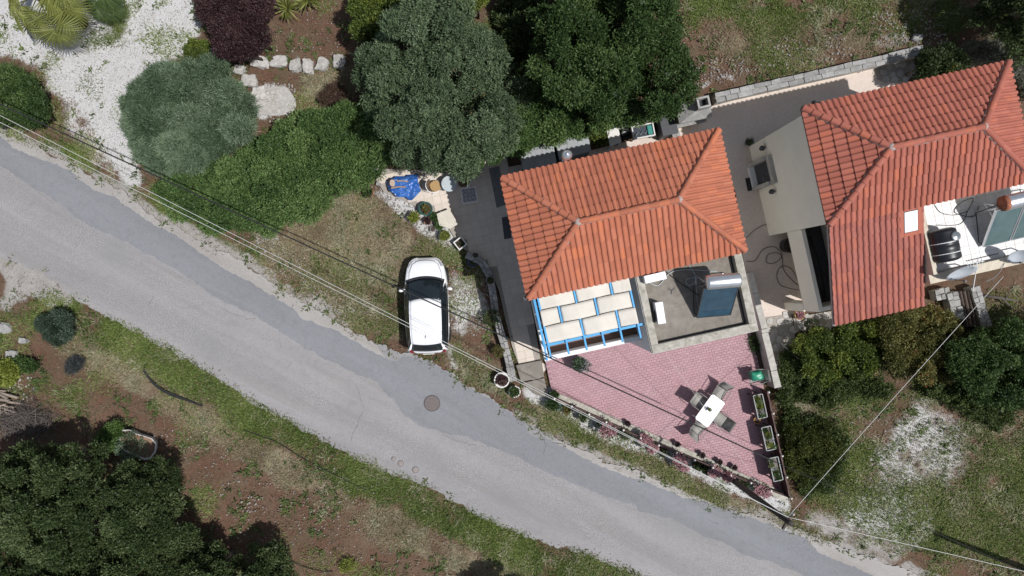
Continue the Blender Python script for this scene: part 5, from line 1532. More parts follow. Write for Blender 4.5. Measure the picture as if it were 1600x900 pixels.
# pink flowers on stands outside the road fence
def flower_stand(px, py, label, seed, r=0.26, frame=True):
    z = 0.0; c = W(px, py, 0.75); c.z = 0
    t = thing('flower_stand', label, 'flower stand', c, 'pink flower stands outside the road fence', R(-24))
    k = MB()
    for x in (-1, 1):
        for y in (-1, 1): k.bar((x*r*0.9, y*r*0.55, 0), (x*r*0.8, y*r*0.5, 0.55), 0.025)
    for y in (-1, 1): k.bar((-r*0.9, y*r*0.55, 0.55), (r*0.9, y*r*0.55, 0.55), 0.025)
    for x in (-1, 1): k.bar((x*r*0.9, -r*0.55, 0.55), (x*r*0.9, r*0.55, 0.55), 0.025)
    k.build('stand', white_metal, t, local=True)
    k = MB(); k.box((0, 0, 0.50), (r*1.7, r*0.95, 0.18)); k.build('trough', black_pot, t, local=True)
    cc = Vector((c.x, c.y, 0.60))
    plant_tuft('foliage', cc, r*1.05, 0.22, green_leaf, 60, 0.09, 0.05, t, seed)
    cl = [(c.x+math.cos(a)*r*0.4, c.y+math.sin(a)*r*0.4, 0.75, r*0.75, r*0.6, 0.16) for a in (0.3, 2.2, 4.1)]
    stuff(foliage('flowers', cl, pink_petal, t, 240, 6, 0.055, 0.045, jit=0.05, rnd=0.9, seed=seed+50, zmin=0.5, shell=0.3))
    return t
for i, (x, y, r) in enumerate([(950, 672, .36), (1007, 686, .26), (1019, 700, .24), (1062, 718, .30), (1068, 730, .22), (1118, 737, .28), (1138, 745, .24), (1190, 769, .38)]):
    flower_stand(x, y, ['wide pink flower trough', 'pink flower trough', 'small pale pink flower trough', 'dark pink flower trough', 'little pink flower trough', 'cream-pink flower trough', 'rounded cream-pink flower trough', 'widest pink flower trough in a white frame'][i] + ' outside the road fence, ' + ['first', 'second', 'third', 'fourth', 'fifth', 'sixth', 'seventh', 'last'][i] + ' from the left', 60+i, r)
for i, (x, y) in enumerate([(976, 678), (1034, 704), (1090, 729), (1104, 734), (1160, 755)]):  # added tubs: their dark mass stands in for the flowers' cast shadows
    pot(x, y, 0.22, 0.45, black_pot, dark_leaf, ['first', 'second', 'third', 'fourth', 'fifth'][i] + ' dark leafy tub standing in for shadow between the pink flower troughs, from the left', 0.0, 80+i, 0.24, 0.26, 60, group='dark tubs in place of flower shadows outside the road fence')

# ================================================================== WEST COURTYARD THINGS
# blue tarpaulin with planks and a sack on it
tarp_px = [(602,285),(612,276),(630,274),(653,270),(656,290),(659,298),(646,313),(642,315),(634,310),(620,308),(606,296)]
def tarp():
    t = thing('tarpaulin', 'crumpled blue tarpaulin weighted with wood on the courtyard corner', 'tarpaulin', W(630, 292, 0.05))
    mb = MB(); nx_, ny_ = 26, 20; idx = {}
    for j in range(ny_+1):
        for i in range(nx_+1):
            x = 600+60*i/nx_; y = 268+50*j/ny_
            if not inpoly(x, y, tarp_px): continue
            p = W(x, y, 0)
            d = min(abs(x-602), abs(659-x), abs(y-270), abs(315-y))/10
            z = 0.07 + 0.42*min(1, d)**0.6 + 0.10*mnoise.noise(Vector((x*.14, y*.14, 1))) + 0.05*abs(mnoise.noise(Vector((x*.35, y*.3, 4))))
            q = W(x, y, max(0.06, z)); idx[(i, j)] = len(mb.v); mb.v.append(tuple(q)); mb.a.append(0)
    for j in range(ny_):
        for i in range(nx_):
            ks = [(i, j), (i+1, j), (i+1, j+1), (i, j+1)]
            if all(k in idx for k in ks): mb.f.append(tuple(idx[k] for k in reversed(ks)))
            else:
                kk = [k for k in ks if k in idx]
                if len(kk) == 3: mb.f.append(tuple(idx[k] for k in reversed(kk)))
    o = mb.build('sheet', plain('blue_tarp', (0.022, 0.10, 0.36), 0.35, 0.3, 7, 0.3, dirt=(0.10, 0.22, 0.5), dirt_scale=3.0, dirt_amt=0.6), t, smooth=False)
    md = o.modifiers.new('s', 'SOLIDIFY'); md.thickness = 0.01
    return t
tarp()
wood_pale = plain('weathered_plank', (0.27, 0.20, 0.16), 0.85, 0.2, 14, 0.3)
for i, (x0, y0, x1, y1, w, lab) in enumerate([(620, 283, 638, 284, .07, 'upper short plank lying on the blue tarpaulin'), (611, 294, 634, 292, .07, 'lower short plank lying on the blue tarpaulin')]):
    k = MB(); a, b = W(x0, y0, .62), W(x1, y1, .62); k.bar(a, a.lerp(b, .5)+Vector((0, .03, 0)), w, .05); k.bar(a.lerp(b, .5)+Vector((0, .03, 0)), b, w*.9, .05); tag(k.build('plank', wood_pale, bevel=0.01), lab, 'plank')
sk = W(613, 286, .6); tag(rock_mb((sk.x, sk.y, .58), .13, .17, .10, 88).build('cloth_bundle', plain('tan_cloth', (0.42, 0.32, 0.25), 0.9, 0.15, 12, 0.2), smooth=True), 'small tan bundle on the blue tarpaulin', 'bundle')
# bistro table and two wicker chairs
bt = thing('bistro_table', 'round pale grey bistro table half in shade under the tree edge', 'table', W(702, 287, 0.05))
ct = W(702, 287, 0.72)
k = MB(); k.lathe(Vector((ct.x, ct.y, 0.70)), [(0.33, 0), (0.345, 0.01), (0.345, 0.03), (0.33, 0.035), (0, 0.035)], 26); k.build('table_top', plain('pale_grey_table', (0.42, 0.46, 0.47), 0.4, 0.06, 6, 0.05), bt)
k = MB(); k.lathe(Vector((ct.x, ct.y, 0.05)), [(0.22, 0), (0.2, 0.03), (0.04, 0.06), (0.03, 0.62), (0.1, 0.65)], 14); k.build('pedestal', grey_alu, bt)
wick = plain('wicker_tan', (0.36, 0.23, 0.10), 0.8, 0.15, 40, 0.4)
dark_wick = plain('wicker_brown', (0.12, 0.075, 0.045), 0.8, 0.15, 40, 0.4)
def bistro_chair(px, py, face, m, label):
    c = W(px, py, 0.45)
    t = thing('bistro_chair', label, 'chair', (c.x, c.y, 0.05), None, R(face-90))
    s = MB(); s.prism(rrect(0.46, 0.44, 0.14, 5), 0.43, 0.46); s.build('seat', m, t, local=True, bevel=0.01)
    b = MB(); na = 8
    for j in range(4):
        for i in range(na+1):
            a = R(200+140*i/na); z = 0.50+0.13*j; rr = 0.23+0.025*j
            b.v.append((math.cos(a)*rr, math.sin(a)*rr-0.02, z)); b.a.append(0)
    b.f = [(j*(na+1)+i, j*(na+1)+i+1, (j+1)*(na+1)+i+1, (j+1)*(na+1)+i) for j in range(3) for i in range(na)]
    o = b.build('backrest', dark_wick, t, smooth=True, local=True); o.modifiers.new('s', 'SOLIDIFY').thickness = 0.015
    f_ = MB(); f_.tube([(math.cos(R(a))*0.33, math.sin(R(a))*0.33-0.04, 0.66+0.22*max(0, -math.sin(R(a)))) for a in range(160, 381, 20)], 0.014, 6); f_.build('arm_hoop', white_metal, t, smooth=True, local=True)
    for x in (-1, 1):
        for y in (-1, 1):
            l = MB(); l.tube([(x*0.19, y*0.18, 0.44), (x*0.23, y*0.23, 0.0)], 0.014, 6); l.build('leg', white_metal, t, local=True)
    return t
bistro_chair(680, 291, 20, wick, 'sunlit tan wicker bistro chair left of the round table')
bistro_chair(724, 284, 185, dark_wick, 'shaded brown wicker bistro chair right of the round table')  # seat colour darkened to carry the shade on this chair
# patterned mosaic mat set in the floor
mm, nt, bs = _nodes('mosaic_pattern')
tcn = N(nt, 'ShaderNodeTexCoord').outputs['Object']
mp = N(nt, 'ShaderNodeMapping'); mp.inputs['Scale'].default_value = (3.2, 3.2, 3.2); nt.links.new(tcn, mp.inputs['Vector'])
vo = N(nt, 'ShaderNodeTexVoronoi', feature='F1'); vo.inputs['Scale'].default_value = 2.0; vo.inputs['Randomness'].default_value = 0.35; nt.links.new(mp.outputs[0], vo.inputs['Vector'])
wv = N(nt, 'ShaderNodeTexWave', wave_type='RINGS', rings_direction='Z'); wv.inputs['Scale'].default_value = 3.2; wv.inputs['Distortion'].default_value = 3.0; nt.links.new(tcn, wv.inputs['Vector'])
cc_ = ramp(nt, math_(nt, 'MULTIPLY', vo.outputs['Distance'], math_(nt, 'ADD', wv.outputs['Fac'], 0.5)), [(0.16, (0.46, 0.44, 0.42)), (0.24, (0.16, 0.16, 0.20)), (0.34, (0.44, 0.42, 0.40)), (0.5, (0.2, 0.2, 0.24))])
nt.links.new(cc_, bs.inputs['Base Color']); bs.inputs['Roughness'].default_value = 0.6
mat_t = thing('mosaic_panel', 'square patterned grey mosaic panel set in the courtyard floor', 'mosaic', W(733, 305, 0.05), None, R(9))
k = MB(); k.box((0, 0, 0.012), (0.60, 0.60, 0.012)); k.build('pattern', mm, mat_t, local=True)
k = MB(); [k.box((x, y, 0.014), (sx, sy, 0.016)) for x, y, sx, sy in ((0.325, 0, 0.05, 0.70), (-0.325, 0, 0.05, 0.70), (0, 0.325, 0.60, 0.05), (0, -0.325, 0.60, 0.05))]; k.build('border', tile_white, mat_t, local=True)
# cream slab (stone bench) half in shade
sl_t = thing('slab_bench', 'cream stone slab bench half in the house shadow', 'bench', W(697, 345, 0.05))
k = MB(); k.prism([W(x, y, .42) for x, y in [(682,334),(702,326),(716,350),(703,358),(686,352)]], 0.36, 0.44); k.build('seat', plain('cream_stone', (0.52, 0.48, 0.40), 0.8, 0.08, 6, 0.2), sl_t, bevel=0.02)
for p in ((690, 337), (704, 349)):
    k = MB(); q = W(p[0], p[1], .2); k.box((q.x, q.y, 0.2), (0.22, 0.3, 0.32), R(-30)); k.build('leg', grey_render, sl_t)
# dark slab strip and door mats at the house wall
k = MB(); k.prism([W(x, y) for x, y in [(764,264),(780,260),(790,320),(776,325)]], 0.03, 0.065); tag(k.build('grey_slab', plain('dark_grey_slab', (0.15, 0.155, 0.155), 0.8, 0.2, 8, 0.2), bevel=0.008), 'dark grey stone slab strip along the west wall of the near house', 'slab')
k = MB(); k.prism([W(x, y) for x, y in [(784,340),(797,338),(799,372),(788,374)]], 0.052, 0.075); tag(k.build('door_mat', dark_metal), 'black mat at the west wall of the near house', 'mat')
k = MB(); k.prism([W(x, y) for x, y in [(1164,279),(1179,276),(1183,296),(1168,299)]], 0.032, 0.055); tag(k.build('door_mat', rubber), 'black door mat at the door of the right house', 'mat')

# ================================================================== BACK OF THE NEAR HOUSE
shed_m = plain('grey_sheet', (0.30, 0.31, 0.32), 0.6, 0.1, 4, 0.1, dirt=(0.2, 0.2, 0.2), dirt_scale=1.2)
def shed(px_poly, h, label):
    pts = [W(x, y, h) for x, y in px_poly]
    c = sum((Vector((p.x, p.y, 0)) for p in pts), Vector())/len(pts)
    t = thing('storage_shed', label, 'shed', c)
    k = MB(); k.prism([(c.x+(p.x-c.x)*.94, c.y+(p.y-c.y)*.94) for p in pts], 0.0, h-0.04); k.build('cabinet', shed_m, t)
    k = MB(); k.prism(pts, h-0.03, h+0.01); lid = k.build('lid', shed_m, t, bevel=0.01)
    for f in (0.33, 0.66):
        k = MB(); a = Vector(pts[0]).lerp(Vector(pts[1]), f); b = Vector(pts[3]).lerp(Vector(pts[2]), f); k.bar((a.x, a.y, h+0.018), (b.x, b.y, h+0.018), 0.02, 0.016); k.build('rib', shed_m, lid)
    return t
shed([(811,234),(864,222),(870,256),(818,266)], 1.5, 'grey flat-topped storage shed behind the near house, left of two')
shed([(867,218),(918,206),(924,236),(874,250)], 1.5, 'grey flat-topped storage shed behind the near house, beside the steel flue')
fl_t = thing('chimney_flue', 'shiny steel flue with a round cowl behind the tiled roof', 'chimney', W(889, 252, 4))
cf = HA(1.9, 4.75, 0)
ff = W(886, 241, 6.25)
k = MB(); k.tube([(ff.x, ff.y, 0.05), (ff.x, ff.y, 6.0)], 0.09, 14); k.build('pipe', steel, fl_t, smooth=True)
k = MB(); k.lathe((ff.x, ff.y, 6.0), [(0.10, 0), (0.19, 0.05), (0.20, 0.14), (0.16, 0.24), (0.08, 0.29), (0.03, 0.33), (0, 0.335)], 18); k.build('cowl', steel, fl_t, smooth=True)
k = MB(); k.bar((ff.x, ff.y, 5.2), HA(HA.ab(ff)[0], 4.3, 5.2), 0.03); k.build('bracket', steel, fl_t)
# white work table, bush in tub, basins
wt = thing('work_table', 'white slab work table at the hedge behind the near house', 'table', W(972, 220, 0))
tp = [W(x, y, .85) for x, y in [(948,204),(966,198),(971,222),(953,229)]]
k = MB(); k.prism(tp, 0.80, 0.86); k.build('table_top', white_pot, wt, bevel=0.01)
for p in tp: 
    k = MB(); c_ = sum((q for q in tp), Vector())/4; q = Vector(p).lerp(c_, .15); k.box((q.x, q.y, .41), (.06, .06, .78)); k.build('leg', white_pot, wt)
pot(936, 212, 0.42, 0.45, black_pot, citrus_leaf, 'large black tub with a bushy plant between the sheds and white table', 0.0, 91, 0.48, 0.55, 260, 0.12, 0.05)
k = thing('basin', 'black round basin beside the white tray', 'basin', W(978, 210, 0.5)); kb = W(978, 209, 0.6)
b_ = MB(); b_.lathe((kb.x, kb.y, 0.0), [(0.12, 0), (0.14, 0.35), (0.2, 0.55), (0.21, 0.6), (0.18, 0.6), (0.15, 0.48), (0, 0.45)], 18); b_.build('bowl', black_plastic, k)
tr = thing('seed_tray', 'white framed tray of dark bottles and green netting on a stand', 'tray', W(1004, 206, 0.6), None, R(11))
for x, y, sx, sy in ((0.46, 0, 0.05, 0.58), (-0.46, 0, 0.05, 0.58), (0, 0.265, 0.87, 0.05), (0, -0.265, 0.87, 0.05)):
    k = MB(); k.box((x, y, 0.12), (sx, sy, 0.16)); k.build('side', white_pot, tr, local=True)
k = MB(); k.box((0, 0, 0.06), (0.87, 0.48, 0.03)); k.build('base', plain('navy_sheet', (0.02, 0.025, 0.04), 0.4, 0.2, 8), tr, local=True)
for x in (-1, 1):
    for y in (-1, 1):
        k = MB(); k.box((x*.42, y*.22, -.28), (.05, .05, .62)); k.build('leg', white_pot, tr, local=True)
k = MB(); k.box((0.30, 0, 0.12), (0.22, 0.42, 0.08)); k.build('netting', plain('teal_net', (0.02, 0.20, 0.17), 0.6, 0.3, 20, 0.4), tr, local=True, bevel=0.03)
for i in range(5):
    k = MB(); a = (-0.36+0.10*i, -0.14+0.07*((i*2) % 4), 0.11); k.tube([a, (a[0]+0.12, a[1]+0.12*(-1)**i, 0.12)], 0.03, 8); k.build('bottle', glassy('bottle_glass', (0.10, 0.12, 0.13)), tr, local=True)
k = MB(); k.box(W(1020, 172, .3), (.30, .10, .3), R(20)); tag(k.build('blue_crate', blue_paint, bevel=0.01), 'small blue crate under the hedge behind the tray', 'crate')
# barbecue with pyramid hood
bq = thing('barbecue', 'masonry barbecue with a grey pyramid hood and square chimney by the back wall', 'barbecue', W(1085, 175, 0), None, R(12.5))
c0 = W(1087, 170, 1.9); 
bq.location = (c0.x, c0.y, 0)
k = MB(); k.box((0, -0.02, 0.45), (1.25, 0.62, 0.9)); k.build('base', plain('yellow_brick', (0.42, 0.33, 0.19), 0.9, 0.12, 12, 0.3), bq, local=True)
for x in (-1, 1):
    k = MB(); k.box((x*0.53, 0.0, 1.2), (0.16, 0.62, 0.6)); k.build('pier', MATS['yellow_brick'], bq, local=True)
k = MB(); b0 = [(-0.72, -0.42), (0.72, -0.42), (0.72, 0.42), (-0.72, 0.42)]; t0 = [(-0.05, -0.12), (0.42, -0.12), (0.42, 0.28), (-0.05, 0.28)]
k.add([(x, y, 1.5) for x, y in b0] + [(x, y, 1.62) for x, y in b0] + [(x, y, 2.15) for x, y in t0], [(3,2,1,0), (0,1,5,4), (1,2,6,5), (2,3,7,6), (3,0,4,7), (4,5,9,8), (5,6,10,9), (6,7,11,10), (7,4,8,11), (8,9,10,11)])
k.build('hood', stone_m, bq, local=True)
k = MB()
for x, y, sx, sy in ((-0.04, 0.08, 0.08, 0.46), (0.41, 0.08, 0.08, 0.46), (0.185, -0.11, 0.37, 0.08), (0.185, 0.27, 0.37, 0.08)): k.box((x, y, 2.28), (sx, sy, 0.5))
k.build('chimney', stone_m, bq, local=True)
k = MB(); k.box((0.185, 0.08, 2.17), (0.36, 0.29, 0.02)); k.build('flue_dark_plate', black_plastic, bq, local=True)  # black plate stands in for the dark inside the open flue
k = MB(); k.box((0, -0.36, 0.93), (1.3, 0.2, 0.06)); k.build('shelf', stone_m, bq, local=True)
rubble_wall('stone_wall', 'short grey stone pier left of the barbecue, in shade', [(1050,188),(1058,216)], 0.34, 0.9, stone_m, 31)
k = MB(); k.box(W(1040, 195, .5) , (.7, 1.1, 1.0), R(12)); tag(k.build('dark_cupboard', dark_metal, bevel=0.02), 'black cupboard in deep shade left of the barbecue', 'cupboard')
# terracotta gutter tile row and paved corner at the far house's back
k = MB()
for i in range(6):
    k.bar(HB(3.2+0.24*i, 4.62, 1.0), HB(3.42+0.24*i, 4.62, 1.0), 0.3, 0.05)
tag(k.build('clay_coping', clay_b), 'row of clay coping tiles behind the red roof', 'coping')
cp = [(1366,106),(1426,92),(1432,118),(1400,130),(1370,125)]
cs_ = sheet('flagstones', cp, 0.05, grout, 0.1); crazy(cs_, cp, 0.05, pale_stone, 13, 33)
cl_ = thing('camera_pole', 'small black security camera on the corner of the red tiled roof', 'camera', W(1271, 163, 6))
k = MB(); p_ = W(1271, 160, 6.1); k.tube([HB(0.9, 4.33, 6.0), p_], 0.03, 6); k.lathe(p_, [(0.03, -0.06), (0.07, 0), (0.06, 0.08), (0, 0.12)], 8); k.build('camera_body', black_plastic, cl_)
# ================================================================== ROOFTOP EQUIPMENT
ZF = 4.96
solar_blue, nt, bs = _nodes('solar_absorber')
uvw = N(nt, 'ShaderNodeTexCoord').outputs['Object']
cn = ramp(nt, noise(nt, 3, 3, 0.5, uvw), [(0.3, (0.026, 0.062, 0.095)), (0.7, (0.036, 0.085, 0.125))]); nt.links.new(cn, bs.inputs['Base Color'])
bs.inputs['Roughness'].default_value = 0.25; bs.inputs['Coat Weight'].default_value = 0.5; bs.inputs['Coat Roughness'].default_value = 0.05
solar_teal, nt, bs = _nodes('solar_glass_teal')
cn = ramp(nt, noise(nt, 2, 4, 0.6, gpos(nt)), [(0.3, (0.055, 0.10, 0.105)), (0.7, (0.085, 0.14, 0.145))]); nt.links.new(cn, bs.inputs['Base Color'])
bs.inputs['Roughness'].default_value = 0.3; bs.inputs['Coat Weight'].default_value = 0.5; bs.inputs['Coat Roughness'].default_value = 0.08
def solar_heater(label, c, rz, z, panels, pw_, pl, tank_r, tank_l, rise, glass_m, ribs, tank_dx=0.0, rust_end=False):
    """panel(s) sloping down to local -y, tank along local x at the top"""
    t = thing('solar_water_heater', label, 'solar heater', (c.x, c.y, z), None, R(rz))
    run = math.sqrt(pl*pl - rise*rise); tot = panels*pw_ + (panels-1)*0.05
    d = Vector((0, run, rise)).normalized(); nrm = Vector((0, -rise, run)).normalized()
    for k in range(panels):
        x0 = -tot/2 + k*(pw_+0.05); a = Vector((x0, -run/2, 0.12))
        def q(x, l, h): return a + Vector((x, 0, 0)) + d*l + nrm*h
        def slab(x0_, x1_, l0, l1, h0, h1, mb): mb.add([q(x, l, h) for h in (h0, h1) for x, l in ((x0_, l0), (x1_, l0), (x1_, l1), (x0_, l1))], [(3,2,1,0),(4,5,6,7),(0,1,5,4),(1,2,6,5),(2,3,7,6),(3,0,4,7)])
        cs = MB(); slab(0, pw_, 0, pl, -0.04, 0.03, cs); pan = cs.build('panel', dark_metal if not rust_end else steel, t, local=True)
        g_ = MB(); slab(0.035, pw_-0.035, 0.035, pl-0.035, 0.031, 0.040, g_); g_.build('glass', glass_m, pan, local=True)
        fm = MB(); fw = 0.035
        for x0_, x1_, l0, l1 in ((0, fw, 0, pl), (pw_-fw, pw_, 0, pl), (fw, pw_-fw, 0, fw), (fw, pw_-fw, pl-fw, pl)): slab(x0_, x1_, l0, l1, 0.031, 0.055, fm)
        fm.build('frame', dark_metal if not rust_end else steel, pan, local=True)
        for r_ in range(ribs):
            rb_ = MB(); xx = pw_*(r_+1)/(ribs+1); slab(xx-0.006, xx+0.006, 0.05, pl-0.05, 0.041, 0.048, rb_); rb_.build('rib', solar_blue if not rust_end else steel, pan, local=True)
    ty = run/2 + tank_r*0.55; tz = 0.12 + rise + tank_r*0.35
    tk = MB(); prof = [(0.0, -tank_l/2), (tank_r*0.75, -tank_l/2), (tank_r*0.95, -tank_l/2+0.03), (tank_r, -tank_l/2+0.08), (tank_r, tank_l/2-0.08), (tank_r*0.95, tank_l/2-0.03), (tank_r*0.75, tank_l/2), (0.0, tank_l/2)]
    tk.lathe((0, 0, 0), prof, 28); tk.xform(Matrix.Translation((tank_dx, ty, tz)) @ Matrix.Rotation(R(90), 4, 'Y')); tko = tk.build('tank', steel, t, smooth=True, local=True)
    tko.data.shade_smooth()
    if rust_end:
        e = MB(); e.lathe((0, 0, 0), [(0, 0), (tank_r*0.97, 0), (tank_r*1.01, 0.10), (tank_r*1.005, 0.16)], 24); e.xform(Matrix.Translation((tank_dx-tank_l/2-0.02, ty, tz)) @ Matrix.Rotation(R(90), 4, 'Y')); e.build('end_cap', rust_cap, tko, local=True, smooth=True)
    for x in (-tot/2+0.12, tot/2-0.12):
        lg_ = MB(); lg_.bar((x, run/2+0.02, 0), (x, run/2+0.02, 0.12+rise), 0.045); lg_.bar((x, -run/2, 0.02), (x, run/2+0.45, 0.02), 0.045); lg_.bar((x, run/2+0.45, 0), (x, ty, tz-tank_r), 0.04); lg_.build('stand', steel, t, local=True)
    pp = MB(); pp.tube([(tot/2-0.05, run/2, rise+0.12), (tot/2+0.06, run/2+0.05, rise+0.1), (tot/2+0.05, ty, tz)], 0.02, 6); pp.build('pipe', rubber, t, smooth=True, local=True); pp = MB(); pp.tube([(-tot/2+0.03, -run/2+0.05, 0.14), (-tot/2-0.07, -run/2+0.2, 0.1), (-tot/2-0.05, run/2, 0.3), (-tot/2+0.1, ty, tz-0.1)], 0.018, 6); pp.build('pipe', rubber, t, smooth=True, local=True)
    return t
rust_cap = plain('rust_orange', (0.28, 0.10, 0.05), 0.8, 0.25, 8, 0.3)
cA = Vector((7.45, -0.47, 0))
solar_heater('solar water heater with dark blue panel and steel tank on the concrete roof terrace', Vector((cA.x+0.02, cA.y, 0)), 5.0, ZF, 1, 1.28, 1.72, 0.26, 1.22, 1.30, solar_blue, 13, tank_dx=0.05)
cB = W(1578, 345, 5.6)
solar_heater('solar water heater with two teal panels and rusty-ended tank on the white tiled terrace', Vector((cB.x+0.15, cB.y-0.05, 0)), 13.5, ZT+0.04, 2, 1.02, 1.72, 0.27, 1.9, 1.15, solar_teal, 0, tank_dx=0.12, rust_end=True)
# outdoor units
def ac_unit(px, py, rz, label):
    z = ZF; c = W(px, py, z+0.62)
    t = thing('air_conditioner', label, 'air conditioner', (c.x, c.y, z), 'white outdoor units on the roof terrace', R(rz))
    k = MB(); k.box((0, 0, 0.36), (0.80, 0.29, 0.54)); k.build('casing', white_metal, t, local=True, bevel=0.015)
    k = MB(); k.lathe((0, 0, 0), [(0.22, 0), (0.22, 0.012), (0.05, 0.02), (0, 0.02)], 20); k.xform(Matrix.Translation((-0.1, 0.146, 0.36)) @ Matrix.Rotation(R(-90), 4, 'X')); k.build('fan_grille', dark_metal, t, local=True)
    for x in (-0.3, 0.3):
        k = MB(); k.box((x, 0, 0.045), (0.05, 0.36, 0.09)); k.build('foot', dark_metal, t, local=True)
    return t
ac_unit(1024, 433.5, 13, 'white outdoor air conditioner against the tiled roof edge')
ac_unit(1032, 489, 99, 'white outdoor air conditioner near the left parapet of the terrace')
def cable(name, label, pts, r, m, z=None, cat='cable', n=10):
    """smooth cable through photo points (px, py, z)"""
    P_ = [W(*p) for p in pts]; out = []
    for i in range(len(P_)-1):
        p0, p1, p2, p3 = P_[max(0, i-1)], P_[i], P_[i+1], P_[min(len(P_)-1, i+2)]
        for k in range(n):
            t = k/n; out.append(0.5*((2*p1)+(-p0+p2)*t+(2*p0-5*p1+4*p2-p3)*t*t+(-p0+3*p1-3*p2+p3)*t**3))
    out.append(P_[-1])
    mb = MB(); mb.tube(out, r, 6); return tag(mb.build(name, m, smooth=True), label, cat)
pale_cable = plain('pale_cable', (0.36, 0.40, 0.40), 0.5, 0.1, 10, 0)
cable('roof_pipe', 'pale looping pipe from the air conditioner to the solar heater', [(1012,440,5.0),(1028,446,5.0),(1045,428,5.0),(1062,422,5.02),(1085,422,5.02),(1120,424,5.0)], 0.018, pale_cable)
cable('roof_pipe', 'pale curled pipe in the shade of the solar heater', [(1050,412,5.0),(1072,412,5.0),(1085,428,5.02),(1086,440,5.0),(1076,446,5.0),(1072,438,5.0),(1084,434,5.02),(1100,438,5.0)], 0.016, pale_cable)
cable('roof_pipe', 'dark pipe crossing the concrete roof terrace to the panel', [(1040,424,5.0),(1060,440,5.0),(1078,452,5.0),(1092,462,5.0)], 0.016, rubber)
ant = thing('roof_bracket', 'small dark three-legged bracket lying on the concrete roof terrace', 'bracket', W(1050, 454, ZF))
for a in (30, 150, 265):
    k = MB(); c = W(1050, 454, ZF+0.03); k.bar(c, c+Vector((math.cos(R(a))*.14, math.sin(R(a))*.14, -0.01)), 0.03); k.build('leg', dark_metal, ant)
# far terrace: black tank, dishes, aerial, hoses
wt_ = thing('water_tank', 'black ribbed plastic water tank strapped on the white tiled terrace', 'water tank', W(1476, 384, ZT+0.05))
ck_ = W(1476, 383, 5.65)
tk = MB(); prof = [(0.0, -0.60), (0.36, -0.60), (0.47, -0.55), (0.50, -0.47), (0.485, -0.2), (0.50, -0.18), (0.50, -0.02), (0.485, 0.0), (0.50, 0.02), (0.50, 0.2), (0.485, 0.22), (0.50, 0.47), (0.47, 0.55), (0.36, 0.60), (0, 0.60)]
tk.lathe((0, 0, 0), prof, 26); Mt = Matrix.Translation((ck_.x, ck_.y, ZT+0.58)) @ Matrix.Rotation(R(12.6), 4, 'Z') @ Matrix.Rotation(R(90), 4, 'X')
tk.xform(Mt); tk.build('body', black_plastic, wt_, smooth=True)
for yy in (-0.10, 0.30):
    s_ = MB(); s_.lathe((0, 0, yy), [(0.503, -0.012), (0.508, 0), (0.503, 0.012)], 30); s_.xform(Mt); s_.build('strap', white_metal, wt_)
ld = MB(); lc = Vector((ck_.x+0.13, ck_.y+0.30, ZT+1.05)); ld.lathe(lc, [(0.17, -0.02), (0.17, 0.05), (0.14, 0.07), (0.0, 0.09)], 18); ld.build('lid', plain('grey_lid', (0.10, 0.12, 0.13), 0.3, 0.1, 6), wt_, smooth=False)
cr = MB()
for yy in (-0.4, 0.4):
    p = Mt @ Vector((0, 0, yy)); cr.box((p.x, p.y, ZT+0.09), (0.9, 0.12, 0.10), R(12.6))
cr.build('cradle', steel, wt_)
def dish(label, px, py, z, r, az, tilt, base):
    c = W(px, py, z); t = thing('satellite_dish', label, 'satellite dish', (base.x, base.y, ZT+0.04))
    k = MB(); k.lathe((0, 0, 0), [(0.0, 0.0), (r*0.4, 0.025), (r*0.75, 0.085), (r, 0.15), (r*1.0, 0.165), (r*0.74, 0.10), (r*.4, 0.04), (0, 0.015)], 24)
    M_ = Matrix.Translation(c) @ Matrix.Rotation(R(az), 4, 'Z') @ Matrix.Rotation(R(tilt), 4, 'X'); k.xform(M_); k.build('reflector', plain('pale_dish', (0.40, 0.43, 0.46), 0.45, 0.06, 6, 0.02), t, smooth=True)
    k = MB(); k.tube([c, Vector((base.x, base.y, z-0.1)), Vector((base.x, base.y, ZT+0.05))], 0.025, 8); k.build('mast', steel, t)
    k = MB(); k.tube([M_ @ Vector((0, -r, 0.14)), M_ @ Vector((0, -r*0.15, 0.55*r+0.15))], 0.015, 6); k.box(M_ @ Vector((0, -r*0.12, 0.6*r+0.15)), (0.07, 0.07, 0.1)); k.build('receiver_arm', dark_metal, t)
b1 = W(1506, 418, ZT); dish('wide pale satellite dish behind the black water tank', 1500, 421, 5.85, 0.52, 10, 62, b1)
b2 = W(1590, 392, ZT); dish('pale satellite dish at the right edge of the white tiled terrace', 1592, 396, 5.7, 0.40, -10, 55, b2)
ae = thing('tv_aerial', 'thin white rod aerial at the edge of the white tiled terrace', 'aerial', W(1522, 430, ZT))
k = MB(); p0, p1 = W(1520, 455, 4.9), W(1528, 405, 6.4); k.tube([p0, p1], 0.018, 6); k.build('mast', white_metal, ae)
for i in range(6):
    k = MB(); q0 = W(1512+i*4.5, 412-i*0.8, 6.35); k.tube([q0+Vector((-.02, .14, 0)), q0+Vector((.02, -.14, 0))], 0.008, 5); k.build('element', white_metal, ae)
k = MB(); k.tube([W(1510, 413, 6.35), W(1538, 408, 6.35)], 0.012, 6); k.build('boom', white_metal, ae)
cable('hose', 'black hoses looping behind the solar panels on the white terrace', [(1464,352,5.1),(1500,350,5.06),(1512,330,5.1),(1520,310,5.3),(1500,318,5.1),(1492,332,5.06),(1520,338,5.06),(1530,322,5.1)], 0.012, rubber, cat='hose')
cable('hose', 'thin black cable curving along the white terrace tiles', [(1460,320,5.06),(1470,332,5.06),(1490,336,5.06),(1512,330,5.06)], 0.012, rubber, cat='cable')
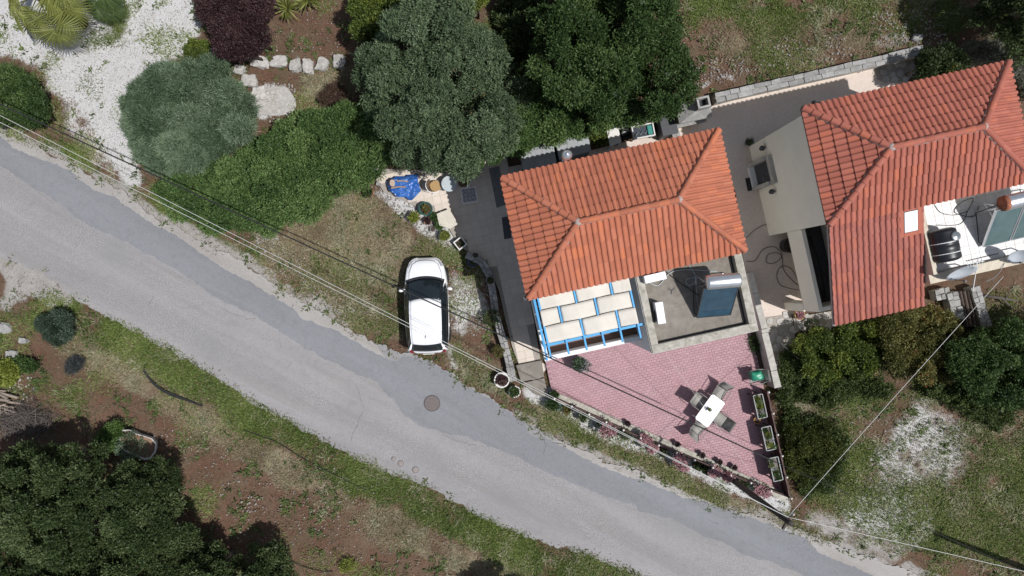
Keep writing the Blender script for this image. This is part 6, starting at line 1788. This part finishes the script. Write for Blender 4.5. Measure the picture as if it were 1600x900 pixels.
cable('hose', 'grey cable hanging over the cream terrace parapet', [(1570,398,5.1),(1568,415,5.32),(1556,432,5.35),(1540,440,5.3)], 0.012, grey_pot, cat='cable')
cable('hose', 'dark cable lying straight along the white terrace', [(1510,408,5.08),(1535,402,5.08),(1560,396,5.08)], 0.012, rubber, cat='cable')
# hoses in the shaded yard between the houses
cable('garden_hose', 'black garden hose coiled in the shade between the two houses', [(1166,408,.06),(1180,407,.06),(1192,390,.06),(1210,386,.06),(1222,398,.06),(1212,410,.06),(1198,410,.06),(1200,398,.06),(1214,395,.06),(1222,402,.06),(1224,420,.06),(1236,436,.06),(1248,446,.06)], 0.012, rubber, cat='hose')
cable('garden_hose', 'second black hose loop beside the balcony pillar', [(1248,440,.06),(1236,420,.06),(1222,416,.06),(1214,428,.06),(1218,444,.06),(1232,450,.06),(1252,454,.06)], 0.011, rubber, cat='hose')
cable('garden_hose', 'black hose running from the tiled roof corner to the right house door wall', [(1166,372,.06),(1176,362,.06),(1188,354,.06),(1200,350,.06)], 0.010, rubber, cat='hose')
k = MB(); k.lathe(W(1228, 384, 0.03), [(0.30, 0), (0.32, .3), (0.34, .62), (0.36, .66), (0.3, .66), (0.28, .5), (0, .48)], 16); tag(k.build('black_bin', black_plastic), 'black bin in the shade under the balcony', 'bin')
pot(1170, 222, 0.16, 0.2, grey_pot, dark_leaf, 'small dry potted plant by the wall corner of the right house', 0.03, 95, 0.16, 0.2, 40, 0.1, 0.02)

# ================================================================== POLES AND WIRES
def pole(label, base_px, top_px, h, r0, r1):
    a = W(*base_px, 0); b = W(*top_px, h)
    t = thing('utility_pole', label, 'utility pole', (a.x, a.y, 0))
    k = MB(); k.tube([a-Vector((0, 0, .2)), a.lerp(b, .5), b], [r0, (r0+r1)/2, r1], 12); k.build('post', pole_wood, t, smooth=True)
    k = MB(); d = Vector((0.5, 0.86, 0)); k.bar(b-d*0.35-Vector((0, 0, .3)), b+d*0.35-Vector((0, 0, .3)), 0.07, 0.09); k.build('crossarm', pole_wood, t)
    for s in (-0.3, 0.3):
        k = MB(); k.lathe(b+d*s-Vector((0, 0, .25)), [(0.03, 0), (0.045, .04), (0.03, .07), (0.04, .1), (0.0, .13)], 8); k.build('insulator', white_pot, t, smooth=True)
    return t, b
p1, top1 = pole('dark wooden utility pole leaning over the corner of the patio fence', (1139, 746), (1236, 818), 7.0, 0.13, 0.10)
p2, top2 = pole('wooden utility pole beyond the right bottom corner casting a long shadow', (1614, 893), (1934, 1068), 8.8, 0.15, 0.11)
def wire(label, a, b, r, m, sag=0.15):
    a = Vector(a); b = Vector(b); pts = []
    for i in range(41):
        s = i/40; p = a.lerp(b, s); p.z -= sag*4*s*(1-s); pts.append(p)
    mb = MB(); mb.tube(pts, r, 6); return tag(mb.build('overhead_wire', m, smooth=True), label, 'wire')
wire_white = plain('white_wire', (0.50, 0.50, 0.48), 0.5, 0.05, 10, 0)
wtop = W(1231, 808, 6.9)
wire('pale overhead wire of the pair above the road, upper one', W(-140, 109, 6.6), wtop, 0.0095, wire_white, 0.05)
wire('pale overhead wire of the pair above the road, lower one', W(-140, 121, 6.6), wtop + Vector((0.02, -0.02, -0.05)), 0.0095, wire_white, 0.05)
wire('pale overhead wire from the patio pole to the right bottom corner', wtop, W(1760, 930, 6.4), 0.0095, wire_white, 0.05)
wire('pale overhead wire from the patio pole to the white terrace corner', wtop, W(1568, 432, 5.3), 0.0095, wire_white, 0.05)
wire('pale wire stay hanging down at the patio pole', W(1216, 795, 6.6), wtop, 0.010, wire_white, 0.0)
wire('thick black overhead cable crossing the road, car and patio', W(-140, 98, 6.0), W(1212, 722, 6.0), 0.026, rubber, 0.06)
wire('thin black overhead cable above the grass beyond the patio', W(1212, 722, 6.0), W(1760, 964, 6.4), 0.011, rubber, 0.04)
wire('thin pale wire slanting over the pink patio', W(1040, 552, 4.8), W(1186, 757, 1.2), 0.005, wire_white, 0.0)

# ================================================================== OTHER GARDEN THINGS
def tub():
    out = [(184,676),(192,671),(203,671),(212,677),(226,681),(238,685),(245,693),(244,706),(236,717),(226,719),(214,714),(200,708),(188,702),(183,690)]
    P_ = [W(x, y, 0.45) for x, y in out]; c = sum(P_, Vector())/len(P_)
    t = thing('bathtub_planter', 'old white bathtub used as a planter under the dark trees', 'planter', (c.x, c.y, 0))
    mb = MB(); n = len(P_)
    rings = [(0.80, 0.0), (0.95, 0.40), (1.0, 0.47), (0.93, 0.48), (0.87, 0.36)]
    for s, z in rings:
        for p in P_: mb.v.append((c.x+(p.x-c.x)*s, c.y+(p.y-c.y)*s, z)); mb.a.append(0)
    mb.f = [(j*n+i, (j+1)*n+i, (j+1)*n+(i+1) % n, j*n+(i+1) % n) for j in range(4) for i in range(n)]
    mb.build('tub', plain('enamel', (0.50, 0.49, 0.47), 0.4, 0.1, 6, 0.05), t, smooth=True)
    s_ = MB(); s_.prism([(c.x+(p.x-c.x)*.89, c.y+(p.y-c.y)*.89) for p in P_], 0.30, 0.38); s_.build('soil', plain('tan_soil', (0.22, 0.14, 0.09), 1, 0.2, 20, 0.4), t)
    cl = [(*W(x, y, .5)[:2], .5, .42, .38, .3) for x, y in ((196, 692), (208, 690), (214, 700), (200, 702))]
    foliage('foliage', cl, grey_leaf, t, 260, 7, 0.10, 0.045, seed=4, zmin=.3)
tub()
# brush pile and logs at the left edge
bp_ = thing('log_pile', 'stacked split firewood at the left edge of the picture', 'firewood', W(15, 625, 0))
g = random.Random(5)
logm = plain('split_log', (0.27, 0.22, 0.18), 0.95, 0.25, 14, 0.4, rnd=0.25)
for i in range(30):
    x, y = g.uniform(-30, 28), g.uniform(606, 642); a = W(x, y, 0); l = g.uniform(.35, .8); an_ = g.gauss(-0.15, .25)
    k = MB(); zz = g.uniform(.06, .4); d = Vector((math.cos(an_), math.sin(an_), 0))*l/2; k.tube([Vector((a.x, a.y, zz))-d, Vector((a.x, a.y, zz))+d], g.uniform(.04, .075), 6); k.build('log', logm, bp_)
tw = MB(); 
for i in range(600):
    x, y = g.gauss(42, 24), g.gauss(656, 12); a = W(x, y, 0); l = g.uniform(.3, 1.1); an_ = g.gauss(-0.1, .9); zz = max(.03, g.gauss(.25, .12)); d = Vector((math.cos(an_), math.sin(an_), g.uniform(-.15, .15)))*l/2
    p = Vector((a.x, a.y, zz)); tw.tube([p-d, p+d*.2+Vector((0, g.uniform(-.05, .05), 0)), p+d], [.012, .009, .004], 3, cap=False, val=g.random())
stuff(tw.build('brush_pile', dead_twig, attr=True)); bpile = bpy.data.objects['brush_pile']; bpile['label'] = 'heap of dry grey brushwood beside the firewood'; bpile['category'] = 'brushwood'
cable('drain_pipe', 'black drain pipe curving through the grass below the road', [(224,578,.05),(236,594,.05),(252,608,.05),(280,620,.05),(316,634,.04)], 0.05, rubber, cat='pipe')
cable('drain_pipe', 'second thinner black pipe beside the drain pipe in the grass', [(228,586,.05),(244,604,.05),(268,618,.04),(300,628,.04)], 0.03, rubber, cat='pipe')
cable('irrigation_pipe', 'thin black irrigation pipe on the red soil below the trees', [(448,872,.04),(470,884,.04),(500,892,.03),(520,893,.03)], 0.018, rubber, cat='pipe')
cable('irrigation_pipe', 'thin black irrigation pipe lying in the grass strip', [(380,672,.05),(430,690,.04),(480,720,.04),(560,760,.05),(572,766,.05)], 0.015, rubber, cat='pipe')
ls = thing('log_store', 'dark logs stacked between the two stone walls at the right house', 'firewood', W(1508, 490, 0))
for i in range(10):
    x0 = 1500+i*2.8; k = MB(); k.tube([W(x0-3+i*.3, 455, .25+.1*(i % 2)), W(x0+8+i*.3, 510, .25+.1*(i % 2))], .07, 7); k.build('log', plain('dark_log', (0.075, 0.055, 0.045), .95, .3, 12, .4, rnd=.2), ls)
k = MB(); k.tube([W(1534, 462, .15), W(1565, 466, .3), W(1590, 470, .2)], [.09, .06, .03], 7); k.tube([W(1565, 466, .3), W(1585, 485, .1)], [.05, .02], 6); k.tube([W(1570, 467, .3), W(1580, 455, .5)], [.04, .015], 6)
tag(k.build('dead_branch', dead_twig, smooth=True), 'forked dead branch lying in the grass right of the stone walls', 'branch')
k = MB(); k.box(W(1270, 586, .25), (.5, .5, .5), R(10)); tag(k.build('concrete_block', pale_stone, bevel=.02), 'pale concrete block half hidden in the shrubs by the walk', 'block')
k = MB(); k.tube([W(1222, 538, .3), W(1248, 561, .5)], .02, 6); tag(k.build('white_rod', white_metal), 'thin white rod beside the stone walk', 'rod')

# ================================================================== TREES, BUSHES
polymass('olive_tree', 'large grey-green olive tree beside the near house', 'tree', [(548,95),(585,62),(612,10),(650,-25),(725,-15),(752,45),(795,75),(822,125),(826,185),(800,225),(765,245),(725,268),(660,262),(618,245),(596,195),(566,150)], 5.0, 0.62, olive_leaf, 8600, 8, 0.105, 0.034, seed=3, n=60, relief=0.40)
polymass('evergreen_tree', 'tall dark green tree behind the near house, right of the olive', 'tree', [(832,40),(850,-50),(1045,-60),(1062,60),(1094,125),(1075,172),(960,190),(870,155),(830,110)], 4.8, 0.55, green_leaf, 7600, 8, 0.115, 0.042, seed=5, n=48, relief=0.45)
polymass('laurel_tree', 'dense green shrub tree overhanging the grey sheds', 'tree', [(800,150),(850,130),(900,150),(960,170),(1010,160),(1068,150),(1055,168),(1000,184),(930,202),(860,219),(800,232),(768,215),(772,180)], 2.9, 0.55, hedge_leaf, 4300, 8, 0.11, 0.044, seed=7, n=36)
polymass('hedge', 'long dense green hedge between the road and the garden', 'hedge', [(218,298),(240,272),(300,262),(350,252),(392,222),(428,196),(480,176),(545,156),(610,180),(650,212),(652,238),(612,258),(585,280),(545,298),(485,337),(412,368),(335,362),(252,330)], 2.1, 0.55, hedge_leaf, 9500, 8, 0.10, 0.042, seed=9, n=85)
polymass('laurel_bush', 'green leafy bush overhanging the bistro table', 'bush', [(655,230),(700,225),(770,225),(790,240),(745,262),(705,275),(690,262),(660,255)], 2.2, 0.45, hedge_leaf, 2000, 8, 0.11, 0.045, seed=10, n=22)
polymass('grey_green_bush', 'large round grey-green bush beside the white gravel drive', 'bush', [(184,182),(202,134),(228,122),(260,92),(290,98),(328,90),(362,116),(378,142),(394,172),(384,210),(346,232),(330,252),(288,271),(240,266),(214,242),(202,214)], 2.0, 0.6, grey_leaf, 6800, 9, 0.19, 0.024, seed=12, n=40, up=0.15, rnd=0.5, relief=0.55)
polymass('purple_bush', 'dark purple leaved bush at the top of the garden', 'bush', [(302,0),(310,-40),(420,-40),(428,10),(412,60),(385,88),(350,85),(325,55)], 2.3, 0.5, purple_leaf, 3600, 8, 0.09, 0.04, seed=14, n=36)
polymass('citrus_bush', 'yellow-green lemon bush left of the olive tree', 'bush', [(542,20),(560,-30),(640,-30),(640,30),(620,70),(585,75),(550,60)], 2.4, 0.45, citrus_leaf, 2200, 7, 0.10, 0.05, seed=16, n=24)
polymass('citrus_bush', 'small yellow-green bush above the olive tree', 'bush', [(690,-30),(760,-30),(750,15),(700,10)], 2.6, 0.4, citrus_leaf, 1000, 7, 0.10, 0.05, seed=17, n=12)
polymass('oleander_bush', 'dark green bush at the left edge above the road', 'bush', [(-80,120),(0,95),(40,112),(64,150),(60,185),(30,195),(-80,180)], 1.8, 0.45, green_leaf, 2600, 8, 0.12, 0.035, seed=18, n=26)
pm = dict(group='dark trees in the lower left corner')
tree('carob_tree', 'dark green tree filling the lower left corner of the picture', 'tree', 60, 800, 3.6, 2.9, 2.7, 2.8, dark_leaf, 5600, 8, .5, 70, .11, .045, seed=21, z0=1.9, trunk_r=.2, **pm)
tree('carob_tree', 'dark green tree next to the bathtub planter', 'tree', 210, 815, 3.2, 1.8, 1.9, 2.5, dark_leaf, 3400, 8, .45, 42, .11, .045, seed=23, z0=1.7, trunk_r=.17, **pm)
tree('carob_tree', 'dark green tree at the bottom edge left of the red soil', 'tree', 190, 915, 3.2, 2.3, 1.7, 2.5, dark_leaf, 3200, 8, .45, 44, .11, .045, seed=25, z0=1.6, trunk_r=.17, **pm)
tree('carob_tree', 'dark green tree cut off by the bottom left corner of the picture', 'tree', 50, 925, 3.4, 2.2, 1.6, 2.5, dark_leaf, 2800, 8, .5, 40, .11, .045, seed=22, z0=1.7, trunk_r=.17, **pm)
tree('carob_tree', 'small dark tree at the bottom edge casting a round shadow', 'tree', 318, 905, 2.8, 1.0, 1.0, 2.0, dark_leaf, 1300, 8, .42, 16, .10, .045, seed=27, z0=1.4, trunk_r=.1, **pm)
tree('carob_tree', 'rightmost small dark tree at the bottom edge on the red soil', 'tree', 405, 915, 2.6, 1.05, 1.0, 1.9, dark_leaf, 1300, 8, .42, 16, .10, .045, seed=29, z0=1.2, trunk_r=.1, **pm)
tree('carob_tree', 'tree below the bottom edge whose shadow falls on the grass strip', 'tree', 800, 995, 3.2, 1.2, 1.2, 2.2, dark_leaf, 1200, 8, .5, 18, .11, .05, seed=31, z0=1.6, trunk_r=.12)
tree('dense_tree', 'tree beyond the top right corner shading the rough field', 'tree', 1680, -20, 4.0, 2.6, 2.6, 3.0, dark_leaf, 2600, 8, .7, 34, .13, .06, seed=33, z0=2.2, trunk_r=.2)
polymass('shrub_tree', 'dark green shrub tree at the right edge below the stone walls', 'tree', [(1490,540),(1530,520),(1580,505),(1680,500),(1680,640),(1590,640),(1530,625),(1490,590)], 2.6, 0.5, green_leaf, 3800, 8, 0.11, 0.045, seed=35, n=40, relief=0.4)
polymass('rusty_shrub', 'green shrub with rusty leaves under the red roof edge', 'shrub', [(1375,512),(1400,492),(1440,478),(1490,490),(1512,540),(1496,590),(1452,606),(1430,580),(1395,585),(1385,545)], 2.0, 0.34, rust_leaf, 2600, 8, 0.10, 0.045, seed=37, n=28, vbias=0.05, relief=0.35)
polymass('mixed_shrub', 'dark leafy shrub between the walk and the rusty shrub', 'shrub', [(1240,540),(1270,515),(1300,518),(1340,500),(1385,500),(1395,545),(1375,575),(1340,596),(1318,575),(1290,605),(1262,588)], 1.6, 0.32, citrus_leaf, 2300, 7, 0.10, 0.05, seed=39, n=30, relief=0.3)
polymass('yellow_shrub', 'yellow-green feathery bush beside the patio fence', 'shrub', [(1226,700),(1240,660),(1262,675),(1290,660),(1318,700),(1300,745),(1275,735),(1256,762),(1230,740)], 0.9, 0.22, leafmat('olive_yellow_leaf', (0.02, 0.03, 0.008), (0.055, 0.07, 0.015), (0.12, 0.135, 0.03)), 1700, 8, 0.10, 0.03, seed=41, n=18, relief=0.3)
polymass('lemon_bush', 'dark lemon bush at the end of the long stone wall', 'bush', [(1432,88),(1465,72),(1500,80),(1515,110),(1490,128),(1440,122)], 2.0, 0.42, leafmat('lemon_dark_leaf', (0.012, 0.022, 0.008), (0.035, 0.055, 0.018), (0.08, 0.11, 0.04), red=(0.4, 0.36, 0.05)), 1500, 7, 0.10, 0.05, seed=43, n=16)
polymass('box_bush', 'round dark green clipped bush on the left roadside', 'bush', [(58,505),(72,488),(95,486),(110,502),(108,525),(90,538),(66,530)], 1.1, 0.36, leafmat('box_leaf', (0.018, 0.032, 0.018), (0.045, 0.072, 0.045), (0.11, 0.15, 0.11)), 1700, 8, 0.075, 0.03, seed=45, n=18, stem=False)
polymass('grey_bush', 'small dark grey dried bush below the round clipped bush', 'bush', [(102,572),(112,560),(128,556),(130,566),(118,580),(104,582)], 0.5, 0.22, leafmat('slate_leaf', (0.03, 0.034, 0.034), (0.07, 0.078, 0.078), (0.13, 0.14, 0.14)), 420, 7, 0.06, 0.02, seed=47, n=8, stem=False)
polymass('lime_plant', 'bright lime green plant at the left edge below the boulder', 'plant', [(-20,570),(10,560),(25,575),(18,600),(-20,600)], 0.7, 0.25, lime_leaf, 500, 7, 0.11, 0.05, seed=49, n=9, stem=False)
polymass('leafy_plant', 'green leafy plant between the boulder and the round bush', 'plant', [(25,560),(48,562),(55,575),(38,582),(24,575)], 0.5, 0.25, green_leaf, 360, 7, 0.10, 0.045, seed=51, n=7, stem=False)
polymass('leafy_plant', 'bright green bush left of the bathtub planter', 'plant', [(148,690),(165,668),(184,660),(186,690),(170,706),(150,704)], 0.8, 0.3, leafmat('fresh_leaf', (0.03, 0.06, 0.012), (0.07, 0.125, 0.03), (0.14, 0.22, 0.06)), 700, 7, 0.10, 0.035, seed=53, n=10, stem=False)
polymass('leafy_plant', 'small spiky yellow-green plant on the red soil at the bottom edge', 'plant', [(532,882),(548,872),(556,885),(540,897)], 0.4, 0.2, lime_leaf, 160, 7, 0.12, 0.03, seed=55, n=4, stem=False)
polymass('leafy_plant', 'low green plant at the foot of the purple bush', 'plant', [(290,66),(318,60),(328,80),(305,90),(292,84)], 0.6, 0.25, citrus_leaf, 400, 7, 0.10, 0.04, seed=57, n=7, stem=False)
polymass('leafy_plant', 'low dark plant in the bed beside the annex wall', 'plant', [(1172,528),(1180,522),(1184,545),(1176,548)], 0.4, 0.16, green_leaf, 160, 7, 0.10, 0.03, seed=59, n=5, stem=False)
polymass('dead_bush', 'brown dried bush between the hedge and the olive tree', 'bush', [(498,140),(530,128),(545,150),(520,165),(500,160)], 0.5, 0.25, leafmat('dead_leaf', (0.05, 0.03, 0.022), (0.09, 0.055, 0.04), (0.15, 0.1, 0.075)), 420, 7, 0.10, 0.018, seed=61, n=8, stem=False)

polymass('undergrowth', 'dark low scrub in the shade between the olive and the tall tree', 'bush', [(770,30),(790,-40),(850,-40),(860,60),(850,140),(800,150),(790,90)], 1.3, 0.36, dark_leaf, 1800, 7, 0.11, 0.05, seed=63, n=24, relief=0.3)
polymass('scrub', 'grey-green scrub behind the ridge of the right house', 'bush', [(1505,70),(1545,60),(1600,90),(1640,140),(1610,160),(1570,100),(1520,100)], 0.7, 0.25, leafmat('grey_scrub_leaf', (0.06, 0.065, 0.045), (0.14, 0.145, 0.11), (0.25, 0.25, 0.2)), 900, 7, 0.12, 0.02, seed=65, n=18, relief=0.3, stem=False)
low_leaf = leafmat('scrub_leaf', (0.022, 0.036, 0.010), (0.060, 0.088, 0.024), (0.135, 0.170, 0.055))
polymass('low_scrub', 'low tangled green scrub between the stone walk and the patio fence', 'shrub', [(1218,560),(1240,535),(1262,560),(1300,590),(1350,585),(1400,600),(1385,630),(1340,615),(1290,640),(1250,625),(1228,650),(1215,620)], 0.7, 0.26, low_leaf, 1500, 7, 0.10, 0.04, seed=67, n=26, relief=0.25, stem=False)
polymass('low_scrub', 'low tangled green scrub joining the rusty shrub and the right edge tree', 'shrub', [(1440,590),(1475,560),(1500,520),(1530,525),(1540,600),(1600,640),(1560,680),(1500,640),(1460,625)], 0.8, 0.28, low_leaf, 1500, 7, 0.10, 0.04, seed=69, n=26, relief=0.25, stem=False)
polymass('low_scrub', 'ragged green growth against the grassy side of the patio fence', 'shrub', [(1222,650),(1240,630),(1270,650),(1300,655),(1330,690),(1318,730),(1300,770),(1260,778),(1240,760),(1300,720),(1262,680),(1232,690)], 0.55, 0.22, low_leaf, 1100, 7, 0.10, 0.035, seed=73, n=22, relief=0.25, stem=False)
# fan palm and yuccas
palm_m = leafmat('palm_frond', (0.060, 0.072, 0.014), (0.145, 0.16, 0.036), (0.26, 0.27, 0.085), trans=0.15)
palm_dark = leafmat('palm_frond_dark', (0.022, 0.045, 0.014), (0.055, 0.09, 0.025), (0.11, 0.15, 0.05), trans=0.15)
def fan(parent, hub, az, drop, R_, m, seed, spread=250, nseg=34):
    """one pleated fan leaf on its stalk, tips free"""
    g = random.Random(seed); mb = MB()
    hub = Vector(hub)
    Mf = Matrix.Translation(hub) @ Matrix.Rotation(az, 4, 'Z') @ Matrix.Rotation(drop, 4, 'Y')
    for k in range(nseg):
        a = R(-spread/2 + spread*(k+.5)/nseg); da = R(spread/nseg)*0.5
        L = R_*(0.72+0.28*math.cos(a*0.55))*g.uniform(.92, 1.06)
        pts = []
        for rr, wd in ((0.05, 1.0), (0.5, 0.92), (0.78, 0.45), (1.0, 0.04)):
            r = L*rr; zz = -0.10*L*rr**2.2 - (0.12*L*max(0, rr-.7)*g.uniform(.4, 1.8))
            for s, pl in ((-1, 0.0), (0, 0.035*rr*(1.2-rr)*R_*1.6), (1, 0.0)):
                aa = a+s*da*wd; pts.append(Mf @ Vector((math.cos(aa)*r, math.sin(aa)*r, zz+pl)))
        ff = []
        for j in range(3):
            ff += [(j*3, j*3+3, j*3+4, j*3+1), (j*3+1, j*3+4, j*3+5, j*3+2)]
        mb.add(pts, ff, min(1, max(0, g.gauss(.5, .2))))
    return mb.build('frond', m, parent, attr=True)
def fan_palm(label, c, zc, n, R_, m, seed, low=0.3, reach=0.75):
    c = Vector(c); t = thing('fan_palm', label, 'palm', (c.x, c.y, 0)); g = random.Random(seed)
    k = MB(); k.tube([(c.x, c.y, -.1), (c.x, c.y, zc*.5), (c.x, c.y, zc)], [.24, .2, .17], 10); k.build('trunk', bark, t, smooth=True)
    st = MB()
    for i in range(n):
        az = 2*math.pi*i*0.618 + g.uniform(-.2, .2); e = 0.3+0.7*i/(n-1)       # e: 0 top .. 1 outer
        rr = reach*(0.25+0.95*e); hz = zc + 0.55*(1-e) - 0.25*e
        h = Vector((c.x+math.cos(az)*rr, c.y+math.sin(az)*rr, hz))
        st.tube([(c.x, c.y, zc), h.lerp(Vector((c.x, c.y, zc)), .4)+Vector((0, 0, .12)), h], [.025, .02, .015], 5)
        fan(t, h, az, R(g.uniform(5, 20)+48*e), R_*g.uniform(.88, 1.1), m, seed*50+i)
    st.build('stalk', palm_m, t, attr=True)
    return t
cp_ = W(56, -8, 3.0)
fan_palm('yellow-green fan palm over the white gravel in the top left corner', (cp_.x, cp_.y, 0), 2.9, 12, 1.05, palm_m, 3, reach=1.15)
cp_ = W(150, -8, 1.4)
fan_palm('dark green fan palm beside the yellow-green one at the top edge', (cp_.x, cp_.y, 0), 1.1, 12, 0.75, palm_dark, 5, reach=.5)
def yucca(label, px, py, r, seed):
    c = W(px, py, .5); t = thing('yucca', label, 'yucca', (c.x, c.y, 0), 'spiky yuccas at the top edge'); g = random.Random(seed)
    k = MB(); k.tube([(c.x, c.y, -.05), (c.x, c.y, .35)], [.12, .09], 8); k.build('stem', bark, t)
    mb = MB()
    for i in range(70):
        az = g.random()*6.283; el = math.asin(g.uniform(-.1, .95)); L = r*g.uniform(.75, 1.1)
        d = Vector((math.cos(az)*math.cos(el), math.sin(az)*math.cos(el), math.sin(el))); s = Vector((-math.sin(az), math.cos(az), 0))*.028
        p = Vector((c.x, c.y, .4)); q = p+d*L*.5; e = p+d*L-Vector((0, 0, .06*L)); up_ = d.cross(s).normalized()*.012
        mb.add([p-s*.6, p+s*.6, q-s, q-up_, q+s, e], [(0, 2, 3), (0, 3, 1), (1, 3, 4), (2, 5, 3), (3, 5, 4)], g.random())
    mb.build('leaves', palm_m, t, attr=True)
yucca('spiky yellow-green yucca beside the purple bush, left of two', 447, 12, .75, 1)
yucca('spiky yellow-green yucca at the top edge, right of two', 480, 0, .72, 2)

# ================================================================== GRASS
def blades(name, label, field, n, m, Lm, Wm, lean, seed, power=1.0, colour=None):
    g = np.random.default_rng(seed)
    w = (np.clip(field, 0, 1)**power).ravel(); 
    inv = ((PXG > -60) & (PXG < 1660) & (PYG > -60) & (PYG < 960)).ravel()
    w = w*inv; w = w/w.sum()
    ci = g.choice(len(w), n, p=w)
    # tufts: several blades near one spot
    px = PXG.ravel()[ci] + g.uniform(-4, 4, n); py = PYG.ravel()[ci] + g.uniform(-4, 4, n)
    x = (px-800)/PXM; y = (450-py)/PXM
    P = np.stack([x, y, np.full(n, -0.04)], 1)
    az = g.random(n)*2*np.pi; el = np.clip(g.normal(lean, .35, n), .1, 1.5)
    D = np.stack([np.cos(az)*np.cos(el), np.sin(az)*np.cos(el), np.sin(el)], 1)
    S = np.stack([-np.sin(az), np.cos(az), np.zeros(n)], 1)
    L = Lm*g.uniform(.5, 1.5, n)
    big = NF1.ravel()[ci]
    v = np.clip(g.normal(.45, .22, n) + (big-.5)*.9, 0, 1)
    o = quads_from(P, D, S, L, Wm*g.uniform(.7, 1.4, n), v, name, m, None, bend=.15)
    stuff(o); o['label'] = label; o['category'] = 'grass'
occ = np.ones(PXG.shape, np.float32)
for poly in (patio_px, yard_px, mid_px, walk_px, ledge_px, cp, [(800,250),(1170,180),(1190,540),(1000,540),(850,470)], [(1170,230),(1600,60),(1700,440),(1300,480)]):
    occ *= (1-raster(poly))
occ *= (1-road_core*0.992)
noise_th = np.clip((NF2*0.6+NF1*0.4-0.34)*4, 0.03, 1)
green_m = leafmat('grass_green', (0.044, 0.073, 0.013), (0.112, 0.162, 0.034), (0.25, 0.29, 0.098), trans=.2)
dry_m = leafmat('grass_dry', (0.11, 0.085, 0.045), (0.24, 0.195, 0.115), (0.42, 0.36, 0.24), trans=.15)
blades('green_grass', 'green grass growing along the road and over the fields', CH['green']*occ*noise_th, 240000, green_m, .14, .024, .75, 71, 1.3)
blades('dry_grass', 'dry yellow grass on the roadside and the lot', (CH['dry']*noise_th + 0.14*CH['green']*np.clip((NF3-0.45)*4, 0, 1))*occ, 100000, dry_m, .15, .016, .45, 73, 1.3)

# ---- loose weeds and litter over the open soil
def scatter_tufts(name, label, cat, field, n, per, m, Lm, Wm, el_m, seed, z=-0.03, spread=0.05):
    g = np.random.default_rng(seed)
    inv = ((PXG > -60) & (PXG < 1660) & (PYG > -60) & (PYG < 960))
    w = (field*inv*occ).ravel(); w = w/w.sum(); ci = g.choice(len(w), n, p=w)
    c = np.stack([(PXG.ravel()[ci]+g.uniform(-4, 4, n)-800)/PXM, (450-PYG.ravel()[ci]-g.uniform(-4, 4, n))/PXM, np.full(n, z)], 1)
    size = g.uniform(0.5, 1.6, n); tv = g.random(n)*0.5
    N_ = n*per; P = np.repeat(c, per, 0) + g.normal(0, spread, (N_, 3))*np.array([1, 1, 0.15]); az = g.random(N_)*6.283; el = np.clip(g.normal(el_m, .3, N_), 0.02, 1.4)
    D = np.stack([np.cos(az)*np.cos(el), np.sin(az)*np.cos(el), np.sin(el)], 1); S = np.stack([-np.sin(az), np.cos(az), np.zeros(N_)], 1)
    s = np.repeat(size, per)
    o = quads_from(P, D, S, Lm*s*g.uniform(.6, 1.3, N_), Wm*s*g.uniform(.7, 1.3, N_), np.repeat(tv, per)+g.random(N_)*.5, name, m, None)
    stuff(o); o['label'] = label; o['category'] = cat
soil_f = np.clip(1 - CH['gravel'] - 0.7*CH['pale'] - road_core, 0, 1)
clumpy = np.clip((nfield(26, 51)-0.5)*6, 0.02, 1)
weed_m = leafmat('weed_leaf', (0.030, 0.050, 0.012), (0.075, 0.110, 0.030), (0.17, 0.21, 0.075))
scatter_tufts('weeds', 'small green weeds scattered over the open ground', 'weeds', soil_f*clumpy + 0.05*CH['gravel'], 5200, 9, weed_m, .13, .045, .5, 81)
litter_m = leafmat('leaf_litter', (0.045, 0.030, 0.020), (0.13, 0.085, 0.055), (0.26, 0.20, 0.145), trans=0.05)
scatter_tufts('leaf_litter', 'dry leaves and twigs lying on the soil', 'leaf litter', soil_f*np.clip(nfield(50, 53)*1.6-0.4, 0.1, 1), 6000, 5, litter_m, .10, .022, .05, 83, z=0.01, spread=0.12)
straw = np.clip(CH['green']*0.5+CH['dry'], 0, 1)*np.clip((nfield(30, 55)-0.5)*5, 0, 1)
scatter_tufts('straw_tufts', 'pale bent straw in the roadside grass', 'straw', straw, 1500, 14, leafmat('pale_straw', (0.14, 0.14, 0.075), (0.25, 0.245, 0.145), (0.42, 0.40, 0.28), trans=.1), .24, .014, .3, 85, spread=0.07)
